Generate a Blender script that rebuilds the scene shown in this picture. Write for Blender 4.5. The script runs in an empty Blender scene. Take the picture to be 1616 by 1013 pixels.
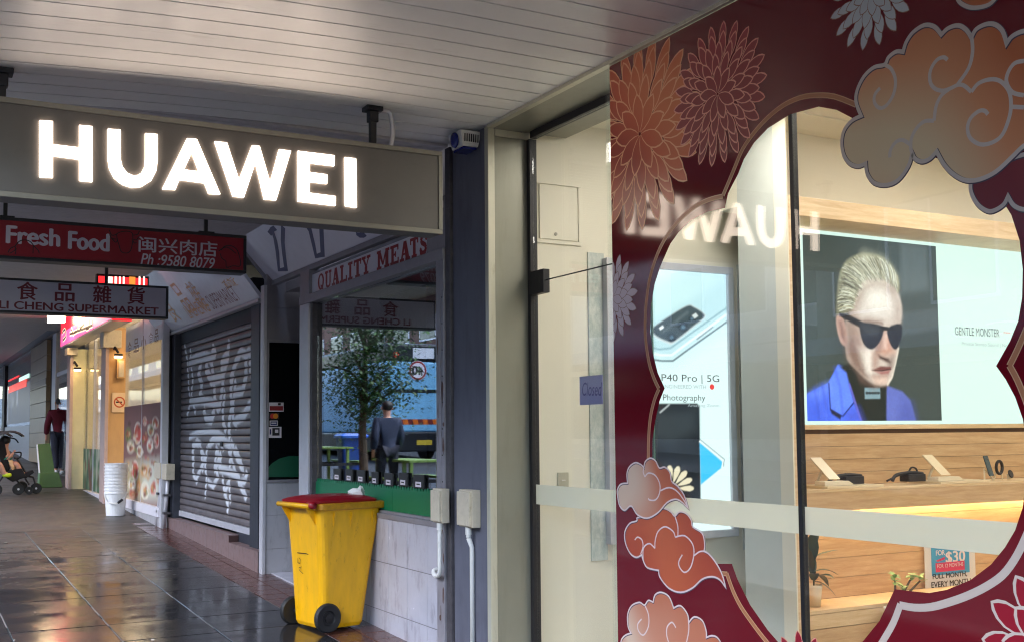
import bpy, bmesh, math, random
import numpy as np
from mathutils import Vector, Matrix
rnd = random.Random(7)
scene = bpy.context.scene
COL = scene.collection

# ------------------------------------------------------------------ camera
F, YAW, PITCH, ROLL, CPY = 1755.2, .50504, .06891, -.008576, 560.4
EYE = Vector((-3.5, 0, 1.59))
def _axes():
    cy, sy, cp, sp = math.cos(YAW), math.sin(YAW), math.cos(PITCH), math.sin(PITCH)
    fwd = Vector((sy*cp, cy*cp, sp)); right = Vector((cy, -sy, 0)); up = right.cross(fwd)
    c, s = math.cos(ROLL), math.sin(ROLL)
    return c*right+s*up, -s*right+c*up, fwd
RT, UP, FW = _axes()
cam_data = bpy.data.cameras.new('camera'); cam = bpy.data.objects.new('camera', cam_data); COL.objects.link(cam)
m4 = Matrix((RT, UP, -FW)).transposed().to_4x4(); m4.translation = EYE
cam.matrix_world = m4
cam_data.sensor_fit = 'HORIZONTAL'; cam_data.sensor_width = 36; cam_data.lens = 36*F/1616
cam_data.shift_y = (CPY-506.5)/1616
cam_data.clip_start = .05; cam_data.clip_end = 2000
scene.camera = cam

# ------------------------------------------------------------------ light
world = bpy.data.worlds.new('World'); scene.world = world; world.use_nodes = True
wn = world.node_tree.nodes; wl = world.node_tree.links
sky = wn.new('ShaderNodeTexSky'); sky.sky_type = 'NISHITA'; sky.sun_disc = False
SUN_EL, SUN_ROT = math.radians(52), math.radians(250)
sky.sun_elevation = SUN_EL; sky.sun_rotation = SUN_ROT; sky.dust_density = 1.0; sky.air_density = 1.0
bg = wn['Background']; bg.inputs[1].default_value = .15
wl.new(sky.outputs[0], bg.inputs[0])
sd = bpy.data.lights.new('sun', 'SUN'); sd.energy = 1.5; sd.angle = math.radians(60); sd.color = (.95, .97, 1)
sun = bpy.data.objects.new('sun', sd); COL.objects.link(sun)
sdir = Vector((math.sin(SUN_ROT)*math.cos(SUN_EL), math.cos(SUN_ROT)*math.cos(SUN_EL), math.sin(SUN_EL)))
sun.rotation_euler = (-sdir).to_track_quat('-Z', 'Y').to_euler(); sun.location = (-20, 10, 30)
vs = scene.view_settings; vs.view_transform = 'Standard'; vs.look = 'None'; vs.gamma = 1; vs.exposure = 2.7
vs.use_curve_mapping = False
scene.cycles.max_bounces = 10; scene.cycles.transparent_max_bounces = 16; scene.cycles.glossy_bounces = 5
scene.cycles.caustics_reflective = False; scene.cycles.use_denoising = True
scene.cycles.sample_clamp_indirect = 6; scene.cycles.filter_width = 1.15

# ------------------------------------------------------------------ helpers
def P(px, py, pl='X', c=0.0):
    """a photo point carried onto a real plane of the place"""
    r = RT*((px-808)/F) - UP*((py-CPY)/F) + FW
    if isinstance(pl, tuple):
        p0, n = pl; t = (p0-EYE).dot(n)/r.dot(n)
    else:
        i = 'XYZ'.index(pl); t = (c-EYE[i])/r[i]
    return EYE + r*t
SL = .036
def gz(y): return SL*(y-7.9)
def G(px, py, h=0):
    return P(px, py, (Vector((0, 7.9, h)), Vector((0, -SL, 1))))
def PR(px, py, c):
    """a point seen mirrored in the facade plane X=0"""
    p = P(px, py, 'X', c); return Vector((-p.x, p.y, p.z))
def lin(c):
    return tuple((v/12.92 if v <= .04045 else ((v+.055)/1.055)**2.4) for v in (q/255 for q in c))

class MB:
    def __init__(s): s.v = []; s.f = []; s.col = None
    def add(s, vs_, fs):
        n = len(s.v); s.v += [tuple(v) for v in vs_]; s.f += [tuple(i+n for i in f) for f in fs]; return s
    def box(s, x0, x1, y0, y1, z0, z1):
        return s.add([(x, y, z) for z in (z0, z1) for y in (y0, y1) for x in (x0, x1)],
                     [(0, 2, 3, 1), (4, 5, 7, 6), (0, 1, 5, 4), (2, 6, 7, 3), (0, 4, 6, 2), (1, 3, 7, 5)])
    def obox(s, c, ax, ay, az):
        c, ax, ay, az = map(Vector, (c, ax, ay, az))
        return s.add([c+ax*i+ay*j+az*k for k in (-1, 1) for j in (-1, 1) for i in (-1, 1)],
                     [(0, 2, 3, 1), (4, 5, 7, 6), (0, 1, 5, 4), (2, 6, 7, 3), (0, 4, 6, 2), (1, 3, 7, 5)])
    def poly(s, pts): return s.add(pts, [tuple(range(len(pts)))])
    def prism(s, pts, d):
        d = Vector(d); n = len(pts); a = [Vector(p) for p in pts]
        return s.add(a+[p+d for p in a], [tuple(range(n)), tuple(range(2*n-1, n-1, -1))] +
                     [(i, i+n, (i+1) % n+n, (i+1) % n) for i in range(n)])
    def tube(s, pts, r, n=8, cap=True):
        pts = [Vector(p) for p in pts]; rs = r if isinstance(r, (list, tuple)) else [r]*len(pts)
        base = len(s.v); prev = None
        for i, p in enumerate(pts):
            t = (pts[min(i+1, len(pts)-1)]-pts[max(i-1, 0)]).normalized()
            if prev is None: u = t.orthogonal().normalized()
            else: u = (prev - t*prev.dot(t)).normalized()
            prev = u; w = t.cross(u)
            s.v += [tuple(p+(u*math.cos(2*math.pi*k/n)+w*math.sin(2*math.pi*k/n))*rs[i]) for k in range(n)]
        for i in range(len(pts)-1):
            for k in range(n):
                a, b = base+i*n+k, base+i*n+(k+1) % n
                s.f.append((a, b, b+n, a+n))
        if cap:
            s.f.append(tuple(base+k for k in reversed(range(n)))); s.f.append(tuple(base+(len(pts)-1)*n+k for k in range(n)))
        return s
    def lathe(s, prof, c, n=20, ax=(0, 0, 1)):
        c = Vector(c); a = Vector(ax).normalized(); u = a.orthogonal().normalized(); w = a.cross(u); base = len(s.v)
        for r, h in prof:
            s.v += [tuple(c+a*h+(u*math.cos(2*math.pi*k/n)+w*math.sin(2*math.pi*k/n))*max(r, 1e-4)) for k in range(n)]
        for i in range(len(prof)-1):
            for k in range(n):
                A, B = base+i*n+k, base+i*n+(k+1) % n
                s.f.append((A, B, B+n, A+n))
        s.f.append(tuple(base+k for k in reversed(range(n)))); s.f.append(tuple(base+(len(prof)-1)*n+k for k in range(n)))
        return s
    def ball(s, c, rx, ry, rz, n=12, m=8):
        c = Vector(c); base = len(s.v)
        for i in range(m+1):
            a = math.pi*i/m
            for k in range(n):
                b = 2*math.pi*k/n
                s.v.append((c.x+rx*math.sin(a)*math.cos(b), c.y+ry*math.sin(a)*math.sin(b), c.z-rz*math.cos(a)))
        for i in range(m):
            for k in range(n):
                A, B = base+i*n+k, base+i*n+(k+1) % n
                s.f.append((A, B, B+n, A+n))
        return s
    def ribbon(s, pts, w, nrm, closed=False):
        pts = [Vector(p) for p in pts]; nrm = Vector(nrm); n = len(pts); base = len(s.v)
        for i, p in enumerate(pts):
            a = pts[(i-1) % n] if (closed or i > 0) else p; b = pts[(i+1) % n] if (closed or i < n-1) else p
            d1 = (p-a).normalized() if (p-a).length > 1e-7 else (b-p).normalized()
            d2 = (b-p).normalized() if (b-p).length > 1e-7 else d1
            q1, q2 = nrm.cross(d1), nrm.cross(d2); q = q1+q2
            q = q.normalized() if q.length > 1e-4 else q1
            k = min(1/max(q.dot(q1), .35), 2.2)
            ww = w[i] if isinstance(w, (list, tuple)) else w
            s.v += [tuple(p+q*ww*.5*k), tuple(p-q*ww*.5*k)]
        for i in range(n if closed else n-1):
            j = (i+1) % n
            s.f.append((base+2*i, base+2*i+1, base+2*j+1, base+2*j))
        return s
    def mesh(s, name, smooth=False):
        me = bpy.data.meshes.new(name); me.from_pydata(s.v, [], s.f); me.validate()
        if smooth: me.polygons.foreach_set('use_smooth', [True]*len(me.polygons))
        return me
    def build(s, name, m, parent=None, bev=0, smooth=False, seg=2, fix=True):
        me = s.mesh(name, smooth)
        bm = bmesh.new(); bm.from_mesh(me)
        if fix: bmesh.ops.recalc_face_normals(bm, faces=bm.faces)
        if bev:
            bmesh.ops.remove_doubles(bm, verts=bm.verts, dist=1e-5)
            es = [e for e in bm.edges if len(e.link_faces) == 2 and e.calc_face_angle(0) > .5]
            bmesh.ops.bevel(bm, geom=es, offset=bev, segments=seg, affect='EDGES', profile=.6, clamp_overlap=True)
        bm.to_mesh(me); bm.free()
        return link(name, me, m, parent)
def link(name, me, m, parent=None):
    o = bpy.data.objects.new(name, me); COL.objects.link(o)
    if m is not None and not me.materials: me.materials.append(m)
    if parent is not None: attach(o, parent)
    return o
def wloc(o):
    v = Vector(o.location)
    while o.parent: v = v + o.matrix_parent_inverse.translation; o = o.parent; v = v + Vector(o.location)
    return v
def attach(o, parent):
    o.parent = parent; o.matrix_parent_inverse = Matrix.Translation(-wloc(parent))
def thing(name, label, cat, loc=(0, 0, 0), group=None):
    o = bpy.data.objects.new(name, None); COL.objects.link(o); o.location = loc; o.empty_display_size = .1
    o['label'] = label; o['category'] = cat
    if group: o['group'] = group
    return o
def tag(o, label, cat, group=None):
    o['label'] = label; o['category'] = cat
    if group: o['group'] = group
    return o
def struct(o): o['kind'] = 'structure'; return o
def dup(o, off, label=None, parent=None):
    c = o.copy(); COL.objects.link(c)
    if parent is None: c.location = Vector(o.location)+Vector(off)
    else: c.parent = parent
    if label: c['label'] = label
    for ch in list(o.children): dup(ch, (0, 0, 0), None, c)
    return c
def cat_rom(pts, k=6, closed=False):
    pts = [Vector(p) for p in pts]; n = len(pts); out = []
    rng = range(n if closed else n-1)
    for i in rng:
        p0 = pts[(i-1) % n] if closed or i > 0 else pts[i]; p1 = pts[i]; p2 = pts[(i+1) % n]
        p3 = pts[(i+2) % n] if closed or i+2 < n else p2
        for t in range(k):
            t /= k
            out.append(.5*((2*p1)+(p2-p0)*t+(2*p0-5*p1+4*p2-p3)*t*t+(3*p1-p0-3*p2+p3)*t**3))
    if not closed: out.append(pts[-1])
    return out
def fill_mesh(name, loops, plane, c, smooth_n=0):
    """flat shape with holes lying in plane X=c or Y=c, loops of 3D points"""
    cu = bpy.data.curves.new(name, 'CURVE'); cu.dimensions = '2D'; cu.fill_mode = 'BOTH'
    for lp in loops:
        sp = cu.splines.new('POLY'); sp.points.add(len(lp)-1); sp.use_cyclic_u = True
        for q, p in zip(sp.points, lp):
            q.co = ((-p[1] if plane == 'X' else p[0]), p[2], 0, 1)
    o = bpy.data.objects.new(name, cu); me = bpy.data.meshes.new_from_object(o)
    bpy.data.objects.remove(o); bpy.data.curves.remove(cu)
    co = np.zeros(len(me.vertices)*3); me.vertices.foreach_get('co', co); co = co.reshape(-1, 3)
    w = np.empty_like(co)
    if plane == 'X': w[:, 0] = c; w[:, 1] = -co[:, 0]; w[:, 2] = co[:, 1]
    else: w[:, 0] = co[:, 0]; w[:, 1] = c; w[:, 2] = co[:, 1]
    me.vertices.foreach_set('co', w.ravel()); me.update()
    return me
def text_mesh(txt, bold=0.0, ext=0.0, shear=0.0):
    cu = bpy.data.curves.new('lettering', 'FONT'); cu.body = txt; cu.size = 1; cu.offset = bold; cu.extrude = ext; cu.shear = shear
    cu.resolution_u = 4
    o = bpy.data.objects.new('lettering', cu); me = bpy.data.meshes.new_from_object(o)
    bpy.data.objects.remove(o); bpy.data.curves.remove(cu); return me
def text_on(name, txt, p00, p10, p01, nrm, m, parent=None, bold=0.0, ext=0.0, shear=0.0, fitw=True, depth=.004, heavy=0.):
    """lettering fitted to the parallelogram p00 (lower left), p10 (lower right), p01 (upper left)"""
    me = text_mesh(txt, bold, ext, shear)
    n = len(me.vertices); co = np.zeros(n*3); me.vertices.foreach_get('co', co); co = co.reshape(-1, 3)
    lo, hi = co.min(0), co.max(0)
    p00, p10, p01, nrm = map(lambda v: np.array(v, float), (p00, p10, p01, nrm))
    h = max(hi[1]-lo[1], 1e-6); w = max(hi[0]-lo[0], 1e-6)
    u = (co[:, 0]-lo[0])/w; v = (co[:, 1]-lo[1])/h
    zz = co[:, 2]-lo[2]
    if hi[2]-lo[2] > 1e-6: zz = zz/(hi[2]-lo[2])
    out = p00+np.outer(u, p10-p00)+np.outer(v, p01-p00)+np.outer(zz*depth+.0012, nrm)
    me.vertices.foreach_set('co', out.ravel()); me.update()
    if heavy:
        ev = (p01-p00); eu = (p10-p00); eu = eu/np.linalg.norm(eu)*np.linalg.norm(ev)
        bm = bmesh.new()
        for q, (du, dv) in enumerate(((0, 0), (heavy, 0), (-heavy, 0), (0, heavy*.5), (0, -heavy*.5))):
            k = len(bm.verts); bm.from_mesh(me); bm.verts.ensure_lookup_table()
            d = Vector(eu*du+ev*dv+nrm*q*.00006)
            for v in bm.verts[k:]: v.co += d
        bm.to_mesh(me); bm.free()
    return link(name, me, m, parent)

# ------------------------------------------------------------------ materials
def nodes(name):
    m = bpy.data.materials.new(name); m.use_nodes = True
    return m, m.node_tree.nodes, m.node_tree.links, m.node_tree.nodes['Principled BSDF']
def mat(name, c, rough=.5, metal=0., var=.0, vs_=8., bump=0., bs=60., spec=.5, rvar=0., srgb=True, stretch=None, coat=0.):
    m, n, l, b = nodes(name)
    col = lin(c) if srgb else c
    b.inputs['Base Color'].default_value = (*col, 1); b.inputs['Roughness'].default_value = rough
    b.inputs['Metallic'].default_value = metal; b.inputs['Specular IOR Level'].default_value = spec
    b.inputs['Coat Weight'].default_value = coat
    tc = n.new('ShaderNodeTexCoord'); src = tc.outputs['Object']
    if stretch:
        mp = n.new('ShaderNodeMapping'); mp.inputs['Scale'].default_value = stretch; l.new(src, mp.inputs[0]); src = mp.outputs[0]
    if var or rvar:
        t = n.new('ShaderNodeTexNoise'); t.inputs['Scale'].default_value = vs_; t.inputs['Detail'].default_value = 6
        t.inputs['Roughness'].default_value = .65; l.new(src, t.inputs['Vector'])
        if var:
            r = n.new('ShaderNodeMapRange'); r.inputs[1].default_value = .25; r.inputs[2].default_value = .75
            r.inputs[3].default_value = 1-var; r.inputs[4].default_value = 1+var*.6; l.new(t.outputs[0], r.inputs[0])
            mx = n.new('ShaderNodeVectorMath'); mx.operation = 'SCALE'; mx.inputs[0].default_value = col
            l.new(r.outputs[0], mx.inputs['Scale']); l.new(mx.outputs[0], b.inputs['Base Color'])
        if rvar:
            r = n.new('ShaderNodeMapRange'); r.inputs[1].default_value = .3; r.inputs[2].default_value = .7
            r.inputs[3].default_value = max(rough-rvar, .02); r.inputs[4].default_value = rough+rvar
            l.new(t.outputs[0], r.inputs[0]); l.new(r.outputs[0], b.inputs['Roughness'])
    if bump:
        t2 = n.new('ShaderNodeTexNoise'); t2.inputs['Scale'].default_value = bs; t2.inputs['Detail'].default_value = 4
        l.new(src, t2.inputs['Vector'])
        bp = n.new('ShaderNodeBump'); bp.inputs['Strength'].default_value = bump; bp.inputs['Distance'].default_value = .01
        l.new(t2.outputs[0], bp.inputs['Height']); l.new(bp.outputs[0], b.inputs['Normal'])
    return m
def emit(name, c, s=1., base=None):
    m, n, l, b = nodes(name)
    b.inputs['Base Color'].default_value = (*(base or lin(c)), 1); b.inputs['Roughness'].default_value = .4
    b.inputs['Emission Color'].default_value = (*lin(c), 1); b.inputs['Emission Strength'].default_value = s
    return m
def vcol_mat(name, es=0., rough=.4, base=True):
    """print whose inks come from the colour attribute; backlit when es > 0"""
    m, n, l, b = nodes(name)
    a = n.new('ShaderNodeVertexColor'); a.layer_name = 'ink'
    if es: 
        l.new(a.outputs[0], b.inputs['Emission Color']); b.inputs['Emission Strength'].default_value = es
        b.inputs['Base Color'].default_value = (.02, .02, .02, 1); b.inputs['Specular IOR Level'].default_value = .12
    else: l.new(a.outputs[0], b.inputs['Base Color'])
    b.inputs['Roughness'].default_value = rough
    return m
def glass(name, tint=(.97, .985, .98), gain=1.0, rough=0.0):
    m, n, l, b = nodes(name); n.remove(b); out = n['Material Output']
    tr = n.new('ShaderNodeBsdfTransparent'); tr.inputs[0].default_value = (*tint, 1)
    gl = n.new('ShaderNodeBsdfGlossy'); gl.inputs['Roughness'].default_value = rough; gl.inputs[0].default_value = (1, 1, 1, 1)
    fr = n.new('ShaderNodeFresnel'); ge = n.new('ShaderNodeNewGeometry'); ir = n.new('ShaderNodeMapRange')
    ir.inputs[3].default_value = 1.5; ir.inputs[4].default_value = 1/1.5              # thin pane: same reflectance leaving as entering
    l.new(ge.outputs['Backfacing'], ir.inputs[0]); l.new(ir.outputs[0], fr.inputs[0])
    mu = n.new('ShaderNodeMath'); mu.operation = 'MULTIPLY'; mu.inputs[1].default_value = gain; mu.use_clamp = True
    mx = n.new('ShaderNodeMixShader'); l.new(fr.outputs[0], mu.inputs[0]); l.new(mu.outputs[0], mx.inputs[0])
    l.new(tr.outputs[0], mx.inputs[1]); l.new(gl.outputs[0], mx.inputs[2]); l.new(mx.outputs[0], out.inputs[0])
    return m
def wood(name, c1, c2, rough=.45, sc=(1.2, 1.2, 14)):
    m, n, l, b = nodes(name)
    tc = n.new('ShaderNodeTexCoord'); mp = n.new('ShaderNodeMapping'); mp.inputs['Scale'].default_value = sc
    l.new(tc.outputs['Object'], mp.inputs[0])
    t = n.new('ShaderNodeTexNoise'); t.inputs['Scale'].default_value = 2.4; t.inputs['Detail'].default_value = 8; t.inputs['Distortion'].default_value = .6
    l.new(mp.outputs[0], t.inputs['Vector'])
    t3 = n.new('ShaderNodeTexNoise'); t3.inputs['Scale'].default_value = 14; t3.inputs['Detail'].default_value = 5
    l.new(mp.outputs[0], t3.inputs['Vector'])
    ad = n.new('ShaderNodeMath'); ad.operation = 'MULTIPLY_ADD'; ad.inputs[1].default_value = .35; l.new(t3.outputs[0], ad.inputs[0]); l.new(t.outputs[0], ad.inputs[2])
    cr = n.new('ShaderNodeValToRGB'); cr.color_ramp.elements[0].position = .48; cr.color_ramp.elements[1].position = .9
    cr.color_ramp.elements[0].color = (*lin(c1), 1); cr.color_ramp.elements[1].color = (*lin(c2), 1)
    l.new(ad.outputs[0], cr.inputs[0]); l.new(cr.outputs[0], b.inputs['Base Color']); b.inputs['Roughness'].default_value = rough
    return m
def paver_mat():
    m, n, l, b = nodes('wet_granite')
    geo = n.new('ShaderNodeNewGeometry'); pos = geo.outputs['Position']
    oi = n.new('ShaderNodeObjectInfo')
    sp = n.new('ShaderNodeTexNoise'); sp.inputs['Scale'].default_value = 130; sp.inputs['Detail'].default_value = 3; l.new(pos, sp.inputs['Vector'])
    big = n.new('ShaderNodeTexNoise'); big.inputs['Scale'].default_value = 2.2; big.inputs['Detail'].default_value = 7; big.inputs['Roughness'].default_value = .62
    mp = n.new('ShaderNodeMapping'); mp.inputs['Scale'].default_value = (.8, 1.5, 1); l.new(pos, mp.inputs[0]); l.new(mp.outputs[0], big.inputs['Vector'])
    cr = n.new('ShaderNodeValToRGB'); e = cr.color_ramp.elements
    e[0].position = .42; e[0].color = (.007, .0068, .008, 1); e[1].position = .72; e[1].color = (.040, .039, .043, 1); l.new(sp.outputs[0], cr.inputs[0])
    # dry, paler stone further along where the wet runs out
    sx = n.new('ShaderNodeSeparateXYZ'); l.new(pos, sx.inputs[0])
    dm = n.new('ShaderNodeMath'); dm.operation = 'MULTIPLY_ADD'; dm.inputs[1].default_value = 5.; l.new(big.outputs[0], dm.inputs[0]); l.new(sx.outputs[1], dm.inputs[2])
    dr = n.new('ShaderNodeMapRange'); dr.interpolation_type = 'SMOOTHSTEP'; dr.inputs[1].default_value = 13.5; dr.inputs[2].default_value = 19.5; l.new(dm.outputs[0], dr.inputs[0])
    mx = n.new('ShaderNodeMixRGB'); mx.inputs[2].default_value = (.046, .041, .038, 1); l.new(dr.outputs[0], mx.inputs[0]); l.new(cr.outputs[0], mx.inputs[1])
    sc_ = n.new('ShaderNodeVectorMath'); sc_.operation = 'SCALE'; l.new(mx.outputs[0], sc_.inputs[0])
    ov = n.new('ShaderNodeMapRange'); ov.inputs[3].default_value = .8; ov.inputs[4].default_value = 1.2; l.new(oi.outputs['Random'], ov.inputs[0]); l.new(ov.outputs[0], sc_.inputs['Scale'])
    l.new(sc_.outputs[0], b.inputs['Base Color'])
    rr = n.new('ShaderNodeMapRange'); rr.inputs[1].default_value = .32; rr.inputs[2].default_value = .68; rr.inputs[3].default_value = .05; rr.inputs[4].default_value = .24; l.new(big.outputs[0], rr.inputs[0])
    r2 = n.new('ShaderNodeMath'); r2.operation = 'MULTIPLY_ADD'; r2.inputs[1].default_value = .32; l.new(dr.outputs[0], r2.inputs[0]); l.new(rr.outputs[0], r2.inputs[2])
    l.new(r2.outputs[0], b.inputs['Roughness'])
    bp = n.new('ShaderNodeBump'); bp.inputs['Strength'].default_value = .16; bp.inputs['Distance'].default_value = .003
    bn = n.new('ShaderNodeTexNoise'); bn.inputs['Scale'].default_value = 26; bn.inputs['Detail'].default_value = 5; l.new(pos, bn.inputs['Vector'])
    l.new(bn.outputs[0], bp.inputs['Height']); l.new(bp.outputs[0], b.inputs['Normal'])
    return m
K = dict(
 paver=paver_mat(), grout=mat('grout', (70, 66, 64), .5, var=.3, vs_=20), grout_pale=mat('pale_grout', (92, 88, 88), .5, var=.3),
 redtile=mat('wet_red_tile', (84, 52, 46), .22, var=.35, vs_=14, rvar=.12, bump=.15, bs=40),
 steptile=mat('step_tile', (128, 104, 102), .4, var=.18, vs_=9, rvar=.1),
 asphalt=mat('asphalt', (62, 62, 64), .5, var=.3, vs_=12, bump=.3, bs=200), kerb=mat('kerb_stone', (130, 128, 124), .6, var=.2),
 soffit=mat('soffit_paint', (240, 240, 238), .36, var=.09, vs_=1.6, rvar=.08), gap=mat('board_gap', (34, 32, 30), .8),
 corr=mat('corrugated_soffit', (196, 192, 196), .5, var=.12), darksteel=mat('dark_steel', (38, 36, 40), .5, .3, var=.3, vs_=25),
 signface=mat('sign_face', (96, 92, 88), .45, .25, var=.06, vs_=5), signframe=mat('sign_frame', (128, 124, 114), .42, .35, var=.08), signback=mat('sign_body', (92, 90, 92), .5, .2, var=.1),
 letter=emit('lit_letter', (255, 232, 212), 1.55),
 navy=mat('navy_render', (96, 97, 110), .62, var=.12, vs_=3.5, bump=.12, bs=150), jamb=mat('jamb_aluminium', (140, 138, 124), .4, .3, var=.10, vs_=2), jambl=mat('trim_aluminium', (190, 186, 168), .35, .3, var=.05),
 black=mat('black_rubber', (20, 18, 20), .45), wallw=mat('shop_wall_paint', (228, 222, 204), .6, var=.03, vs_=1.5), wall_shade=mat('shop_wall_shaded', (196, 200, 194), .6, var=.04),
 mottled=None, floor_in=mat('shop_floor', (198, 190, 176), .3, var=.06),
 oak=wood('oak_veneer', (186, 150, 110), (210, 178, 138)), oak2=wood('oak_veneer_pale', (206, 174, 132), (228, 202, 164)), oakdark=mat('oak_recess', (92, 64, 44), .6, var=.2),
 vinyl=mat('maroon_film', (108, 12, 24), .075, var=.05, vs_=1.2, spec=.5), frost=None,
 white=mat('white_plastic', (224, 222, 218), .45, var=.06), cream=mat('cream_plastic', (206, 194, 172), .45, var=.1, vs_=20), blue=mat('blue_lens', (22, 34, 120), .2),
 alu=mat('old_aluminium', (150, 146, 152), .5, .35, var=.28, vs_=9, rvar=.15, bump=.1, bs=40), alulight=mat('pale_aluminium', (202, 200, 206), .45, .3, var=.1, vs_=6), grimy=mat('grimy_steel', (84, 80, 84), .55, .3, var=.4, vs_=14, bump=.2, bs=60),
 tile=mat('white_wall_tile', (182, 181, 192), .22, var=.12, vs_=3, rvar=.06), tilegrey=mat('grey_wall_tile', (176, 174, 178), .35, var=.08, vs_=5), panel=mat('grey_panel', (140, 136, 142), .5, var=.1, vs_=4),
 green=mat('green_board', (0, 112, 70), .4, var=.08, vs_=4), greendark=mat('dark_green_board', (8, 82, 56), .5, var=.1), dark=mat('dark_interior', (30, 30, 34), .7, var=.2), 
 signwhite=mat('sign_white', (226, 222, 230), .3, var=.07, vs_=4), redletter=mat('red_lettering', (150, 30, 34), .4, var=.2, vs_=30), navyl=mat('navy_lettering', (24, 26, 92), .4),
 yellow=mat('yellow_plastic', (226, 166, 5), .38, var=.16, vs_=7, rvar=.12, stretch=(2.2, 2.2, .6), bump=.06, bs=90), yellowdirt=mat('scuffed_yellow', (190, 134, 14), .5, var=.35, vs_=24), redlid=mat('red_lid', (142, 14, 30), .38, var=.12, vs_=9), tyre=mat('tyre', (20, 20, 22), .6, var=.2, vs_=30),
 ink=mat('black_marker', (40, 34, 20), .6), shutframe=mat('shutter_channel', (58, 60, 70), .5, .3, var=.3, vs_=10, bump=.15), shutdark=mat('shutter_box', (34, 33, 38), .6, var=.2),
 redsign=mat('red_sign', (160, 18, 36), .4, var=.1, vs_=3), blackline=mat('black_print', (26, 12, 16), .5), whiteprint=mat('white_print', (226, 216, 222), .5), greysign=mat('grey_white_sign', (206, 202, 210), .45, var=.08, vs_=3), maroonl=mat('maroon_lettering', (120, 40, 46), .5, var=.1),
 orange=mat('ochre_tile', (206, 164, 112), .4, var=.16, vs_=5, stretch=(1, 1, .4)), orangel=mat('pale_ochre', (206, 200, 164), .45, var=.12, vs_=4), pinkedge=mat('pinkish_frame', (188, 164, 158), .5, var=.12),
 pail=mat('white_pail', (222, 222, 224), .35, var=.05), maroon=mat('maroon_cotton', (98, 16, 36), .85, var=.2, vs_=14, bump=.2, bs=120), denim=mat('dark_trousers', (34, 36, 52), .85, var=.2, vs_=16), skin=mat('skin', (206, 152, 128), .5), hair=mat('black_hair', (22, 18, 18), .5, bump=.4, bs=200), shoe=mat('white_shoe', (210, 210, 214), .5),
 limeshoe=mat('lime_shoe', (206, 226, 40), .5), fabric=mat('black_fabric', (26, 26, 30), .85, var=.3, vs_=20, bump=.2, bs=150), pinkcloth=mat('pink_cloth', (228, 176, 180), .85), beigecloth=mat('beige_cloth', (226, 196, 160), .85), teal=mat('teal_cloth', (40, 150, 130), .8), greenbox=mat('olive_green_plastic', (72, 104, 58), .45, var=.15, vs_=5),
 bluegrey=mat('blue_grey_fascia', (140, 150, 170), .5, var=.1), beige=mat('beige_tile', (158, 136, 106), .4, var=.14, vs_=3), brownline=mat('brown_tile', (86, 50, 40), .4), conc=mat('concrete', (150, 146, 140), .8, var=.15, vs_=2), plaster=mat('white_building', (210, 206, 198), .7, var=.08, vs_=1), winglass=mat('dark_window', (40, 48, 58), .08),
 bus=mat('bus_blue', (124, 184, 220), .3, var=.05), busdark=mat('bus_black', (24, 26, 32), .3), jacket=mat('navy_jacket', (34, 44, 70), .8, var=.2), tablegreen=mat('lime_table', (118, 148, 72), .5), bluebin=mat('blue_plastic', (22, 64, 150), .4, var=.1), bark=mat('bark', (92, 78, 64), .9, var=.3), leaf=mat('leaf', (58, 92, 40), .5, var=.4, vs_=3), leafdark=mat('dark_leaf', (44, 62, 40), .4, var=.3, vs_=10), leafpale=mat('pale_green_leaf', (150, 180, 104), .45, var=.3, vs_=18),
 pot=mat('cream_pot', (226, 214, 188), .5, var=.04), phone=mat('phone_cream', (222, 204, 172), .3), phoneback=mat('phone_slate', (60, 76, 84), .25), leather=mat('black_leather', (38, 32, 32), .5, var=.2), purple=mat('purple_paper', (176, 174, 222), .7, var=.06), paper=mat('paper', (214, 216, 222), .6), chrome=mat('satin_steel', (150, 148, 146), .3, .9),
)
def grime(m, col, sc, lo, hi, amt):
    n, l = m.node_tree.nodes, m.node_tree.links; b = n['Principled BSDF']; g = n.new('ShaderNodeNewGeometry')
    mp = n.new('ShaderNodeMapping'); mp.inputs['Scale'].default_value = sc; l.new(g.outputs['Position'], mp.inputs[0])
    t = n.new('ShaderNodeTexNoise'); t.inputs['Scale'].default_value = 1; t.inputs['Detail'].default_value = 9; t.inputs['Roughness'].default_value = .7; l.new(mp.outputs[0], t.inputs['Vector'])
    r = n.new('ShaderNodeMapRange'); r.inputs[1].default_value = lo; r.inputs[2].default_value = hi; r.inputs[3].default_value = 0; r.inputs[4].default_value = amt; l.new(t.outputs[0], r.inputs[0])
    mx = n.new('ShaderNodeMixRGB'); mx.inputs[2].default_value = (*lin(col), 1); l.new(r.outputs[0], mx.inputs[0])
    if b.inputs['Base Color'].links: l.new(b.inputs['Base Color'].links[0].from_socket, mx.inputs[1])
    else: mx.inputs[1].default_value = b.inputs['Base Color'].default_value
    l.new(mx.outputs[0], b.inputs['Base Color'])
grime(K['tile'], (96, 88, 84), (9, 9, 3.2), .54, .74, .55); grime(K['tilegrey'], (90, 84, 82), (9, 9, 3), .54, .76, .5)
grime(K['navy'], (58, 58, 66), (6, 6, 1.2), .5, .75, .5); grime(K['navy'], (150, 150, 156), (40, 40, 30), .68, .74, .5)
grime(K['jamb'], (104, 98, 84), (8, 8, 1.0), .5, .78, .4); grime(K['jambl'], (120, 112, 92), (20, 20, 4), .56, .76, .5)
grime(K['yellow'], (120, 84, 20), (22, 22, 9), .60, .72, .55); grime(K['yellow'], (70, 50, 24), (60, 60, 40), .68, .74, .7)
grime(K['redlid'], (60, 20, 22), (18, 18, 18), .56, .72, .5); grime(K['soffit'], (150, 140, 122), (2.2, 9, 1), .60, .78, .35)
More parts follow.
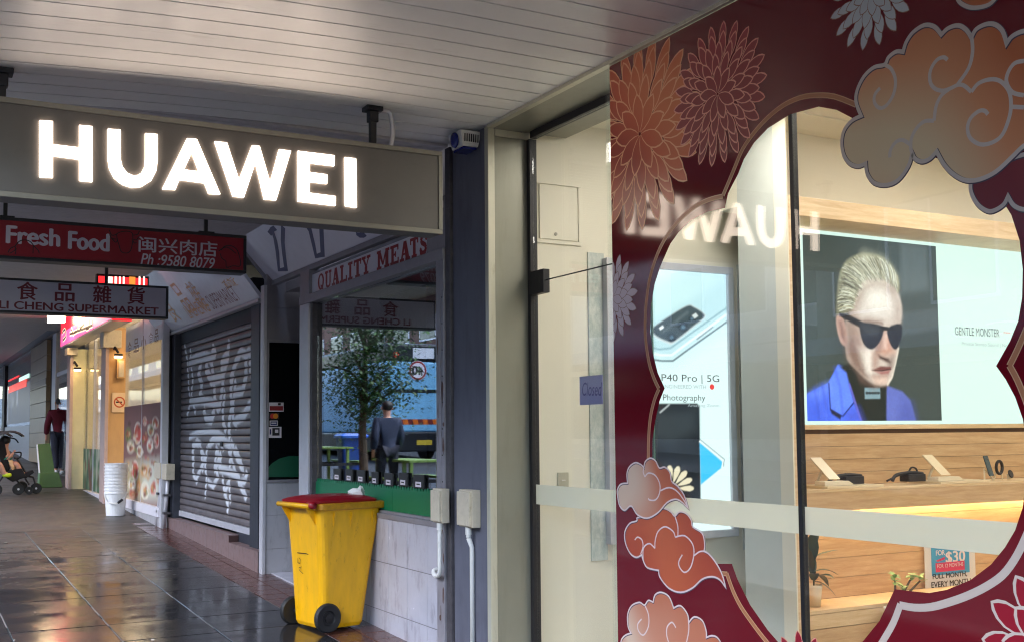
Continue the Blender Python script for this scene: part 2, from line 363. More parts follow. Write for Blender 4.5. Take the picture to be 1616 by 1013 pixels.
grime(K['signface'], (70, 66, 60), (3, 3, 7), .55, .8, .35); grime(K['cream'], (120, 108, 88), (30, 30, 14), .56, .72, .5)
grime(K['pail'], (150, 148, 146), (12, 12, 12), .58, .74, .4); grime(K['white'], (140, 136, 130), (16, 16, 9), .58, .74, .45)
grime(K['green'], (10, 60, 44), (10, 10, 10), .56, .74, .4); grime(K['steptile'], (70, 56, 56), (14, 14, 14), .5, .7, .6)
def mottled():
    m, n, l, b = nodes('mottled_grey')
    tc = n.new('ShaderNodeTexCoord'); mp = n.new('ShaderNodeMapping'); mp.inputs['Scale'].default_value = (2.5, 2.5, 1.2); l.new(tc.outputs['Object'], mp.inputs[0])
    t = n.new('ShaderNodeTexNoise'); t.inputs['Scale'].default_value = 7; t.inputs['Detail'].default_value = 9; t.inputs['Roughness'].default_value = .75; l.new(mp.outputs[0], t.inputs['Vector'])
    cr = n.new('ShaderNodeValToRGB'); e = cr.color_ramp.elements
    e[0].position = .38; e[0].color = (*lin((170, 182, 178)), 1); e[1].position = .62; e[1].color = (*lin((208, 212, 204)), 1)
    l.new(t.outputs[0], cr.inputs[0]); l.new(cr.outputs[0], b.inputs['Base Color']); b.inputs['Roughness'].default_value = .25
    return m
K['mottled'] = mottled()
def frost():
    m, n, l, b = nodes('frosted_film'); n.remove(b)
    tr = n.new('ShaderNodeBsdfTransparent'); d = n.new('ShaderNodeBsdfDiffuse'); t = n.new('ShaderNodeBsdfTranslucent')
    d.inputs[0].default_value = (.72, .74, .70, 1); t.inputs[0].default_value = (.86, .88, .82, 1)
    a = n.new('ShaderNodeMixShader'); a.inputs[0].default_value = .7; c = n.new('ShaderNodeMixShader'); c.inputs[0].default_value = .88
    l.new(d.outputs[0], a.inputs[1]); l.new(t.outputs[0], a.inputs[2]); l.new(tr.outputs[0], c.inputs[1]); l.new(a.outputs[0], c.inputs[2])
    l.new(c.outputs[0], n['Material Output'].inputs[0]); return m
K['frost'] = frost()
K['glass'] = glass('window_glass', gain=.62); K['glassdark'] = glass('shaded_window_glass', (.82, .85, .86), 1.9); K['glassfar'] = glass('clear_shop_glass', (.9, .92, .92), .55)
K['glassedge'] = mat('glass_edge', (96, 132, 120), .1)

# ------------------------------------------------------------------ prints
def _sd(U, V, poly):
    """signed distance of every grid point to a polygon, inside positive"""
    x, y = U.ravel(), V.ravel(); best = np.full(x.shape, 1e9); ins = np.zeros(x.shape, bool); n = len(poly)
    for i in range(n):
        ax, ay = poly[i]; bx, by = poly[(i+1) % n]; dx, dy = bx-ax, by-ay; L = dx*dx+dy*dy+1e-12
        t = np.clip(((x-ax)*dx+(y-ay)*dy)/L, 0, 1)
        best = np.minimum(best, (x-ax-t*dx)**2+(y-ay-t*dy)**2)
        c = (ay > y) != (by > y)
        with np.errstate(divide='ignore', invalid='ignore'): xi = ax+(y-ay)*dx/(dy if abs(dy) > 1e-12 else 1e-12)
        ins ^= c & (x < xi)
    d = np.sqrt(best); d[~ins] *= -1; return d.reshape(U.shape)
def _sdl(U, V, line):
    x, y = U.ravel(), V.ravel(); best = np.full(x.shape, 1e9)
    for i in range(len(line)-1):
        ax, ay = line[i]; bx, by = line[i+1]; dx, dy = bx-ax, by-ay; L = dx*dx+dy*dy+1e-12
        t = np.clip(((x-ax)*dx+(y-ay)*dy)/L, 0, 1)
        best = np.minimum(best, (x-ax-t*dx)**2+(y-ay-t*dy)**2)
    return np.sqrt(best).reshape(U.shape)
class Print:
    """a flat printed sheet: inks composited on a fine grid in plane X=c or Y=c"""
    def __init__(s, pl, c, u0, u1, v0, v1, res, base):
        s.pl, s.c = pl, c; nu = int((u1-u0)/res)+1; nv = int((v1-v0)/res)+1
        s.nu, s.nv = nu, nv
        s.U, s.V = np.meshgrid(np.linspace(u0, u1, nu), np.linspace(v0, v1, nv))
        s.img = np.ones((nv, nu, 3))*np.array(lin(base))
    def uv(s, pts):
        o = []
        for q in pts:
            p = P(q[0], q[1], s.pl, s.c); o.append((p.y if s.pl == 'X' else p.x, p.z))
        return o
    def mixin(s, a, col):
        col = np.array(lin(col)) if not isinstance(col, np.ndarray) else col
        s.img = s.img*(1-a[..., None])+col*a[..., None]
    def poly(s, pts, col, soft=.004, al=1., smooth=0, world=False):
        q = [tuple(p) for p in pts] if world else s.uv(pts)
        if smooth: q = [(p.x, p.y) for p in cat_rom([(a, b, 0) for a, b in q], smooth, True)]
        d = _sd(s.U, s.V, q); s.mixin(np.clip(d/soft*.5+.5, 0, 1)*al, col); return d
    def line(s, pts, w, col, soft=.002, al=1., world=False):
        q = [tuple(p) for p in pts] if world else s.uv(pts)
        d = _sdl(s.U, s.V, q); s.mixin(np.clip((w*.5-d)/soft+.5, 0, 1)*al, col)
    def build(s, name, m, parent=None, flip=False):
        me = bpy.data.meshes.new(name); nu, nv = s.nu, s.nv
        if s.pl == 'X': co = np.stack([np.full(s.U.shape, s.c), s.U, s.V], -1)
        else: co = np.stack([s.U, np.full(s.U.shape, s.c), s.V], -1)
        idx = np.arange(nu*nv).reshape(nv, nu)
        q = np.stack([idx[:-1, :-1], idx[:-1, 1:], idx[1:, 1:], idx[1:, :-1]], -1).reshape(-1, 4)
        me.from_pydata(co.reshape(-1, 3).tolist(), [], q.tolist())
        a = me.color_attributes.new('ink', 'FLOAT_COLOR', 'POINT')
        a.data.foreach_set('color', np.concatenate([s.img.reshape(-1, 3), np.ones((nu*nv, 1))], 1).ravel().astype('f'))
        return link(name, me, m, parent)

# ------------------------------------------------------------------ ground
def slope_sheet(name, x0, x1, y0, y1, h, m, parent=None, n=1):
    return MB().poly([(x0, y0, gz(y0)+h), (x1, y0, gz(y0)+h), (x1, y1, gz(y1)+h), (x0, y1, gz(y1)+h)]).build(name, m, parent)
ground = struct(slope_sheet('ground', -400, 400, -200, 500, -.6, K['asphalt']))
footpath = struct(slope_sheet('footpath', -4.2, 0, -8, 90, -.016, K['grout']))
slope_sheet('paving_sheet', -4.2, 0, 16.44, 90, 0, K['paver'], footpath)
slope_sheet('paving_sheet', -4.2, 0, -8, 6.9, 0, K['paver'], footpath)
def paver_mesh(w, d, t, bev=.004):
    b = MB().prism([(0, 0, 0), (w, 0, 0), (w, d, SL*d), (0, d, SL*d)], (0, 0, -t))
    o = b.build('paver', None, None, bev=bev, seg=1); me = o.data; bpy.data.objects.remove(o); return me
pm = paver_mesh(.722, .673, .03); pm.materials.append(K['paver'])
for j in range(14):
    y = 6.88+.68*j
    for i in range(5):
        o = link('paver', pm, None, footpath); x = -.5-.73*(i+1)
        o.location = (x+.004, y+.004, gz(y)+rnd.uniform(-.0012, .0012)); o.rotation_euler = (rnd.uniform(-.002, .002), rnd.uniform(-.002, .002), 0)
tm = paver_mesh(.243, .243, .025, .003); tm.materials.append(K['redtile'])
for j in range(40):
    y = 6.88+.25*j
    for i in range(2):
        o = link('red_tile', tm, None, footpath)
        o.location = (-.25*(i+1)+.0035, y+.0035, gz(y)+rnd.uniform(-.001, .001))
gp = MB()
for x in (-.5, -1.23, -1.96, -2.69, -3.42):                            # pale worn mortar left here and there in the long joints
    y = 7.
    while y < 16:
        L = rnd.uniform(.2, .9)
        if rnd.random() < .55: gp.poly([(x-.005, y, gz(y)-.002), (x+.005, y, gz(y)-.002), (x+.005, y+L, gz(y+L)-.002), (x-.005, y+L, gz(y+L)-.002)])
        y += L+rnd.uniform(.1, .5)
o = gp.build('worn_mortar', K['grout_pale'], footpath); o['kind'] = 'stuff'
lit = MB()
for k in range(20):
    x, y = rnd.uniform(-3.2, -.1), rnd.uniform(7.6, 18); s_ = rnd.uniform(.008, .03); a = rnd.uniform(0, 3.1)
    z = gz(y)+.006
    lit.poly([(x+s_*math.cos(a+t)*(1 if q % 2 else .5), y+s_*math.sin(a+t), z+rnd.uniform(0, .006)) for q, t in enumerate((0, 1.4, 2.9, 4.4))])
o = lit.build('paper_scraps_litter', K['conc'], None); o['kind'] = 'stuff'; o['label'] = 'small scraps of wet litter on the dark paving'
kerb = struct(MB().prism([(-4.2, -8, gz(-8)), (-4.38, -8, gz(-8)), (-4.38, -8, gz(-8)-.3), (-4.2, -8, gz(-8)-.3)], (0, 98, 98*SL)).build('kerb', K['kerb'], None, bev=.01))
road = struct(slope_sheet('road', -14.4, -4.38, -60, 160, -.14, K['asphalt']))
struct(slope_sheet('far_footpath', -30, -14.4, -60, 160, 0, K['conc']))

# ------------------------------------------------------------------ awnings
def droop(x): return -.085*max(0, (-x-1.0)/2.1)**1.6
CZ = 3.68
aw = thing('awning', 'pale boarded awning soffit over the phone shop', 'awning', (0, 3, CZ))
bm_ = MB(); xs = [0, -.6, -1.1, -1.5, -1.9, -2.3, -2.7, -3.1, -3.7]
n = len(xs); prof = [(.0, .016), (.0, -.006), (.1805, -.006), (.1805, .016)]
V_ = [(x, y, z+droop(x)) for x in xs for y, z in prof]
bm_.add(V_, [(i*4+k, i*4+k+1, (i+1)*4+k+1, (i+1)*4+k) for i in range(n-1) for k in range(3)])
bme = bm_.mesh('soffit_board'); bme.materials.append(K['soffit'])
for j in range(35):
    o = link('soffit_board', bme, None, aw); o.location = (0, .435+.1935*j, CZ+.006)
b = MB(); b.add([(x, y, CZ+.022+droop(x)) for x in xs for y in (.3, 7.19)], [(2*i, 2*i+1, 2*i+3, 2*i+2) for i in range(n-1)]); b.build('board_backing', K['gap'], aw)
MB().add([(x, 7.195, CZ+droop(x)-.002) for x in xs]+[(x, 7.195, CZ+.1) for x in xs], [(i, i+1, i+1+len(xs), i+len(xs)) for i in range(len(xs)-1)]).build('end_closure', K['corr'], aw)
MB().box(-3.75, .02, .2, 7.17, CZ+.05, CZ+.25).build('awning_roof', K['darksteel'], aw)
MB().box(-3.8, -3.72, .2, 7.17, CZ-.22, CZ+.3).build('fascia', K['signface'], aw)
def far_awning(lbl, y0, y1, z, pitch):
    t = thing('awning', lbl, 'awning', (0, (y0+y1)/2, z), 'ribbed awnings along the shops')
    b = MB(); y = y0
    while y < y1-.01:
        b.box(-3.7, -.04, y, min(y+pitch-.012, y1), z, z+.02); y += pitch
    o = b.build('ribbed_soffit', K['corr'], t); o['kind'] = 'stuff'
    MB().box(-3.75, -.04, y0, y1, z+.03, z+.2).build('awning_roof', K['darksteel'], t)
    MB().box(-3.8, -3.72, y0, y1, z-.2, z+.25).build('fascia', K['bluegrey'], t)
    return t
far_awning('ribbed grey awning soffit above the butcher window', 7.2, 12.1, 3.66, .085)
far_awning('ribbed awning soffit between the red and the white hanging signs', 12.12, 16.9, 3.72, .085)
far_awning('awning soffit lit pink beyond the white hanging sign', 16.92, 24.4, 3.98, .12)
far_awning('farthest awning soffit by the glass shopfront', 24.42, 60, 4.05, .3)

# ------------------------------------------------------------------ phone shop shell
ZS = -.06
shop = thing('phone_shop', 'phone shop front with beige metal frame, glass door and lit interior', 'shop', (0, 4, 0))
def part(b, name, m, parent, **k): return b.build(name, m, parent, **k)
YJ, XR, YR = 6.607, .30, 5.20
part(MB().box(-.012, .6, 6.66, 7.18, gz(7)-.1, CZ), 'pillar', K['navy'], shop, bev=.006)
part(MB().box(-.022, .03, YJ, 6.658, gz(7)-.1, CZ-.005), 'jamb_trim', K['jambl'], shop, bev=.003)
part(MB().box(.032, XR, YJ+.004, YJ+.03, gz(7)-.1, CZ-.07), 'jamb_panel', K['jamb'], shop)
part(MB().box(.032, XR, YJ-.006, YJ+.03, CZ-.068, CZ-.022), 'jamb_cap', K['jambl'], shop, bev=.003)
part(MB().box(-.03, .015, .2, YJ-.001, CZ-.022, CZ+.03), 'ceiling_trim', K['jambl'], shop, bev=.003)
part(MB().box(.017, .6, .2, YJ-.001, CZ-.02, CZ+.05), 'entry_soffit', K['jamb'], shop)
# door wall, set back
part(MB().box(XR-.02, XR+.035, YJ-.045, YJ-.005, ZS, CZ-.072), 'door_frame', K['darksteel'], shop)
part(MB().box(XR-.018, XR+.03, YR-.3, YJ-.047, CZ-.07, CZ-.022), 'transom_frame', K['darksteel'], shop)
ZD = P(900, 432.5, 'X', XR).z
g1 = part(MB().box(XR, XR+.01, YR-.02, YJ-.048, ZD+.004, CZ-.072), 'transom_glass', K['glass'], shop)
g2 = part(MB().box(XR, XR+.01, YR-.02, YJ-.05, ZS+.02, ZD-.004), 'door_glass', K['glass'], shop)
part(MB().box(XR+.0005, XR+.0095, YR-.02, YJ-.09, ZD-.0035, ZD+.0035), 'glass_joint', K['darksteel'], shop)
a = P(853, 443, 'X', XR)
part(MB().box(XR-.022, XR+.03, YJ-.215, YJ-.03, ZD-.085, ZD+.075), 'patch_fitting', K['darksteel'], shop, bev=.004)
part(MB().box(XR-.0035, XR-.001, YR-.02, YJ-.06, 1.105, 1.237), 'frosted_band', K['frost'], shop)
part(MB().box(.012, XR, YR-.012, YR-.002, ZS, CZ-.025), 'return_glass', K['glass'], shop)
part(MB().box(XR-.012, XR-.002, YR-.0135, YR-.0005, ZS, CZ-.08), 'glass_edge', K['glassedge'], shop)
# street window
YJ2 = P(1258, 600).y
part(MB().box(.0, .012, YJ2+.012, YR, ZS, CZ-.025), 'window_glass', K['glass'], shop)
part(MB().box(.0, .012, .2, YJ2-.012, ZS, CZ-.025), 'window_glass', K['glass'], shop)
part(MB().box(-.002, .028, YJ2-.0115, YJ2+.0115, ZS, CZ-.025), 'pane_joint', K['black'], shop)
part(MB().box(.013, .015, 1.7, YJ2-.013, 1.131, 1.252), 'frosted_band', K['frost'], shop)
part(MB().box(.013, .015, YJ2+.013, YR-.02, 1.131, 1.252), 'frosted_band', K['frost'], shop)
part(MB().box(-.02, .2, .2, YR, gz(3)-.3, ZS), 'window_plinth', K['darksteel'], shop)
part(MB().box(-.02, .5, -2, .2, gz(0)-.3, 4.), 'end_wall', K['navy'], shop)
# room
YW, XB, YU = 6.645, 2.19, 6.02
YF = 5.65; XF = P(1253, 700, 'Y', YF).x
part(MB().box(XR-.02, XB, YW, YW+.1, ZS, 3.95), 'side_wall', K['wallw'], shop)
yp_ = P(1228, 600, 'X', XF-.012).y; YC_ = P(1170, 600, 'X', XF-.004).y
part(MB().prism([(XB, YW, ZS), (XB+.1, YW, ZS), (XF+.03, YC_+.012, ZS), (XF-.002, YC_, ZS)], (0, 0, 4.01)), 'return_wall', K['wall_shade'], shop)  # greyer copy of the wall paint: shading put into its colour
part(MB().box(XF-.006, XF-.0025, yp_+.001, YC_, ZS, 3.95), 'return_wall', K['wall_shade'], shop)
part(MB().box(XF-.012, XF-.001, YF-.002, yp_, ZS, 3.95), 'corner_pier', K['wallw'], shop)
part(MB().box(XF, 7, YU+.03, YU+.35, 3.20, 3.95), 'bulkhead_wall', K['wallw'], shop)
part(MB().box(XF-.011, 7, YF-.001, YU+.029, P(1300, 186, 'Y', YF).z, 3.95), 'bulkhead', K['wallw'], shop)
part(MB().box(6.5, 6.6, -2, YU+.3, ZS, 3.95), 'rear_wall', K['wallw'], shop)
part(MB().box(.5, 6.6, -2.1, -2, ZS, 3.95), 'end_wall', K['wallw'], shop)
part(MB().box(.02, 7, -2.1, YW+.1, ZS-.05, ZS), 'shop_floor', K['floor_in'], shop)
part(MB().box(.02, 7, -2.1, YW+.1, 3.78, 3.86), 'shop_ceiling', K['wallw'], shop)
part(MB().box(XF-.024, XF-.0125, YF, yp_, ZS, ZS+.09), 'skirting', K['wallw'], shop)
part(MB().box(XR+.02, XB-.015, YW-.014, YW-.001, ZS, ZS+.09), 'skirting', K['wallw'], shop)
for x0, x1 in ((P(929, 600, 'Y', YW).x, P(954, 600, 'Y', YW).x), (P(1166, 600, 'Y', YW).x, P(1186, 600, 'Y', YW).x)):
    part(MB().box(x0, x1, YW-.012, YW-.001, P(940, 760, 'Y', YW).z-.55, P(940, 400, 'Y', YW).z+.0), 'mottled_strip', K['mottled'], shop)  # pale grey mottled strips either side of the lightbox
a, b_ = P(850, 291, 'Y', YW), P(911, 382, 'Y', YW)
fr = part(MB().box(a.x, b_.x, YW-.010, YW-.001, b_.z, a.z), 'access_panel', K['wallw'], shop, bev=.002)
for (x0, x1, z0, z1) in ((a.x-.03, b_.x+.03, a.z+.006, a.z+.03), (a.x-.03, b_.x+.03, b_.z-.03, b_.z-.006), (b_.x+.006, b_.x+.03, b_.z-.005, a.z+.005)):
    part(MB().box(x0, x1, YW-.012, YW-.001, z0, z1), 'panel_frame', K['wallw'], fr)
part(MB().lathe([(.012, 0), (.012, .004)], P(877, 370, 'Y', YW-.014), 12, (0, -1, 0)), 'panel_lock', K['jamb'], fr)
for x, y in ((1.2, 5.4), (1.2, 3.2), (3.0, 4.6), (3.0, 2.4), (5.0, 4.6), (5.0, 2.4), (1.2, 1.0)):
    l_ = thing('ceiling_light', 'square white light panel in the phone shop ceiling', 'ceiling light', (x, y, 3.78), 'square light panels in the phone shop ceiling')
    part(MB().box(x-.32, x+.32, y-.32, y+.32, 3.765, 3.779), 'light_frame', K['white'], l_)
    part(MB().box(x-.29, x+.29, y-.29, y+.29, 3.758, 3.764), 'diffuser', emit('shop_light', (255, 248, 238), 4.6) if 'shop_light' not in bpy.data.materials else bpy.data.materials['shop_light'], l_)
sw = thing('switch_plate', 'small cream switch plate on the wall inside the door', 'switch', P(887, 757, 'Y', YW-.002))
a, b_ = P(879, 745, 'Y', YW), P(896, 769, 'Y', YW)
part(MB().box(a.x, b_.x, YW-.014, YW-.001, b_.z, a.z), 'plate', K['jambl'], sw, bev=.003)
part(MB().box(a.x+.03, b_.x-.03, YW-.02, YW-.0135, b_.z+.05, a.z-.05), 'rocker', K['white'], sw)
nt = thing('closed_note', 'small purple paper note with handwriting taped inside the glass door', 'note', P(934, 615, 'X', XR+.014))
a, b_ = P(915, 594, 'X', XR+.014), P(952, 637, 'X', XR+.014)
part(MB().box(XR+.0115, XR+.0135, b_.y, a.y, b_.z, a.z), 'paper', K['purple'], nt)
nl = P(919, 624, 'X', XR+.011); nr = P(950, 624, 'X', XR+.011); nu_ = P(919, 603, 'X', XR+.011)
text_on('handwriting', 'Closed', nl, nr, nu_, (-1, 0, 0), mat('violet_pen', (112, 106, 168), .6), nt, shear=.2, depth=0)

# upper storeys and party walls keep daylight out of the rooms
blk = thing('upper_storey', 'plain upper storey wall above the row of shops', 'building', (0, 20, 4))
part(MB().box(.03, 8, -8, 7.15, 3.97, 9), 'wall', K['plaster'], blk)
part(MB().box(.03, 8, 7.16, 24.4, 4.25, 9), 'wall', K['plaster'], blk)
part(MB().box(-.2, 8, 24.5, 62, 4.3, 8), 'wall', K['conc'], blk)
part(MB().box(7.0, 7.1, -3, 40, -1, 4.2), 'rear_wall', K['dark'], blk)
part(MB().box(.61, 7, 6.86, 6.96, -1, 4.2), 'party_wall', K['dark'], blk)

# ------------------------------------------------------------------ phone lightbox on the side wall
def Yp(y): return lambda px, py: P(px, py, 'Y', y)
lb = thing('phone_lightbox', 'backlit poster of a phone on the side wall beside the glass door', 'lightbox', P(1060, 850, 'Y', YW))
A, B = P(955, 407, 'Y', YW-.05), P(1164, 845, 'Y', YW-.05)
x0, x1, z1, z0 = A.x, B.x, A.z, B.z
fw = .055
for bx in ((x0, x1, z1-fw, z1), (x0, x1, z0, z0+fw), (x0, x0+fw, z0+fw, z1-fw), (x1-fw, x1, z0+fw, z1-fw)):
    part(MB().box(bx[0], bx[1], YW-.07, YW-.001, bx[2], bx[3]), 'frame', K['alulight'], lb, bev=.004)
yp = YW-.045
pr = Print('Y', yp, x0+fw, x1-fw, z0+fw, z1-fw, .0065, (226, 252, 250))
pr.poly([(955, 400), (1100, 408), (1010, 455), (955, 480)], (240, 255, 252), .08)
pr.poly([(1096, 412), (1160, 412), (1160, 495), (1062, 560), (1020, 570), (1000, 540), (1005, 490)], (188, 226, 236), .14, .9)
pr.poly([(1150, 410), (1160, 410), (1160, 500), (1150, 500)], (160, 200, 226), .06, .7)
pr.poly([(1000, 470), (1060, 440), (1110, 420), (1130, 440), (1080, 500), (1030, 540)], (206, 240, 238), .1, .8)
pr.poly([(1000, 520), (1158, 440), (1158, 492), (1072, 558), (1055, 566), (1040, 558), (1000, 540)], (190, 226, 230), .03, .8)
pr.line([(1000, 552), (1043, 560), (1060, 560), (1080, 545), (1158, 488)], .018, (238, 255, 255), .01)
pr.line([(1000, 540), (1040, 551), (1058, 549), (1110, 512), (1158, 478)], .012, (120, 160, 170), .012, .8)
pr.line([(1000, 563), (1045, 569), (1062, 569), (1085, 552), (1158, 500)], .014, (96, 116, 124), .008, .9)
pr.line([(1100, 535), (1125, 516)], .012, (150, 170, 176), .006)
cam_ = cat_rom([(1028, 520, 0), (1050, 503, 0), (1084, 482, 0), (1096, 484, 0), (1111, 494, 0), (1112, 502, 0), (1095, 516, 0), (1064, 541, 0), (1052, 541, 0), (1034, 532, 0)], 4, True)
pr.poly([(p.x, p.y) for p in cam_], (212, 226, 226), .006)
pr.poly([((p.x-1072)*.96+1072, (p.y-511)*.93+510) for p in cam_], (58, 74, 78), .008)
for cx, cy, r in ((1060, 532, 7), (1078, 516, 8.5), (1092, 503, 5.5)):
    pr.poly([(cx+r*math.cos(t/10*6.283), cy+r*.95*math.sin(t/10*6.283)) for t in range(10)], (30, 42, 48), .008)
    pr.poly([(cx+r*.45*math.cos(t/10*6.283), cy+r*.45*math.sin(t/10*6.283)) for t in range(10)], (86, 116, 134), .008)
pr.poly([(1092, 498), (1098, 494), (1102, 499), (1096, 503)], (214, 224, 222), .005)
pr.poly([(1040, 517), (1046, 513), (1048, 517), (1042, 521)], (240, 250, 250), .005)
pr.line([(1046, 524), (1085, 493)], .02, (96, 110, 114), .02, .7)
pr.poly([(1025, 636), (1100, 636), (1104, 640), (1106, 800), (1025, 800)], (24, 30, 36), .006)
pr.poly([(1030, 646), (1098, 646), (1098, 680), (1060, 700), (1030, 690)], (70, 80, 84), .06, .5)
pr.line([(1042, 650), (1056, 638)], .012, (200, 210, 210), .012, .8)
pr.poly([(1104, 696), (1140, 728), (1138, 738), (1106, 764)], (64, 196, 246), .005)
pr.line([(1104, 696), (1141, 726), (1140, 736)], .012, (236, 244, 244), .005)
pr.line([(1104, 692), (1143, 724), (1142, 735)], .006, (90, 104, 110), .004)
pr.line([(955, 752), (971, 740)], .016, (100, 116, 124), .006); pr.poly([(957, 760), (971, 748), (971, 764)], (90, 200, 240), .02)
for k in range(8):                                                    # pale fan-shaped petals
    a = math.radians(-78+k*24); c0 = (1060, 770)
    r0, r1 = 8, 34
    d = (math.sin(a), -math.cos(a)*1.05); q = (-d[1], d[0])
    pr.poly([(c0[0]+d[0]*r0, c0[1]+d[1]*r0)]+[(c0[0]+d[0]*(r0+(r1-r0)*t)+q[0]*w, c0[1]+d[1]*(r0+(r1-r0)*t)+q[1]*w) for t, w in ((.5, 3.6), (.8, 4.6), (1, 2.4), (1.04, 0), (1, -2.4), (.8, -4.6), (.5, -3.6))], (232, 222, 190), .004)
pr.build('lit_print', vcol_mat('lit_print_inks', .19), lb)
K['txtgrey'] = emit('print_grey', (120, 128, 132), .07, (.03, .03, .03)); K['txtpale'] = emit('print_pale_grey', (176, 192, 196), .15, (.03, .03, .03)); K['txtred'] = emit('print_red', (224, 60, 56), .2, (.05, .02, .02))
def tY(name, s, x0, x1, yt, yb, y, m, par, slope=.055, **k):
    """line of lettering between photo columns x0..x1 on the plane Y=y"""
    ll = P(x0, yb, 'Y', y); lr = P(x1, yb, 'Y', y); ul = P(x0, yt, 'Y', y)
    lr.z = ll.z; ul.x = ll.x
    return text_on(name, s, ll, lr, ul, (0, -1, 0), m, par, **k)
tY('lettering', 'HUAWEI P40 Pro | 5G', 966, 1135, 588, 603, yp, K['txtgrey'], lb, depth=0)
tY('lettering', 'CO-ENGINEERED WITH', 1030, 1114, 606, 612, yp, K['txtpale'], lb, depth=0)
part(MB().lathe([(.021, 0), (.021, .0015)], P(1123.5, 610, 'Y', yp-.0005), 16, (0, -1, 0)), 'red_dot', K['txtred'], lb)
tY('lettering', 'Visionary Photography', 990, 1113, 621, 634, yp, K['txtgrey'], lb, depth=0)
tY('lettering', 'Amazing Zoom', 1085, 1135, 637, 643, yp, K['txtpale'], lb, depth=0)

# ------------------------------------------------------------------ display unit
U = lambda px, py: P(px, py, 'Y', YU)
un = thing('display_unit', 'oak display unit with shelf and bench inside the shop window', 'display unit', (3.5, YU, ZS))
xl, xi, xr = XF, P(1266, 500, 'Y', YF).x, 6.4
zt, zrb, zb0 = P(1253, 309, 'Y', YF).z, P(1266, 341, 'Y', YF).z, U(1300, 669.5).z
part(MB().box(xl, xi, YF, YU+.03, ZS, zt), 'side_panel', K['oak2'], un, bev=.003)
part(MB().box(xi+.001, xr, YF, YU+.24, zrb, zt), 'top_rail', K['oak2'], un, bev=.003)
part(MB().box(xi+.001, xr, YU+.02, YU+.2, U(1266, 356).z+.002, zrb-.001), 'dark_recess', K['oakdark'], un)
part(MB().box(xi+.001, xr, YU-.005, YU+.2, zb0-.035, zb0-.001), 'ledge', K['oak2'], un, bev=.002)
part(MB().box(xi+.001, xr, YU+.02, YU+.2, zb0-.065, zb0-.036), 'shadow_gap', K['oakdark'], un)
ysf = YF+.004; zs = P(1274, 773, 'Y', ysf).z
for k in range(4):                                                    # veneer boards of the back
    z_a = zs+.002+(zb0-.066-zs)*k/4; z_b = zs+(zb0-.066-zs)*(k+1)/4-.0008
    part(MB().box(xi+.001, xr, YU+.002, YU+.03, z_a, z_b), 'back_board', K['oak'], un)
zf = P(1280, 964, 'Y', YF+.012).z
for k in range(5):
    z_a = zf+.002+(zs-zf-.1)*k/5; z_b = zf+(zs-zf-.1)*(k+1)/5-.0008
    part(MB().box(xi+.001, xr, YU+.002, YU+.03, z_a, z_b), 'back_board', K['oak'], un)
xs0 = xi+.002
part(MB().box(xs0, xr, ysf, YU+.001, zs-.018, zs), 'shelf_top', K['oak2'], un, bev=.002)
part(MB().box(xs0, xr, ysf+.001, ysf+.022, zs-.15, zs-.019), 'shelf_front', K['oak'], un, bev=.002)
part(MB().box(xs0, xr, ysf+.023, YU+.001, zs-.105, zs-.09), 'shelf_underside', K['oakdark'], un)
led = thing('led_strip', 'warm light strip glowing under the oak shelf', 'light strip', (4, YU-.05, zs-.11))
part(MB().box(xs0+.05, xr, YU-.09, YU-.06, zs-.125, zs-.107), 'strip', emit('warm_strip', (255, 222, 168), 8.), led)
ybf = YF+.012; zf = P(1280, 964, 'Y', ybf).z
part(MB().box(xi+.001, xr, ybf, YU+.001, zf-.025, zf), 'bench_top', K['oak2'], un, bev=.002)
part(MB().box(xi+.001, xr, ybf+.004, ybf+.02, zf-.125, zf-.028), 'bench_front', K['oak2'], un, bev=.002)
part(MB().box(xi+.001, xr, ybf+.006, ybf+.022, ZS, zf-.129), 'kick_panel', K['oak'], un, bev=.002)
# portrait lightbox
gm = thing('portrait_lightbox', 'large backlit poster of a person in sunglasses and blue jacket', 'lightbox', (3.4, YU, zb0))
yg = YU-.004
part(MB().box(xi+.004, xr-.01, yg+.001, YU+.02, zb0, U(1266, 357).z), 'light_panel', emit('light_panel', (222, 252, 240), .165, (.06, .06, .06)), gm)
a, b_ = P(1266, 367, 'Y', yg), P(1486, 663, 'Y', yg)
pr = Print('Y', yg-.002, a.x, b_.x, b_.z, a.z, .0055, (74, 84, 80))
Zp = lambda pts: [(1260+x*.3158, 360+y*.3158) for x, y in pts]
pr.poly(Zp([(300, 40), (720, 80), (740, 400), (500, 430)]), (92, 104, 104), .3, .6)
pr.poly(Zp([(510, 80), (640, 90), (650, 310), (510, 330)]), (116, 128, 130), .03, .5)
pr.poly(Zp([(500, 430), (720, 395), (720, 500), (500, 540)]), (104, 114, 118), .02, .5)
pr.poly(Zp([(20, 330), (140, 310), (150, 690), (30, 760)]), (84, 98, 98), .1, .5)
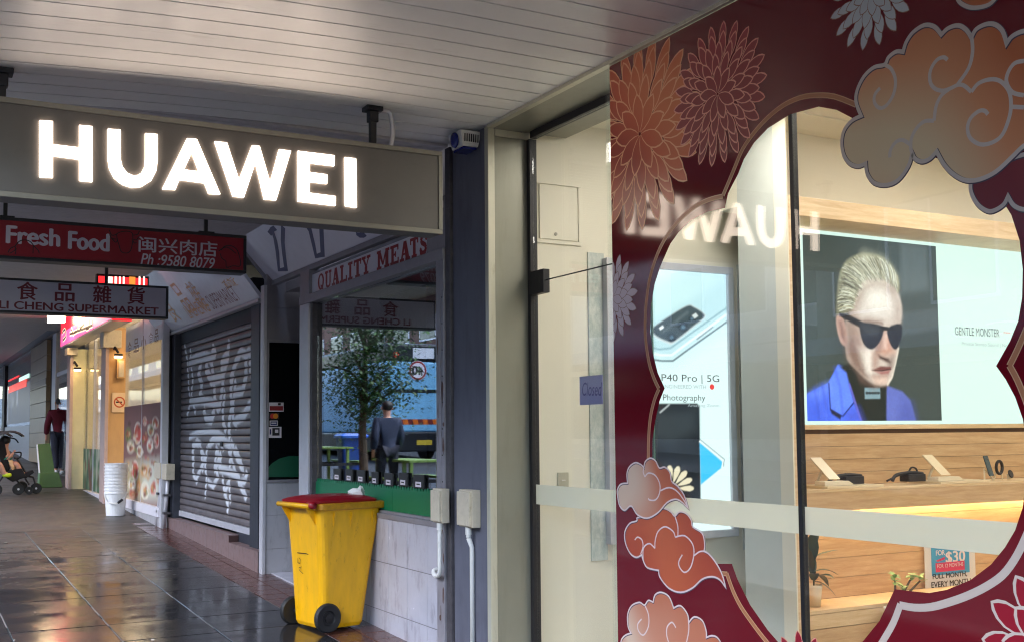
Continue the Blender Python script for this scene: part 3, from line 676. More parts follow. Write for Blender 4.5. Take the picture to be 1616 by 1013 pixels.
# jacket and roll-neck
pr.poly(Zp([(10, 970), (28, 832), (150, 770), (200, 680), (250, 700), (330, 970)]), (92, 124, 234), .008)
pr.poly(Zp([(430, 970), (440, 785), (520, 815), (560, 860), (590, 970)]), (110, 122, 190), .012)
pr.poly(Zp([(205, 690), (270, 670), (330, 740), (440, 780), (440, 970), (318, 970), (250, 800)]), (38, 46, 42), .012)
pr.poly(Zp([(196, 682), (240, 720), (275, 870), (220, 938), (158, 905), (150, 775)]), (112, 146, 246), .01, .9)
pr.poly(Zp([(15, 970), (30, 900), (110, 840), (150, 970)]), (70, 98, 206), .12, .7)
pr.poly(Zp([(60, 830), (150, 775), (165, 800), (90, 850)]), (132, 164, 252), .05, .6)
pr.poly(Zp([(250, 970), (240, 920), (300, 900), (330, 970)]), (84, 96, 196), .05, .7)
pr.poly(Zp([(500, 970), (520, 860), (570, 880), (590, 970)]), (88, 98, 168), .06, .7)
pr.line(Zp([(152, 775), (160, 905), (222, 938), (278, 868)]), .012, (44, 60, 130), .01)
pr.poly(Zp([(160, 900), (215, 935), (210, 955), (165, 925)]), (40, 44, 70), .008)
pr.line(Zp([(255, 780), (300, 920), (316, 965)]), .02, (120, 120, 210), .012, .8)
pr.poly(Zp([(330, 795), (408, 795), (410, 850), (332, 852)]), (150, 176, 184), .005, .8)
for k in range(5): pr.line(Zp([(340+14*k, 822), (346+14*k, 822)]), .02, (60, 74, 80), .006)
# head
face = [(262, 400), (275, 320), (330, 262), (400, 250), (470, 285), (500, 330), (516, 400), (512, 470), (500, 520), (500, 600), (482, 680), (470, 740), (440, 782), (380, 785), (330, 750), (290, 705), (250, 660), (236, 580), (236, 470)]
pr.poly(Zp(face), (204, 190, 178), .012, 1, 4)
pr.poly(Zp([(290, 300), (400, 258), (495, 340), (505, 440), (420, 470), (300, 460)]), (214, 206, 196), .05, .9)
pr.poly(Zp([(350, 330), (420, 320), (440, 380), (380, 410)]), (232, 232, 220), .06, .9)
pr.poly(Zp([(250, 480), (310, 480), (330, 600), (350, 690), (300, 690), (255, 640)]), (176, 152, 138), .05, .9)
pr.poly(Zp([(300, 600), (360, 620), (350, 730), (310, 690)]), (232, 224, 212), .04, .8)
pr.poly(Zp([(430, 520), (460, 530), (480, 620), (430, 640), (400, 620)]), (196, 150, 130), .04, .9)
pr.poly(Zp([(425, 520), (445, 525), (440, 600), (420, 600)]), (226, 200, 184), .025, .9)
pr.poly(Zp([(398, 630), (420, 640), (452, 652), (455, 668), (440, 665), (405, 650)]), (70, 46, 42), .012, .95)
pr.poly(Zp([(440, 660), (475, 640), (470, 690), (455, 690)]), (90, 66, 60), .03, .7)
pr.poly(Zp([(368, 708), (410, 688), (440, 690), (464, 690), (462, 706), (420, 712)]), (128, 82, 78), .008)
pr.poly(Zp([(380, 712), (420, 712), (462, 706), (450, 728), (415, 732)]), (172, 122, 116), .01)
pr.line(Zp([(368, 708), (415, 711), (462, 703)]), .008, (70, 40, 40), .008)
pr.poly(Zp([(370, 745), (440, 740), (445, 778), (385, 782)]), (216, 186, 168), .03, .8)
pr.line(Zp([(500, 600), (486, 670), (468, 742), (445, 780)]), .014, (236, 226, 210), .015, .8)
pr.poly(Zp([(300, 740), (380, 785), (440, 785), (440, 800), (330, 770)]), (60, 54, 50), .02, .7)
pr.poly(Zp([(190, 440), (212, 436), (235, 480), (246, 570), (236, 588), (212, 570), (192, 500)]), (196, 164, 150), .01, 1, 3)
pr.poly(Zp([(200, 465), (214, 462), (230, 520), (232, 565), (215, 545)]), (130, 96, 88), .02, .8)
pr.poly(Zp([(240, 590), (262, 600), (268, 665), (246, 650)]), (214, 196, 182), .02, .8)
hair = [(192, 430), (192, 370), (197, 290), (208, 220), (240, 165), (290, 134), (345, 126), (410, 142), (460, 180), (490, 230), (506, 280), (500, 320), (470, 285), (430, 258), (380, 250), (330, 265), (300, 310), (285, 360), (268, 405), (240, 430), (210, 428)]
pr.poly(Zp(hair), (150, 150, 128), .012, 1, 3)
pr.poly(Zp([(300, 330), (330, 275), (380, 258), (440, 268), (490, 310), (470, 330), (400, 300), (340, 320), (310, 370), (290, 400), (270, 400)]), (150, 128, 110), .05, .65)
pr.poly(Zp([(330, 140), (430, 170), (480, 250), (420, 240), (340, 240), (300, 290), (290, 220)]), (206, 206, 184), .08, .8)
pr.poly(Zp([(196, 420), (200, 330), (240, 250), (262, 330), (258, 410)]), (112, 108, 90), .05, .8)
hr = random.Random(3)
for k in range(420):                                                  # combed-back strands
    t = hr.random(); i = 15+t*4.5
    j = int(t*5); roots = [(268, 405), (285, 360), (300, 310), (330, 265), (380, 250), (430, 258), (470, 285), (498, 318)]
    f_ = t*6.99; a_ = roots[int(f_)]; c_ = roots[int(f_)+1]; fr_ = f_-int(f_)
    x_, y_ = a_[0]+(c_[0]-a_[0])*fr_, a_[1]+(c_[1]-a_[1])*fr_
    tops = [(196, 420), (194, 350), (200, 260), (230, 180), (290, 140), (370, 132), (440, 165), (488, 225)]
    a_ = tops[int(f_)]; c_ = tops[int(f_)+1]; X_, Y_ = a_[0]+(c_[0]-a_[0])*fr_, a_[1]+(c_[1]-a_[1])*fr_
    s0, s1 = hr.uniform(-.12, .4), hr.uniform(.55, 1.02); bend = hr.uniform(-16, 16)
    pts = []
    for q in range(5):
        u = s0+(s1-s0)*q/4; pts.append((x_+(X_-x_)*u+bend*math.sin(3.14*u), y_+(Y_-y_)*u-10*math.sin(3.14*u)+hr.uniform(-3, 3)))
    pr.line(Zp(pts), hr.uniform(.002, .007), hr.choice([(226, 228, 208), (218, 220, 200), (240, 242, 226), (96, 94, 78), (58, 58, 48), (74, 72, 60), (168, 164, 138), (196, 194, 168)]), .006, hr.uniform(.35, .9))
for pts, c_, sf, al in (([(236, 470), (262, 470), (300, 600), (350, 760), (300, 720), (240, 640)], (124, 98, 86), .05, .6), ([(405, 500), (430, 520), (420, 600), (395, 640), (372, 620)], (150, 112, 98), .03, .6), ([(300, 462), (350, 448), (420, 462), (420, 480), (310, 486)], (150, 124, 110), .03, .7), ([(350, 280), (440, 285), (470, 400), (380, 420), (340, 360)], (236, 228, 216), .08, .5), ([(250, 420), (300, 440), (300, 480), (250, 480)], (150, 126, 112), .04, .7), ([(470, 300), (512, 400), (510, 470), (480, 470), (478, 380)], (182, 166, 154), .04, .7), ([(262, 560), (300, 640), (345, 735), (320, 745), (270, 680), (240, 600)], (138, 112, 100), .035, .75), ([(345, 600), (372, 610), (366, 720), (340, 715)], (238, 230, 218), .03, .7), ([(366, 620), (400, 640), (396, 700), (370, 705)], (170, 130, 114), .03, .6), ([(395, 745), (435, 742), (430, 770), (400, 772)], (226, 200, 184), .03, .7), ([(372, 735), (450, 732), (446, 742), (380, 745)], (146, 106, 96), .02, .6), ([(300, 742), (345, 770), (400, 788), (380, 800), (310, 770)], (120, 94, 84), .03, .7)):
    pr.poly(Zp(pts), c_, sf, al)
for pts in ([(180, 695), (210, 800), (222, 930)], [(80, 800), (110, 970)], [(120, 780), (140, 900)]): pr.line(Zp(pts), .02, (70, 92, 190), .03, .5)
# sunglasses
pr.poly(Zp([(205, 424), (250, 432), (320, 468), (318, 500), (290, 488), (205, 440)]), (34, 36, 40), .008)
pr.poly(Zp([(306, 478), (340, 472), (420, 488), (424, 520), (405, 570), (370, 604), (335, 590), (314, 545)]), (40, 44, 52), .008, 1, 3)
pr.poly(Zp([(445, 500), (512, 478), (516, 540), (500, 590), (480, 605), (456, 570)]), (40, 44, 52), .008, 1, 3)
pr.line(Zp([(420, 500), (446, 502)]), .03, (34, 36, 40), .008)
pr.poly(Zp([(320, 485), (400, 498), (400, 530), (330, 530)]), (92, 98, 104), .04, .6)
pr.line(Zp([(330, 466), (400, 470), (420, 478)]), .012, (130, 108, 96), .02, .7)
g_ = np.random.default_rng(2); nz = g_.normal(0, 1, pr.U.shape)
for q in range(2): nz = (nz+np.roll(nz, 1, 0)+np.roll(nz, 1, 1)+np.roll(nz, -1, 0)+np.roll(nz, -1, 1))/5
pr.img = pr.img**1.18*1.12*np.clip(1+.12*nz, .6, 1.4)[..., None]
pr.build('lit_print', vcol_mat('portrait_inks', .205), gm)
tY('lettering', 'GENTLE MONSTER', 1507, 1577, 515.5, 528.5, yg-.002, K['txtgrey'], gm, depth=0)
a = P(1584, 524, 'Y', yg-.003); b_ = P(1594, 525.5, 'Y', yg-.003)
part(MB().box(a.x, b_.x, yg-.004, yg, b_.z, a.z), 'red_dash', K['txtred'], gm)
tY('lettering', 'Private Stereo Sound | Novel', 1518, 1597, 539, 546, yg-.002, K['txtpale'], gm, depth=0)

# goods on the shelf
SH = lambda px, py, dz=0: P(px, py, 'Z', zs+dz)
ym = (ysf+YU)/2
def phone_stand(px0, px1, lbl):
    a = P(px0, 760, 'Y', ym); b_ = P(px1, 760, 'Y', ym)
    t = thing('phone_stand', lbl, 'phone stand', (a.x, ym, zs), 'pale phones on trays along the oak shelf')
    part(MB().box(a.x-.05, b_.x+.35, ysf+.02, YU-.03, zs+.001, zs+.018), 'tray', K['phone'], t, bev=.003)
    part(MB().prism([(a.x-.04, ysf+.05, zs+.02), (b_.x+.1, ysf+.05, zs+.02), (b_.x+.04, ysf+.05, zs+.05), (a.x-.04, ysf+.05, zs+.05)], (0, .1, 0)), 'plinth', K['pot'], t, bev=.003)
    c = Vector(((a.x+b_.x)/2+.0, ym-.02, zs+.135))
    ax = Vector((.052, 0, 0)); up_ = Vector((-.035, .055, .075))
    f_ = part(MB().obox(c, ax, up_, up_.cross(ax).normalized()*.0045), 'phone', K['phone'], t, bev=.003)
    part(MB().tube([c+Vector((0, .02, 0)), c+Vector((-.02, .06, -.1))], .01, 8), 'support', K['pot'], t)
    return t
phone_stand(1287, 1311, 'pale phone on white tray at the window end of the oak shelf')
phone_stand(1464, 1486, 'pale phone on tray beside the headset case with a loop')
def headset_case(px, lbl):
    a = P(px, 760, 'Y', ym-.05)
    t = thing('headset_case', lbl, 'case', (a.x, ym, zs), 'black cases with glasses on the shelf')
    part(MB().box(a.x-.02, a.x+.16, ym-.06, ym+.03, zs+.02, zs+.075), 'case', K['leather'], t, bev=.006)
    part(MB().tube(cat_rom([(a.x-.16, ym-.03, zs+.03), (a.x-.12, ym-.03, zs+.07), (a.x, ym-.03, zs+.085), (a.x+.1, ym-.03, zs+.082), (a.x+.16, ym-.03, zs+.075)], 4), .013, 8), 'glasses_frame', K['leather'], t, smooth=True)
    part(MB().tube(cat_rom([(a.x-.16, ym+.02, zs+.028), (a.x-.06, ym+.02, zs+.06), (a.x+.06, ym+.02, zs+.09)], 4), .008, 8), 'temple', K['leather'], t, smooth=True)
    return t
h1 = headset_case(1337, 'black glasses case with folded glasses, nearest the shelf end')
h2 = headset_case(1436, 'black glasses case with a raised loop of cord')
a = wloc(h2); part(MB().tube(cat_rom([(a.x+.02, ym-.02, zs+.08), (a.x+.05, ym-.02, zs+.12), (a.x+.1, ym-.02, zs+.115), (a.x+.12, ym-.02, zs+.08)], 5), .007, 8), 'cord_loop', K['leather'], h2, smooth=True)
wp = thing('slate_phone', 'dark slate phone standing upright on a cream easel on the shelf', 'phone', P(1560, 757, 'Y', ym))
a = P(1560, 740, 'Y', ym)
part(MB().obox((a.x, ym, zs+.115), (.034, .006, 0), (-.008, .02, .078), Vector((0, -.1, .02)).normalized()*.005), 'phone', K['phoneback'], wp, bev=.006)
part(MB().tube([(a.x-.05, ym+.0, zs), (a.x, ym+.04, zs+.09), (a.x+.06, ym+.0, zs)], .007, 8), 'easel', K['pot'], wp)
part(MB().lathe([(.006, 0), (.006, .004)], (a.x-.012, ym-.002, zs+.165), 10, (0, -1, 0)), 'camera', K['black'], wp)
sm = thing('smart_watch', 'dark watch on a curved cream stand beside the slate phone', 'watch', P(1577, 757, 'Y', ym))
a = P(1577, 738, 'Y', ym)
part(MB().tube([(a.x+.036*math.cos(t/14*6.283), ym, zs+.1+.05*math.sin(t/14*6.283)) for t in range(15)], .012, 8), 'strap', K['leather'], sm, smooth=True)
part(MB().tube([(a.x-.03, ym+.03, zs), (a.x+.0, ym+.03, zs+.06), (a.x+.05, ym+.02, zs+.06), (a.x+.06, ym+.02, zs)], .006, 8), 'stand', K['pot'], sm)
w2 = thing('round_watch', 'small round dark watch lying at the far end of the shelf', 'watch', P(1592, 757, 'Y', ym))
a = P(1594, 747, 'Y', ym)
part(MB().lathe([(.03, 0), (.034, .005), (.03, .012)], (a.x, ym, zs+.045), 18, (.2, -1, .3)), 'watch_face', K['leather'], w2)
part(MB().tube([(a.x, ym+.01, zs+.003), (a.x, ym+.02, zs+.045)], .012, 8), 'support', K['pot'], w2)
# plan poster, plants
ps = thing('price_poster', 'white paper poster with blue $30 offer leaning on the oak bench', 'poster', P(1500, 935, 'Y', YU-.03))
yq = YU-.03; a, b_ = P(1459, 866, 'Y', yq), P(1541, 940, 'Y', yq)
part(MB().box(a.x, b_.x, yq, yq+.006, zf+.001, P(1500, 858, 'Y', yq).z), 'sheet', K['paper'], ps)
a, b_ = P(1469, 861, 'Y', yq), P(1530, 902, 'Y', yq); K['skyblue'] = mat('print_sky_blue', (56, 154, 206), .4); K['magenta'] = mat('print_magenta', (206, 38, 90), .4)
part(MB().box(a.x, b_.x, yq-.002, yq-.0002, b_.z, a.z), 'blue_panel', K['skyblue'], ps)
tY('lettering', '$30', 1493, 1523, 870, 890, yq-.002, K['whiteprint'], ps, heavy=.04, depth=0)
tY('lettering', 'FOR', 1477, 1491, 868, 876, yq-.002, K['whiteprint'], ps, heavy=.03, depth=0)
part(MB().prism([P(1477, 884, 'Y', yq-.003), P(1491, 878, 'Y', yq-.003), P(1491, 882, 'Y', yq-.003), P(1480, 886, 'Y', yq-.003)], (0, .001, 0)), 'slash', K['magenta'], ps)
a, b_ = P(1476, 888, 'Y', yq), P(1522, 898, 'Y', yq)
part(MB().box(a.x, b_.x, yq-.0035, yq-.0021, b_.z, a.z), 'magenta_bar', K['magenta'], ps)
tY('lettering', 'FOR 12 MONTHS', 1479, 1520, 890, 896, yq-.0036, K['whiteprint'], ps, depth=0)
tY('lettering', 'FULL MONTH,', 1472, 1526, 905.5, 914.5, yq-.001, K['blackline'], ps, heavy=.04, depth=0)
tY('lettering', 'EVERY MONTH', 1470, 1532, 918, 927, yq-.001, K['blackline'], ps, heavy=.04, depth=0)
def leaf(b, base, d, L, w, droop_=.3, n=5):
    d = Vector(d).normalized(); s = d.cross(Vector((0, 0, 1)))
    s = s.normalized() if s.length > .05 else Vector((1, 0, 0))
    v = []
    for i in range(n+1):
        t = i/n; p = Vector(base)+d*L*t+Vector((0, 0, -droop_*L*t*t)); ww = w*math.sin(math.pi*min(.12+t*.88, 1))**.8
        v += [p-s*ww*.5+Vector((0, 0, ww*.12)), p, p+s*ww*.5+Vector((0, 0, ww*.12))]
    f = []
    for i in range(n): f += [(3*i, 3*i+1, 3*i+4, 3*i+3), (3*i+1, 3*i+2, 3*i+5, 3*i+4)]
    b.add(v, f)
yb = (ybf+YU)/2-.04
pl = thing('leafy_plant', 'dark leafy plant in a tapered cream pot on the oak bench', 'plant', P(1285, 958, 'Y', yb))
a = P(1284.5, 940, 'Y', yb); a.z = zf
part(MB().lathe([(.042, .0), (.058, .13), (.06, .15), (.052, .15), (.05, .12)], (a.x, yb, zf), 18), 'pot', K['pot'], pl, smooth=True)
pr_ = random.Random(5); stems = MB()
for d, z0_, L, w, dr in (((-.2, -.2, 1), .32, .2, .085, .0), ((-.3, 0, .9), .25, .22, .09, .1), ((.9, -.1, .25), .34, .22, .05, .1), ((.8, -.4, .3), .24, .17, .055, .5), ((.7, .2, .2), .2, .2, .06, .7), ((.3, -.8, .5), .2, .16, .07, .5), ((-.4, -.5, .6), .18, .16, .07, .3), ((.2, .4, .8), .22, .2, .08, .1), ((.5, -.5, -.1), .17, .14, .06, .6), ((-.1, -.3, 1), .4, .17, .07, 0)):
    q = (a.x+d[0]*.02, yb+d[1]*.02, zf+z0_); lb_ = MB(); leaf(lb_, q, d, L, w, dr)
    lo = part(lb_, 'leaf', K['leafdark'], pl, smooth=True); stems.tube([(a.x, yb, zf+.12), ((a.x+q[0])/2, (yb+q[1])/2, zf+.12+z0_*.4), q], .004, 6)
part(stems, 'stems', K['leafdark'], pl)
ja = thing('jade_plant', 'pale green jade plant in a white pot in front of the oak bench', 'plant', P(1420, 985, 'Y', ybf-.14))
yj = ybf-.13; a = P(1418, 950, 'Y', yj); zj = P(1400, 962, 'Y', yj).z
part(MB().lathe([(.07, -.16), (.098, 0), (.102, .01), (.09, .01), (.088, -.02)], (a.x-.0, yj, zj), 20), 'pot', K['white'], ja, smooth=True)
part(MB().lathe([(.07, zj-.16-ZS-.001), (.075, 0)], (a.x, yj, ZS+.0), 18) if False else MB().lathe([(.09, 0), (.09, zj-.165-ZS)], (a.x, yj, ZS+.001), 18), 'pot_stand', K['oak2'], ja)
stm = MB()
for tx, tz in ((1412, 915), (1438, 912), (1452, 916), (1425, 930)):
    q = P(tx, tz, 'Y', yj); stm.tube([(a.x, yj, zj), ((a.x+q.x)/2, yj+.01, (zj+q.z)/2+.01), q], [.012, .009, .006], 7)
    for k in range(11):
        an = pr_.uniform(0, 6.28); lb_ = MB(); leaf(lb_, q+Vector((0, 0, pr_.uniform(-.02, .03))), (math.cos(an), math.sin(an), pr_.uniform(-.1, .9)), pr_.uniform(.045, .07), .032, .1, 4)
        part(lb_, 'leaf', K['leafpale'], ja, smooth=True)
part(stm, 'stems', K['bark'], ja)

# ------------------------------------------------------------------ maroon window film with its printed pattern
XV = -.0022
vf = thing('window_film', 'large maroon window film with ornate cut-out, flowers and clouds', 'window film', (0, 3.5, ZS))
V = lambda pts, x=XV: [P(px, py, 'X', x) for px, py in pts]
YE = P(968, 520, 'X', XV).y
ap = [(1247, 181), (1212, 203), (1190, 226), (1174, 252), (1165, 275), (1156, 292), (1149, 306), (1144, 329), (1116, 335), (1091, 348), (1071, 367), (1058, 385), (1042, 421), (1033, 449), (1027, 485), (1026, 524), (1030, 556), (1038, 588), (1049, 612), (1041, 632), (1034, 664), (1030, 693), (1029, 722), (1032, 760), (1040, 800), (1056, 838), (1085, 872), (1110, 884), (1134, 889), (1155, 889), (1164, 914), (1184, 954), (1212, 994), (1240, 1026), (1290, 1040), (1330, 1034), (1362, 1011), (1388, 979), (1412, 929), (1436, 932), (1467, 935), (1494, 930), (1531, 915), (1564, 890), (1586, 863), (1602, 836), (1614, 800), (1620, 750), (1619, 690), (1614, 660), (1602, 626), (1587, 598), (1572, 577), (1594, 538), (1607, 506), (1613, 470), (1614, 425), (1609, 380), (1596, 340), (1570, 298), (1520, 262), (1450, 242), (1400, 236), (1385, 218), (1345, 187), (1320, 174), (1292, 169)]
ZT = CZ-.024
outer = [Vector((0, YE, ZS)), Vector((0, YE, ZT)), Vector((0, .9, ZT)), Vector((0, .9, ZS))]
link('film', fill_mesh('film', [outer, V(ap)], 'X', XV), K['vinyl'], vf)
inks = {}
def ink(name, c, rough=.3):
    if name not in inks: inks[name] = mat('film_'+name, c, rough, spec=.4)
    return inks[name]
def gradink(name, stops, ang, sc, rough=.3):
    """printed colour blend across a cloud"""
    m, n, l, b = nodes('film_'+name); g = n.new('ShaderNodeNewGeometry'); t = n.new('ShaderNodeTexNoise'); t.inputs['Scale'].default_value = sc
    t.inputs['Detail'].default_value = 0; l.new(g.outputs['Position'], t.inputs['Vector'])
    d = n.new('ShaderNodeVectorMath'); d.operation = 'DOT_PRODUCT'; d.inputs[1].default_value = (0, math.cos(ang)*1.5, math.sin(ang)*1.5); l.new(g.outputs['Position'], d.inputs[0])
    s_ = n.new('ShaderNodeMath'); s_.operation = 'MULTIPLY_ADD'; s_.inputs[1].default_value = 1.6; l.new(t.outputs[0], s_.inputs[0]); l.new(d.outputs['Value'], s_.inputs[2])
    w = n.new('ShaderNodeMath'); w.operation = 'PINGPONG'; w.inputs[1].default_value = 1; l.new(s_.outputs[0], w.inputs[0])
    cr = n.new('ShaderNodeValToRGB')
    while len(cr.color_ramp.elements) < len(stops): cr.color_ramp.elements.new(.5)
    for e, (p_, c_) in zip(cr.color_ramp.elements, stops): e.position = p_; e.color = (*lin(c_), 1)
    l.new(w.outputs[0], cr.inputs[0]); l.new(cr.outputs[0], b.inputs['Base Color']); b.inputs['Roughness'].default_value = rough
    return m
gold = gradink('gold_blend', [(.05, (184, 100, 58)), (.45, (206, 136, 92)), (.9, (210, 184, 144))], 2.2, .9)
copper = gradink('copper_blend', [(.1, (168, 72, 44)), (.55, (186, 104, 72)), (.95, (206, 178, 156))], 2.6, 1.3)
rust = gradink('rust_blend', [(.1, (142, 40, 38)), (.5, (170, 70, 48)), (.9, (188, 92, 58))], 2.0, 1.1)
wine = gradink('wine_blend', [(.1, (112, 26, 36)), (.6, (140, 54, 50)), (.95, (158, 60, 50))], 2.4, 1.0)
K['pinkline'] = ink('pale_outline', (220, 200, 198)); K['silver'] = ink('silver_outline', (196, 180, 168)); K['bronze'] = ink('bronze', (172, 112, 76)); K['bronzel'] = ink('bronze_edge', (206, 158, 122))
NX = Vector((-1, 0, 0))
def clipY(pts, ymax, zmax):
    for ax_, lim in ((1, ymax), (2, zmax)):
        out = []
        for i, p in enumerate(pts):
            q = pts[(i+1) % len(pts)]; a, b = p[ax_] <= lim, q[ax_] <= lim
            if a: out.append(p)
            if a != b: t = (lim-p[ax_])/(q[ax_]-p[ax_]); out.append(p.lerp(q, t))
        pts = out
        if len(pts) < 3: return []
    return pts
LAY = [XV-.0004]
def lay():
    LAY[0] -= .00006; return LAY[0]
def flower(lbl, c, R, rings, fill, line, lw, xo, sq=1.0, rot=0, keep=None):
    """chrysanthemum of outlined petals: each ring (r0, r1, n, half width)"""
    C0 = P(c[0], c[1], 'X', XV); A_, B_ = MB(), MB(); x = XV-xo
    for r0, r1, n, hw, ph in rings:
        x -= .00003
        for k in range(n):
            x -= .000012
            a = (k+ph)/n*2*math.pi+rot
            if keep and not keep(a): continue
            d = Vector((0, -math.cos(a), math.sin(a))); q = Vector((0, math.sin(a), math.cos(a)))
            def pet(e, x_):
                L0, L1 = r0*R-e*.3, r1*R+e*1.6
                out = [];
                for t, w in ((0, 0), (.15, .45), (.35, .85), (.55, 1), (.75, .82), (.9, .42), (1, 0)): out.append((t, w))
                pts = [C0+d*(L0+(L1-L0)*t)+q*(hw*R*w+(e if 0 < t < 1 else 0)) for t, w in out]
                pts += [C0+d*(L0+(L1-L0)*t)-q*(hw*R*w+(e if 0 < t < 1 else 0)) for t, w in reversed(out[1:-1])]
                pts = [Vector((x_, p.y, C0.z+(p.z-C0.z)*sq)) for p in pts]
                return clipY(pts, YE-.001, ZT-.002)
            p1 = pet(lw, x); p2 = pet(0, x-.000006)
            if len(p1) > 2: A_.poly(p1)
            if len(p2) > 2: B_.poly(p2)
    o = B_.build('flower', fill, vf, fix=False); o['label'] = lbl
    A_.build('petal_outline', line, o, fix=False)
    return o
big = lambda: [(.55, 1.06, 22, .078, .2), (.44, .93, 20, .078, .7), (.30, .80, 17, .08, .3), (.18, .64, 13, .08, .6), (.02, .45, 9, .09, .25)]
flower('russet chrysanthemum at the top corner of the film', (1010, 212), .49, big(), gradink('russet_blend', [(.1, (158, 48, 28)), (.6, (194, 82, 42)), (.95, (206, 108, 58))], 2.2, 1.4), ink('russet_line', (232, 172, 132)), .0062, .0006, rot=.1)
flower('dark red chrysanthemum right of the russet one', (1133, 149), .335, [(.6, 1.04, 22, .07, .1), (.48, .9, 20, .072, .6), (.34, .76, 17, .074, .2), (.2, .6, 13, .072, .5), (.02, .4, 9, .08, .3)], gradink('crimson_blend', [(.1, (134, 22, 34)), (.9, (160, 42, 52))], 1.8, 1.6), ink('rose_line', (226, 156, 136)), .0052, .0014, rot=-.05)
flower('pale lilac chrysanthemum cut by the left edge of the film', (966, 470), .245, [(.55, 1.0, 16, .085, .1), (.36, .82, 15, .095, .6), (.18, .62, 12, .1, .2), (.02, .42, 9, .1, .6)], ink('lilac', (196, 180, 190)), ink('taupe_line', (130, 96, 84)), .0026, .0006, rot=.0)
flower('silver white chrysanthemum at the top of the film', (1376, -12), .235, [(.55, 1.0, 16, .085, .1), (.36, .82, 15, .095, .6), (.18, .62, 12, .1, .2), (.02, .42, 9, .1, .6)], ink('silver_white', (190, 192, 192)), ink('brown_line', (140, 92, 70)), .0026, .0006, rot=.1)
flower('bright red chrysanthemum at the lower right of the film', (1672, 1040), .30, [(.40, 1.0, 13, .13, .36), (.2, .72, 10, .14, .8)], ink('carmine', (142, 22, 40)), K['silver'], .008, .0006, rot=.0)
flower('red chrysanthemum peeping up at the bottom by the pane joint', (1268, 1075), .215, [(.5, 1.0, 12, .1, .25), (.2, .8, 11, .12, .75)], ink('carmine', (142, 22, 40)), ink('rose_line', (190, 122, 108)), .003, .0006)
# border stripe
SN = [0.]
def stripe(pts, w, m, m2, k=3, nm='border_stripe'):
    SN[0] += .00003; q = cat_rom(V(pts), k); x = XV-.0004-SN[0]
    o = MB().ribbon([Vector((x-.0003, p.y, p.z)) for p in q], w, NX).build(nm, m, vf, fix=False)
    MB().ribbon([Vector((x, p.y, p.z)) for p in q], w+.008, NX).build('stripe_edge', m2, o, fix=False)
stripe([(1351, 166), (1317, 153), (1287, 151), (1262, 155), (1236, 167), (1212, 186), (1190, 210), (1172, 236), (1160, 264), (1150, 288), (1141, 309)], .016, K['bronze'], K['bronzel'])
stripe([(1141, 310), (1118, 316), (1094, 328), (1069, 351), (1048, 380), (1034, 411), (1024, 447), (1019, 490), (1018.5, 530), (1024, 570), (1032, 596), (1040, 613)], .016, K['bronze'], K['bronzel'])
stripe([(1040, 613), (1033, 630), (1027, 655), (1024, 685), (1023, 725)], .016, K['bronze'], K['bronzel'])
stripe([(1136, 904), (1148, 905)], .014, K['bronze'], K['bronzel'])
stripe([(1147, 904), (1157, 932), (1169, 956), (1184, 978), (1202, 1002), (1225, 1030)], .016, K['bronze'], K['bronzel'])
stripe([(1640, 470), (1623, 512), (1605, 553), (1593, 577)], .018, K['bronze'], K['bronzel'])
stripe([(1593, 576), (1606, 600), (1622, 640), (1632, 680)], .018, K['bronze'], K['bronzel'])
stripe([(1376, 1040), (1394, 1010), (1410, 982), (1421, 953)], .022, K['silver'], K['silver'])
stripe([(1420, 954), (1443, 958), (1470, 957), (1500, 949), (1530, 938), (1558, 924), (1582, 907), (1600, 884), (1614, 858), (1626, 830)], .022, K['silver'], K['silver'])
# clouds
def cloud(lbl, org, sc, outline, strokes, fill, line, w, x):
    z = lambda pts: [(org[0]+px*sc, org[1]+py*sc) for px, py in pts]
    lobes = V(z(outline), XV)
    # keep the cusps where two lobes meet
    out = []; n = len(lobes)
    sharp = set()
    for i in range(n):
        d1 = lobes[i]-lobes[i-1]; d2 = lobes[(i+1) % n]-lobes[i]
        if d1.length > 0 and d2.length > 0 and d1.angle(d2) > 1.15: sharp.add(i)
    for i in range(n):
        p0 = lobes[i-1] if i not in sharp else lobes[i]; p1 = lobes[i]; p2 = lobes[(i+1) % n]; p3 = lobes[(i+2) % n] if (i+1) % n not in sharp else p2
        for t in range(4):
            t /= 4; out.append(.5*((2*p1)+(p2-p0)*t+(2*p0-5*p1+4*p2-p3)*t*t+(3*p1-p0-3*p2+p3)*t**3))
    out = [Vector((p.x, min(p.y, YE-.004), p.z)) for p in out]
    o = link('cloud', fill_mesh('cloud', [out], 'X', x), fill, vf); o['label'] = lbl
    b = MB(); b.ribbon([Vector((x-.00015, p.y, p.z)) for p in out], w, NX, True)
    for i_, s_ in enumerate(strokes):
        q = cat_rom(V(z(s_), x), 4); b.ribbon([Vector((x-.0002-.00003*i_, p.y, p.z)) for p in q], w*.92, NX)
    b.build('cloud_outline', line, o, fix=False)
    e = MB(); e.ribbon([Vector((x-.0001, p.y-.003, p.z-.003)) for p in out], w*1.25, NX, True); e.build('cloud_shade_line', ink('slate_line', (70, 56, 72)), o, fix=False)
    return o
sA = 296/937
cloud('wine red cloud at the right edge under the gold cloud', (1320, 20), sA, [(672, 845), (672, 890), (690, 935), (720, 972), (762, 994), (800, 985), (838, 958), (858, 920), (888, 965), (940, 985), (1010, 970), (1060, 900), (1050, 780), (1000, 700), (800, 760)], [], wine, K['silver'], .016, XV-.0014)
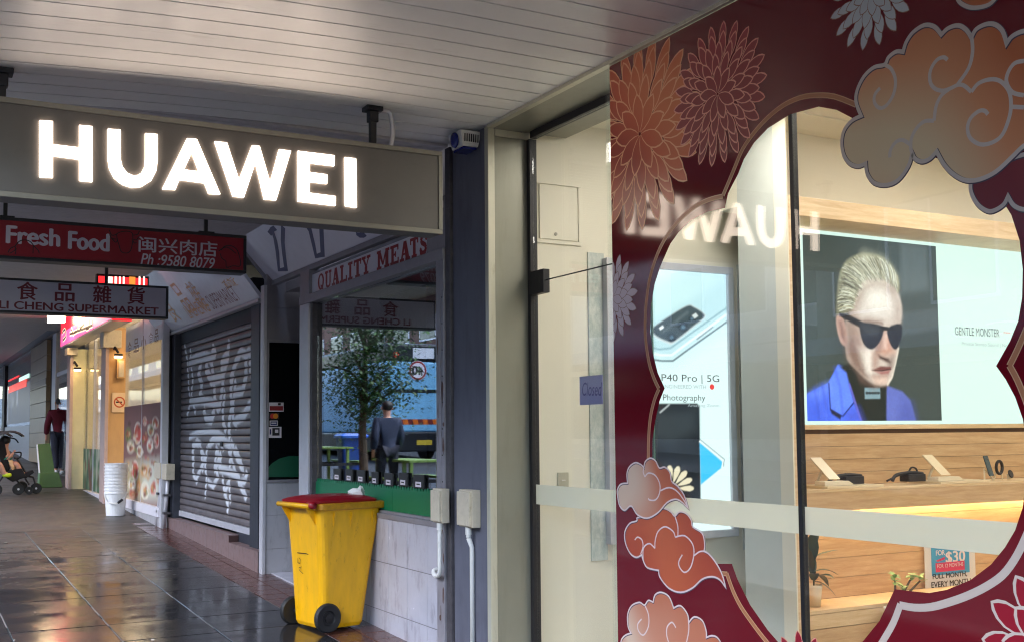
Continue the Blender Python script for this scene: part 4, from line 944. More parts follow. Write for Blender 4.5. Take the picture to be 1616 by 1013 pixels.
cloud('large gold swirl cloud over the top right of the cut-out', (1320, 20), sA, [(125, 518), (100, 450), (105, 390), (140, 320), (190, 275), (242, 262), (262, 225), (300, 197), (335, 198), (350, 150), (385, 100), (440, 65), (490, 72), (526, 112), (560, 80), (610, 66), (650, 88), (676, 127), (700, 85), (750, 60), (795, 62), (832, 95), (852, 156), (880, 120), (935, 95), (1010, 92), (1080, 140), (1110, 260), (1080, 400), (1100, 520), (1040, 600), (937, 668), (880, 722), (800, 795), (720, 834), (650, 840), (590, 812), (540, 762), (502, 695), (470, 730), (430, 746), (395, 732), (380, 705), (360, 770), (310, 838), (250, 863), (190, 852), (155, 805), (148, 755), (110, 769), (68, 755), (38, 712), (28, 650), (40, 590), (78, 542)],
 [[(242, 262), (275, 285), (295, 340), (285, 410), (250, 465), (215, 478), (190, 450), (192, 412), (218, 378)], [(676, 127), (680, 200), (660, 280), (605, 360)], [(555, 238), (535, 225), (500, 240), (470, 290), (468, 345), (490, 380), (530, 392), (570, 380), (610, 362), (640, 368), (674, 398)], [(674, 398), (710, 355), (770, 335), (820, 345), (860, 390), (872, 450), (865, 520), (830, 610), (780, 650), (720, 660), (670, 630), (655, 580), (670, 530), (710, 495), (740, 492), (757, 510)], [(570, 380), (525, 415), (498, 470), (488, 542)], [(488, 542), (440, 545), (400, 580), (375, 630), (372, 680), (380, 705)], [(267, 725), (270, 690), (295, 650), (330, 638), (368, 660)], [(937, 243), (890, 255), (858, 300), (850, 350), (880, 400), (937, 415)], [(872, 472), (937, 475)]], gold, K['silver'], .017, XV-.0022)
cloud('sliver of gold cloud at the top edge above the big cloud', (1212, 0), .25, [(1190, -20), (1215, 20), (1270, 48), (1330, 50), (1400, 30), (1450, -20), (1400, -80), (1250, -80)], [], gold, K['silver'], .016, XV-.0014)
sB = 200/647
cloud('rust coloured double cloud at the lower left of the cut-out', (960, 700), sB, [(150, 375), (146, 392), (110, 405), (85, 450), (90, 510), (115, 560), (145, 578), (172, 565), (178, 590), (200, 630), (258, 645), (265, 680), (310, 735), (370, 757), (430, 735), (480, 690), (530, 677), (570, 692), (600, 732), (582, 665), (550, 605), (515, 562), (490, 547), (493, 510), (480, 455), (432, 422), (425, 390), (400, 355), (365, 345), (340, 367), (320, 345), (285, 328), (250, 340), (200, 372)],
 [[(135, 490), (150, 475), (172, 490), (177, 525), (165, 562)], [(340, 367), (355, 420), (355, 470)], [(342, 475), (330, 445), (290, 422), (255, 445), (240, 490), (238, 532)], [(238, 532), (210, 508), (180, 530), (178, 590)], [(342, 475), (390, 468), (430, 510), (437, 565), (420, 630), (390, 655), (365, 630), (360, 600), (378, 565)], [(437, 570), (465, 550), (490, 547)]], rust, K['pinkline'], .0085, XV-.0014)
cloud('pale copper cloud left of the cut-out above the rust one', (960, 700), sB, [(50, 270), (48, 235), (65, 205), (100, 200), (97, 150), (110, 115), (140, 95), (170, 106), (183, 122), (190, 90), (215, 72), (242, 85), (262, 122), (290, 118), (316, 145), (325, 190), (355, 215), (388, 260), (410, 328), (372, 292), (340, 282), (300, 300), (255, 350), (200, 378), (150, 360), (118, 315), (85, 338), (60, 315)],
 [[(183, 122), (178, 142), (187, 167)], [(187, 167), (205, 148), (240, 160), (263, 205), (260, 255), (240, 285), (210, 285), (205, 275)], [(266, 238), (310, 222), (350, 240), (385, 285), (408, 325)]], copper, K['pinkline'], .0085, XV-.0022)
cloud('pale gold cloud at the bottom left corner of the film', (960, 700), sB, [(65, 1013), (85, 978), (117, 965), (102, 930), (100, 870), (120, 825), (160, 808), (186, 822), (205, 798), (230, 807), (240, 770), (270, 757), (310, 778), (335, 837), (370, 825), (405, 868), (411, 912), (440, 882), (480, 900), (500, 950), (502, 987), (530, 978), (560, 990), (590, 1040), (570, 1110), (300, 1140), (75, 1100)],
 [[(186, 822), (205, 870), (205, 930), (180, 975), (155, 955), (150, 920), (170, 893)], [(345, 937), (325, 910), (300, 935), (300, 985), (320, 1040)], [(411, 912), (410, 960), (395, 1030)]], copper, K['pinkline'], .0085, XV-.0014)

# ------------------------------------------------------------------ hanging signs
YS = 6.48
sg = thing('hanging_sign', 'big grey hanging lightbox with glowing white HUAWEI letters', 'sign', (-2, YS+.1, 2.87))
xe = P(698, 305, 'Y', YS).x; z0, z1 = 2.875, 3.415; XL = -3.55; DP = .19
part(MB().box(XL, xe, YS+.012, YS+DP, z0, z1), 'case', K['signback'], sg, bev=.004)
part(MB().box(XL+.03, xe-.028, YS+.004, YS+.0115, z0+.03, z1-.03), 'face', K['signface'], sg)
for bx in ((XL, xe, z1-.028, z1+.002), (XL, xe, z0-.002, z0+.028), (xe-.026, xe+.002, z0+.029, z1-.029), (XL, XL+.028, z0+.029, z1-.029)):
    part(MB().box(bx[0], bx[1], YS-.004, YS+.0118, bx[2], bx[3]), 'frame', K['signframe'], sg, bev=.002)
for k in range(9): part(MB().lathe([(.006, 0), (.006, .004)], (XL+.3+.33*k, YS+.1, z1), 8), 'screw', K['black'], sg)
def letter(polys, holes=()):
    x_ = YS-.010; S = lambda pts: [P(px, py, 'Y', YS) for px, py in pts]
    me = fill_mesh('letter', [S(p) for p in polys]+[S(h) for h in holes], 'Y', x_)
    bm = bmesh.new(); bm.from_mesh(me)
    r = bmesh.ops.extrude_face_region(bm, geom=bm.faces[:]); vs2 = [e for e in r['geom'] if isinstance(e, bmesh.types.BMVert)]
    for v in vs2: v.co.y = YS+.003
    bmesh.ops.recalc_face_normals(bm, faces=bm.faces); bm.to_mesh(me); bm.free()
    return link('letter', me, K['letter'], sg)
letter([[(62, 191), (83, 192.5), (83, 229), (125, 234), (125, 198.5), (145, 200.5), (145, 288), (125, 286), (125, 252.5), (83, 247), (83, 281.5), (62, 280)]])
letter([[(170, 204.5), (189.5, 206), (190, 253), (192.5, 264), (200, 274), (210, 278.2), (217, 277.5), (223, 274), (228, 264), (229, 253), (229, 211.5), (248, 213), (248, 254), (246, 270.5), (238, 286), (222.5, 295.5), (207.5, 297), (192.5, 292), (180, 282), (172.5, 268), (170, 253)]])
letter([[(256, 299), (295, 219.5), (310, 220.7), (347, 307.3), (329, 306.5), (322.5, 289.8), (282.5, 284.5), (276, 300.5)]], [[(302.3, 241.5), (289.8, 268.7), (313.5, 271.8)]])
letter([[(338.5, 224.5), (357.5, 226), (376.8, 285.5), (397.5, 230.7), (409, 231.7), (426, 290), (440, 237), (458.5, 239), (435, 316.8), (416.5, 315.2), (402.7, 256.5), (384.2, 312.5), (367.3, 310.7)]])
letter([[(469.5, 239.3), (527, 246.3), (526.5, 262.8), (488, 258.2), (488, 272.8), (515.5, 276.5), (515.3, 291), (487.7, 287.6), (487.4, 305.3), (529, 310.7), (528.6, 325.5), (469.7, 318.5)]])
letter([[(543.5, 249.3), (561, 251.3), (562.2, 328.5), (544.7, 326)]])
for px, py in ((588, 180), (4, 95)):
    p = P(px, py, 'Y', YS+.1); zc = CZ+droop(p.x)
    hb = part(MB().box(p.x-.02, p.x+.02, YS+.08, YS+.12, z1+.001, zc), 'hanger_rod', K['darksteel'], sg, bev=.003)
    part(MB().box(p.x-.055, p.x+.055, YS+.05, YS+.15, zc-.03, zc-.001), 'bracket', K['darksteel'], hb, bev=.004)
    part(MB().box(p.x-.03, p.x+.03, YS+.07, YS+.13, zc-.1, zc-.031), 'clamp', K['darksteel'], hb, bev=.004)
p = P(588, 180, 'Y', YS+.1)
part(MB().tube(cat_rom([(p.x+.03, YS+.1, CZ-.02), (p.x+.11, YS+.1, CZ-.015), (p.x+.13, YS+.1, CZ-.07), (p.x+.14, YS+.1, CZ-.16), (p.x+.12, YS+.1, z1)], 5), .015, 10), 'cable_conduit', K['alulight'], sg, smooth=True)

YB = 10.1
sr = thing('hanging_sign', 'red hanging butcher sign reading Fresh Food with cow head drawings', 'sign', (-1.7, YB+.08, 2.95))
q0, q1 = P(389, 372.5, 'Y', YB), P(389, 432, 'Y', YB); XL = P(-60, 360, 'Y', YB).x
part(MB().box(XL, q0.x, YB+.008, YB+.18, q1.z, q0.z), 'case', K['black'], sr, bev=.004)
part(MB().box(XL+.03, q0.x-.028, YB+.0005, YB+.0075, q1.z+.028, q0.z-.028), 'face', K['redsign'], sr)
for bx in ((XL, q0.x, q0.z-.026, q0.z), (XL, q0.x, q1.z, q1.z+.026), (q0.x-.026, q0.x, q1.z+.027, q0.z-.027)):
    part(MB().box(bx[0], bx[1], YB-.006, YB+.0078, bx[2], bx[3]), 'frame', K['black'], sr, bev=.002)
tY('lettering', 'Fresh', 10.5, 93.5, 356.5, 384, YB, K['whiteprint'], sr, heavy=.055, depth=0)
tY('lettering', 'Food', 108.5, 171.5, 365.5, 393, YB, K['whiteprint'], sr, heavy=.055, depth=0)
tY('lettering', '闽兴肉店', 219, 342.5, 373.5, 397.5, YB, K['whiteprint'], sr, heavy=.02, depth=0)
tY('lettering', 'Ph :9580 8079', 222, 339, 400, 417.5, YB, K['whiteprint'], sr, shear=.25, heavy=.015, depth=0)
def drawY(name, lines, y, w, m, par):
    b = MB()
    for l_ in lines: b.ribbon([p+Vector((0, -.0015, 0)) for p in cat_rom([P(px, py, 'Y', y) for px, py in l_], 4)], w, (0, -1, 0))
    return b.build(name, m, par, fix=False)
z4 = lambda pts: [(x*.25, 253+y*.25) for x, y in pts]
drawY('cow_head_drawing', [z4([(735, 468), (760, 455), (800, 450), (830, 458), (838, 480), (835, 530), (822, 575), (795, 588), (765, 578), (752, 540), (740, 500), (735, 468)]), z4([(735, 470), (705, 475), (690, 442)]), z4([(735, 500), (705, 495), (692, 470)]), z4([(838, 475), (868, 470), (880, 448)]), z4([(838, 500), (862, 505), (875, 485)]), z4([(705, 495), (730, 520), (742, 505)]), z4([(862, 520), (848, 525), (838, 505)])], YB, .008, K['blackline'], sr)
drawY('cow_head_drawing', [z4([(95, 545), (120, 515), (155, 505), (190, 515), (215, 545)]), z4([(95, 545), (65, 560), (50, 585)]), z4([(105, 560), (80, 580), (60, 590)]), z4([(215, 545), (240, 570), (248, 590)]), z4([(95, 545), (100, 575), (95, 595)]), z4([(210, 545), (208, 590)])], YB, .008, K['blackline'], sr)
drawY('cow_head_drawing', [z4([(1395, 570), (1420, 545), (1460, 542), (1500, 575), (1518, 665), (1470, 668), (1430, 678), (1425, 640), (1400, 620), (1390, 590)]), z4([(1380, 575), (1430, 550), (1490, 590)])], YB, .008, K['blackline'], sr)
for px in (325, 8):
    p = P(px, 356, 'Y', YB+.08)
    hb = part(MB().box(p.x-.016, p.x+.016, YB+.07, YB+.1, q0.z, 3.66), 'hanger_rod', K['black'], sr)
    part(MB().box(p.x-.07, p.x+.07, YB+.04, YB+.13, q0.z+.001, q0.z+.02), 'bracket', K['black'], hb)

YC = 13.8
sl_ = thing('hanging_sign', 'grey white hanging sign reading LI CHENG SUPERMARKET with maroon characters', 'sign', (-1.7, YC+.08, 2.9))
q0, q1 = P(266, 452.5, 'Y', YC), P(266, 503.5, 'Y', YC); XL = P(-60, 450, 'Y', YC).x
part(MB().box(XL, q0.x, YC+.008, YC+.2, q1.z, q0.z), 'case', K['black'], sl_, bev=.004)
part(MB().box(XL+.03, q0.x-.03, YC+.0005, YC+.0075, q1.z+.026, q0.z-.026), 'face', K['greysign'], sl_)
for bx in ((XL, q0.x, q0.z-.025, q0.z), (XL, q0.x, q1.z, q1.z+.025), (q0.x-.028, q0.x, q1.z+.026, q0.z-.026)):
    part(MB().box(bx[0], bx[1], YC-.006, YC+.0078, bx[2], bx[3]), 'frame', K['black'], sl_, bev=.002)
for ch, a_, b_ in (('食', 27, 59), ('品', 87, 117), ('雜', 147, 175), ('貨', 201, 228)):
    yy = (a_+b_)/2*.055
    tY('lettering', ch, a_, b_, 442.5+yy*.9, 471+yy*.75, YC, K['maroonl'], sl_, heavy=.025, depth=0)
tY('lettering', 'LI CHENG SUPERMARKET', -1, 250, 474.5, 486.8, YC, K['maroonl'], sl_, heavy=.045, depth=0)
for px in (168,):
    p = P(px, 440, 'Y', YC+.08)
    part(MB().box(p.x-.018, p.x+.018, YC+.07, YC+.1, q0.z, 3.72), 'hanger_rod', K['black'], sl_)

# ------------------------------------------------------------------ alarm box by the pillar
al = thing('alarm_box', 'white vented alarm box with a round blue lens under the soffit', 'alarm box', P(735, 200, 'X', -.12))
YA = 6.74
a0, a1 = P(727, 203, 'Y', YA), P(760, 233, 'Y', YA)
xa, xb_, za, zb_ = a0.x, a1.x, CZ-.014, a1.z
yb_ = P(707, 215, 'X', xa).y
part(MB().add([(xa, YA, za), (xb_, YA, za), (xb_-.02, YA+.01, zb_), (xa+.02, YA+.01, zb_), (xa, yb_, za), (xb_, yb_, za), (xb_-.02, yb_-.02, zb_), (xa+.02, yb_-.02, zb_)], [(0, 1, 2, 3), (5, 4, 7, 6), (1, 5, 6, 2), (4, 0, 3, 7), (4, 5, 1, 0), (3, 2, 6, 7)]), 'housing', K['white'], al, bev=.008)
for k in range(7):
    x = xa+.03+(xb_-xa-.055)*k/6.3
    part(MB().box(x, x+.006, YA-.002, YA+.012, zb_+.03, za-.025), 'vent_slot', K['darksteel'], al)
part(MB().box(xa+.03, xb_-.03, YA+.02, yb_-.03, zb_-.018, zb_-.001), 'blue_base', K['blue'], al)
part(MB().lathe([(.055, 0), (.052, .012), (.03, .02)], (xa+.006, (YA+yb_)/2, (za+zb_)/2), 18, (-1, 0, -.1)), 'blue_lens', K['blue'], al, smooth=True)

# ------------------------------------------------------------------ butcher shop
bu = thing('butcher_shop', 'old butcher shop front with tiled wall, dark window and QUALITY MEATS lettering', 'shop', (0, 9, .03))
y_r, y_l = 7.30, P(494, 600).y            # window opening
zsl0, zsl1 = .905, .965
part(MB().box(-.035, .25, 7.183, 7.262, gz(7)-.1, 3.66), 'corner_post', K['grimy'], bu, bev=.004)
part(MB().box(-.05, .1, 7.264, y_r+.09, gz(7)-.1, P(690, 414).z-.003), 'window_post', K['alu'], bu, bev=.003)
part(MB().box(-.056, -.0505, 7.31, 7.345, 1.0, 2.6), 'post_cover', K['alu'], bu, bev=.002)
for k in range(9): part(MB().lathe([(.006, 0), (.005, .003)], (-.0505, 7.285, 1.05+.19*k), 7, (-1, 0, 0)), 'rust_hole', K['darksteel'], bu)
b = MB(); rr_ = random.Random(21)
for k in range(26):                                                    # flaking paint and rust on the old post
    yy_, zz_ = rr_.uniform(7.272, 7.38), rr_.choice([rr_.uniform(.2, 2.7), rr_.uniform(1.4, 2.2)]); w_, h_ = rr_.uniform(.006, .022), rr_.uniform(.01, .09)
    b.poly([(-.0503-.00004*k, yy_+w_*math.cos(t)*rr_.uniform(.6, 1.1), zz_+h_*math.sin(t)*rr_.uniform(.6, 1.1)) for t in (0, .8, 1.7, 2.6, 3.5, 4.3, 5.3)])
o = b.build('rust_patches', mat('rust', (92, 66, 58), .8, var=.4, vs_=40), bu, fix=False); o['kind'] = 'stuff'
zb = P(600, 445).z-.005
part(MB().box(-.055, .1, 7.264, P(480, 470).y, P(486, 478).z-.02, P(486, 468).z), 'sign_beam', K['alu'], bu, bev=.004)
zc0, zc1 = P(486, 468).z+.001, P(494, 436).z+.01
part(MB().box(-.012, .02, P(679, 400).y, P(494.5, 450).y, zc0, zc1), 'sign_board', K['signwhite'], bu)
part(MB().box(-.03, .08, 7.264, P(679, 400).y-.002, zc0, zc1+.2), 'end_board', K['alu'], bu, bev=.003)
part(MB().box(-.045, .1, P(494.5, 450).y+.002, P(480, 460).y, zc0, zc1+.06), 'end_post', K['alu'], bu, bev=.003)
def slab_letter(ch):
    """slab-serif capitals as stroke boxes in a unit cell"""
    s = .27; f = .15; R_ = []
    def ser(x0, x1, top): R_.append([(x0, 1-f if top else 0), (x1, 1-f if top else 0), (x1, 1 if top else f), (x0, 1 if top else f)])
    def bar(x0, x1, y0, y1): R_.append([(x0, y0), (x1, y0), (x1, y1), (x0, y1)])
    if ch == 'L': bar(.15, .15+s, f, 1-f); ser(.02, .5, 1); ser(.02, .95, 0); bar(.8, .95, f, .34)
    if ch == 'I': bar(.34, .66, f, 1-f); ser(.14, .86, 1); ser(.14, .86, 0)
    if ch == 'T': bar(.36, .66, f, 1-f); ser(.05, .95, 1); ser(.22, .78, 0); bar(.05, .18, .68, 1-f); bar(.82, .95, .68, 1-f)
    if ch == 'E': bar(.14, .14+s, f, 1-f); ser(.02, .92, 1); ser(.02, .95, 0); bar(.79, .92, .7, 1-f); bar(.82, .95, f, .32); bar(.33, .62, .45, .56); bar(.55, .66, .36, .65)
    if ch == 'A': R_.append([(.14, f), (.3, f), (.58, 1), (.38, 1)]); R_.append([(.56, f), (.9, f), (.64, 1), (.38, 1)]); bar(.3, .66, .3, .4); ser(.02, .42, 0); ser(.54, .98, 0)
    if ch == 'M': bar(.08, .26, f, 1-f); bar(.68, .92, f, 1-f); ser(.0, .32, 1); ser(.68, 1, 1); ser(.0, .38, 0); ser(.6, 1, 0); R_.append([(.14, 1-f), (.34, 1-f), (.56, .2), (.44, .2)]); R_.append([(.66, 1-f), (.78, 1-f), (.54, .2), (.44, .2)])
    if ch == 'Y': R_.append([(.12, 1-f), (.34, 1-f), (.6, .42), (.42, .42)]); R_.append([(.7, 1-f), (.84, 1-f), (.58, .42), (.48, .42)]); bar(.36, .64, f, .44); ser(.0, .46, 1); ser(.58, 1, 1); ser(.24, .78, 0)
    if ch == 'U': bar(.1, .36, .28, 1-f); bar(.68, .86, .28, 1-f); ser(.0, .45, 1); ser(.56, .98, 1); R_.append([(.13, .28), (.17, .1), (.34, 0), (.62, 0), (.8, .1), (.84, .28), (.7, .28), (.64, .15), (.5, .11), (.38, .15), (.32, .28)])
    if ch == 'Q':
        o = [(.5+.46*math.cos(t/16*6.283), .5+.5*math.sin(t/16*6.283)) for t in range(16)]; i_ = [(.5+.25*math.cos(t/16*6.283), .5+.38*math.sin(t/16*6.283)) for t in range(16)]
        for t in range(16): R_.append([o[t], o[(t+1) % 16], i_[(t+1) % 16], i_[t]])
        R_.append([(.45, .28), (.6, .3), (.95, -.06), (.75, -.06)])
    if ch == 'S':
        c = [(.82, .72), (.78, .84), (.64, .92), (.45, .92), (.28, .84), (.24, .72), (.3, .6), (.5, .52), (.7, .44), (.78, .3), (.72, .15), (.55, .07), (.36, .08), (.22, .16), (.17, .3)]
        for t in range(len(c)-1):
            a, b_ = Vector((*c[t], 0)), Vector((*c[t+1], 0)); q = Vector((-(b_-a).y, (b_-a).x, 0)).normalized()*.12; e = (b_-a)*.12
            R_.append([tuple((a-e+q).xy), tuple((b_+e+q).xy), tuple((b_+e-q).xy), tuple((a-e-q).xy)])
        bar(.8, .9, .64, .98); bar(.1, .2, .02, .38)
    return R_
def slab_word(word, ranges, x_, z0, z1, m, par):
    for ch, (pa, pb) in zip(word, ranges):
        ya, yb2 = P(pa, 430).y, P(pb, 430).y; b = MB(); xx = x_
        for r in slab_letter(ch):
            xx -= .00006; b.poly([(xx, ya+(yb2-ya)*u, z0+(z1-z0)*v) for u, v in r])
        b.build('letter', m, par, fix=False)
zl0, zl1 = P(509, 461).z, P(505, 438).z
zl0 = zc0+.012; zl1 = zc1-.02
slab_word('QUALITY', [(503.5, 514), (515, 525.5), (526, 538), (538.5, 550.5), (550, 560), (560, 573), (573, 587)], -.0135, zl0, zl1, K['redletter'], bu)
slab_word('MEATS', [(597, 617), (618, 632.5), (633, 650), (649, 663.5), (664, 678)], -.0135, zl0, zl1, K['redletter'], bu)
zwt = P(486, 478).z-.022
part(MB().box(-.05, .1, y_l+.0, P(480, 600).y, gz(10.3)-.1, zwt), 'window_mullion', K['alulight'], bu, bev=.003)
part(MB().box(-.03, .08, y_l-.06, y_l-.002, zsl1, zwt), 'window_jamb', K['grimy'], bu)
part(MB().box(.02, .03, y_r+.091, y_l-.061, zsl1+.001, zwt), 'window_glass', K['glassdark'], bu)
part(MB().box(-.05, .06, 7.392, y_l-.0, zsl0, zsl1-.02), 'window_sill', K['alu'], bu, bev=.004)
part(MB().box(-.02, .06, 7.392, y_l-.0, zsl1-.019, zsl1), 'sill_top', K['alu'], bu)
zg = P(693, 775).z
sc_ = [(.0165, y_r+.092, zsl1+.001)]; yy = y_r+.092
part(MB().box(.010, .017, 8.36, y_l-.062, zsl1+.001, zg-.02), 'green_board', K['green'], bu)
part(MB().box(.010, .017, y_r+.092, 8.357, zsl1+.001, zg-.02), 'green_board', K['green'], bu)
b = MB(); y = y_r+.1
while y < y_l-.1:
    b.prism([(.012, y, zg-.021), (.012, y+.05, zg-.021), (.012, y+.04, zg+.006), (.012, y+.025, zg+.013), (.012, y+.01, zg+.006)], (.004, 0, 0)); y += .052
b.build('scalloped_edge', K['green'], bu)
# tiled stall riser
tw, th = .255, .29
pts_ = P(640, 895)
zz = zsl0-.003
tile_me = {}
row = 0
rows = [(zsl0-.002, P(702, 909).z), (P(702, 909).z-.003, P(703, 994).z), (P(703, 994).z-.003, P(703, 994).z-.31)]
ys_ = [7.392]+[P(px, 900).y for px in (682, 651, 621, 592, 566, 541, 518, 500)]
for (zt_, zb2) in rows:
    for i in range(len(ys_)-1):
        part(MB().box(-.042, .0, ys_[i]+.0028, ys_[i+1]-.0028, zb2+.002, zt_), 'wall_tile', K['tile'], bu, bev=.002)
part(MB().box(-.038, .1, 7.392, P(486, 600).y, -.3, zsl0-.001), 'tile_grout', K['grout_pale'], bu)
# interior of the butcher: a dim room
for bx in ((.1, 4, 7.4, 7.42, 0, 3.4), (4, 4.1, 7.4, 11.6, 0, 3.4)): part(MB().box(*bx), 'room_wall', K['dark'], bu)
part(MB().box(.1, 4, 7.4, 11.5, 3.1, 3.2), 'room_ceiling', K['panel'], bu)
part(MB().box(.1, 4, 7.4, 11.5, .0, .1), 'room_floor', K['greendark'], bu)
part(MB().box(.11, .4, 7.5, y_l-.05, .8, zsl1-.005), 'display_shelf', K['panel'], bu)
dr_ = thing('tunnel_shape', 'black curved tunnel shape inside the butcher window', 'object', (.3, 9.2, 1.0))  # dark curved shape of unknown kind set behind the glass
part(MB().tube([P(551, 733, 'X', .25)+Vector((0, 0, 0)), P(585, 745, 'X', .6)], .155, 22), 'roll', K['black'], dr_, smooth=True)
for i, (px, py, w_, lbl) in enumerate(((532.5, 748, 11, 'first small black packet from the mullion'), (551.5, 749.5, 11, 'second small black packet from the mullion'), (570, 751, 12, 'third black packet beside the dark tunnel shape'), (592, 753.5, 10, 'narrow black packet in the middle of the sill'), (614, 756, 13, 'black packet third from the window post'), (637, 756, 13.5, 'black packet second from the window post'), (661.5, 759, 16, 'widest black packet nearest the window post'))):
    c = P(px, py, 'X', .005); t = thing('price_packet', lbl, 'packet', c, 'small black price packets along the butcher window')
    hw = (P(px-w_/2, py).y-P(px+w_/2, py).y)/2; hh = .052
    part(MB().box(-.002, .012, c.y-hw, c.y+hw, c.z-hh, c.z+hh), 'packet', K['black'], t, bev=.003)
    part(MB().box(-.004, -.0022, c.y-hw*.55, c.y+hw*.55, c.z-hh*.8, c.z-hh*.05), 'price_tag', K['whiteprint'], t)
    part(MB().box(-.0052, -.0042, c.y-hw*.35, c.y+hw*.3, c.z-hh*.5, c.z-hh*.32), 'tag_print', K['blackline'], t)
# entry recess: return wall with card stickers
YRT = 11.57
W = lambda px, py: P(px, py, 'Y', YRT)
zr0, zr1 = W(450, 757).z, W(450, 539).z
part(MB().box(-.12, -.085, YRT-.02, YRT+.1, gz(11.5)-.1, W(412, 450).z), 'return_edge', K['alulight'], bu, bev=.003)
part(MB().box(-.084, 1.2, YRT, YRT+.1, gz(11.5)-.1, 3.65), 'return_wall', K['panel'], bu)
part(MB().box(-.083, 1.2, YRT-.008, YRT-.0005, zr1+.02, W(450, 487).z-.004), 'grey_panel', K['panel'], bu, bev=.002)
part(MB().box(-.083, 1.2, YRT-.008, YRT-.0005, W(450, 487).z+.004, 3.3), 'grey_panel', K['panel'], bu, bev=.002)
for bx in ((-.083, 1.2, zr1-.012, zr1+.018), (-.083, 1.2, zr0-.02, zr0+.008), (-.083, -.06, zr0+.009, zr1-.013)):
    part(MB().box(bx[0], bx[1], YRT-.025, YRT-.0005, bx[2], bx[3]), 'window_frame', K['alu'], bu)
part(MB().box(-.059, 1.2, YRT-.012, YRT-.006, zr0+.009, zr1-.013), 'dark_pane', mat('black_glass', (16, 18, 20), .06), bu)
gp_ = [(420, 752), (478, 752), (478, 722), (470, 719), (455, 719), (440, 723), (428, 731), (420, 740)]
part(MB().prism([Vector((p.x, YRT-.0128, p.z)) for p in (W(*q) for q in gp_)], (0, .0006, 0)), 'green_panel', K['greendark'], bu)
for zt_, zb2 in ((zr0-.021, W(430, 812).z), (W(430, 812).z-.003, W(430, 865).z), (W(430, 865).z-.003, gz(11.5)-.05)):
    for k in range(3): part(MB().box(-.083+.42*k, -.083+.42*k+.417, YRT-.010, YRT-.0005, zb2, zt_), 'wall_tile', K['tilegrey'], bu, bev=.002)
for px0, px1, py0, py1, m_, lbl in ((424, 447, 634.5, 649, 'whiteprint', 'dark red card sticker, topmost on the dark glass'), (424, 440, 651, 661, 'blackline', 'card sticker with two orange and red circles'), (425, 438, 663, 671, 'whiteprint', 'small blue and white card sticker'), (423, 443.5, 673, 690, 'whiteprint', 'white square card sticker with black emblem')):
    t = thing('card_sticker', lbl, 'sticker', W((px0+px1)/2, py1), 'payment card stickers on the butcher door glass')
    a, b_ = W(px0, py0), W(px1, py1)
    part(MB().box(a.x, b_.x, YRT-.0142, YRT-.0125, b_.z, a.z), 'sheet', K[m_], t)
    dx, dz = b_.x-a.x, a.z-b_.z
    R_ = lambda u0, u1, v0, v1, m, nm, k=0: part(MB().box(a.x+dx*u0, a.x+dx*u1, YRT-.0152-k*.0008, YRT-.0144-k*.0008, b_.z+dz*v0, b_.z+dz*v1), nm, m, t)
    if py0 == 634.5: R_(.05, .95, .12, .62, K['redletter'], 'red_band'); R_(.6, .8, .7, .95, K['blackline'], 'print_mark')
    elif py0 == 651:
        for u, c_ in ((.36, (196, 40, 30)), (.64, (226, 140, 30))):
            part(MB().lathe([(dz*.42, 0), (dz*.42, .0006)], (a.x+dx*u, YRT-.0146-u*.002, (a.z+b_.z)/2), 16, (0, -1, 0)), 'circle', mat('disc%d' % int(u*100), c_, .5), t)
    elif py0 == 663: R_(.1, .9, .15, .85, K['navyl'], 'blue_mark'); R_(.2, .8, .4, .6, K['whiteprint'], 'white_mark', 1)
    else: R_(.3, .85, .2, .9, K['blackline'], 'emblem'); R_(.5, .75, .45, .75, K['whiteprint'], 'emblem_mark', 1); R_(.1, .2, .3, .8, K['navyl'], 'print_mark')
# white tiles of the entry floor
for i in range(7):
    for j in range(6):
        y0_, x0_ = 10.5+.175*j, -.02+.175*i
        part(MB().prism([(x0_, y0_, gz(y0_)+.012), (x0_+.171, y0_, gz(y0_)+.012), (x0_+.171, y0_+.171, gz(y0_+.171)+.012), (x0_, y0_+.171, gz(y0_+.171)+.012)], (0, 0, -.02)), 'floor_tile', K['tile'], bu)
part(MB().box(1.2, 1.3, 10.3, 11.6, 0, 3.4), 'entry_door', K['dark'], bu)
# raking fascia with navy outline lettering
fa = thing('fascia_sign', 'white tilted butcher fascia sign with navy outline strokes', 'sign', (0, 10, 3.3))
A0, A1 = P(417, 449, 'X', -.02), P(640, 368, 'X', -.02); zfb = A0.z
TX, TZ = -.40, 3.64
p0 = Vector((-.02, 0, zfb)); nrm = Vector((-(TZ-zfb), 0, (TX+.02))).normalized()
if nrm.x > 0: nrm = -nrm
FP = (p0, nrm)
yA, yB = 7.3, 11.62
part(MB().prism([(-.02, yA, zfb), (TX, yA, TZ), (TX+.03, yA, TZ), (.03, yA, zfb)], (0, yB-yA, 0)), 'board', mat('fascia_acrylic', (222, 218, 232), .12, var=.05), fa)
part(MB().box(-.035, .03, yA, yB+.02, zfb-.05, zfb-.001), 'bottom_trim', K['alu'], fa, bev=.004)
part(MB().prism([(-.03, yB, zfb-.05), (TX-.02, yB, TZ), (TX+.04, yB, TZ), (.05, yB, zfb-.05)], (0, .03, 0)), 'end_trim', K['alu'], fa)
zz6 = lambda pts: [(380+x*.2104, 360+y*.2104) for x, y in pts]
b = MB()
for l_ in ([(215, 45), (240, 10), (260, 0)], [(232, 5), (260, 90), (275, 180), (287, 315), (340, 310), (325, 200), (315, 100), (318, -10)], [(500, 12), (520, 15), (545, 120), (565, 212), (615, 200), (610, 110), (605, -5)], [(865, 40), (885, 55), (910, 55), (930, 42)]):
    b.ribbon([P(x, y, FP)+nrm*.0015 for x, y in zz6(l_)], .055, nrm)
b.build('outline_lettering', K['navyl'], fa, fix=False)['kind'] = 'stuff'

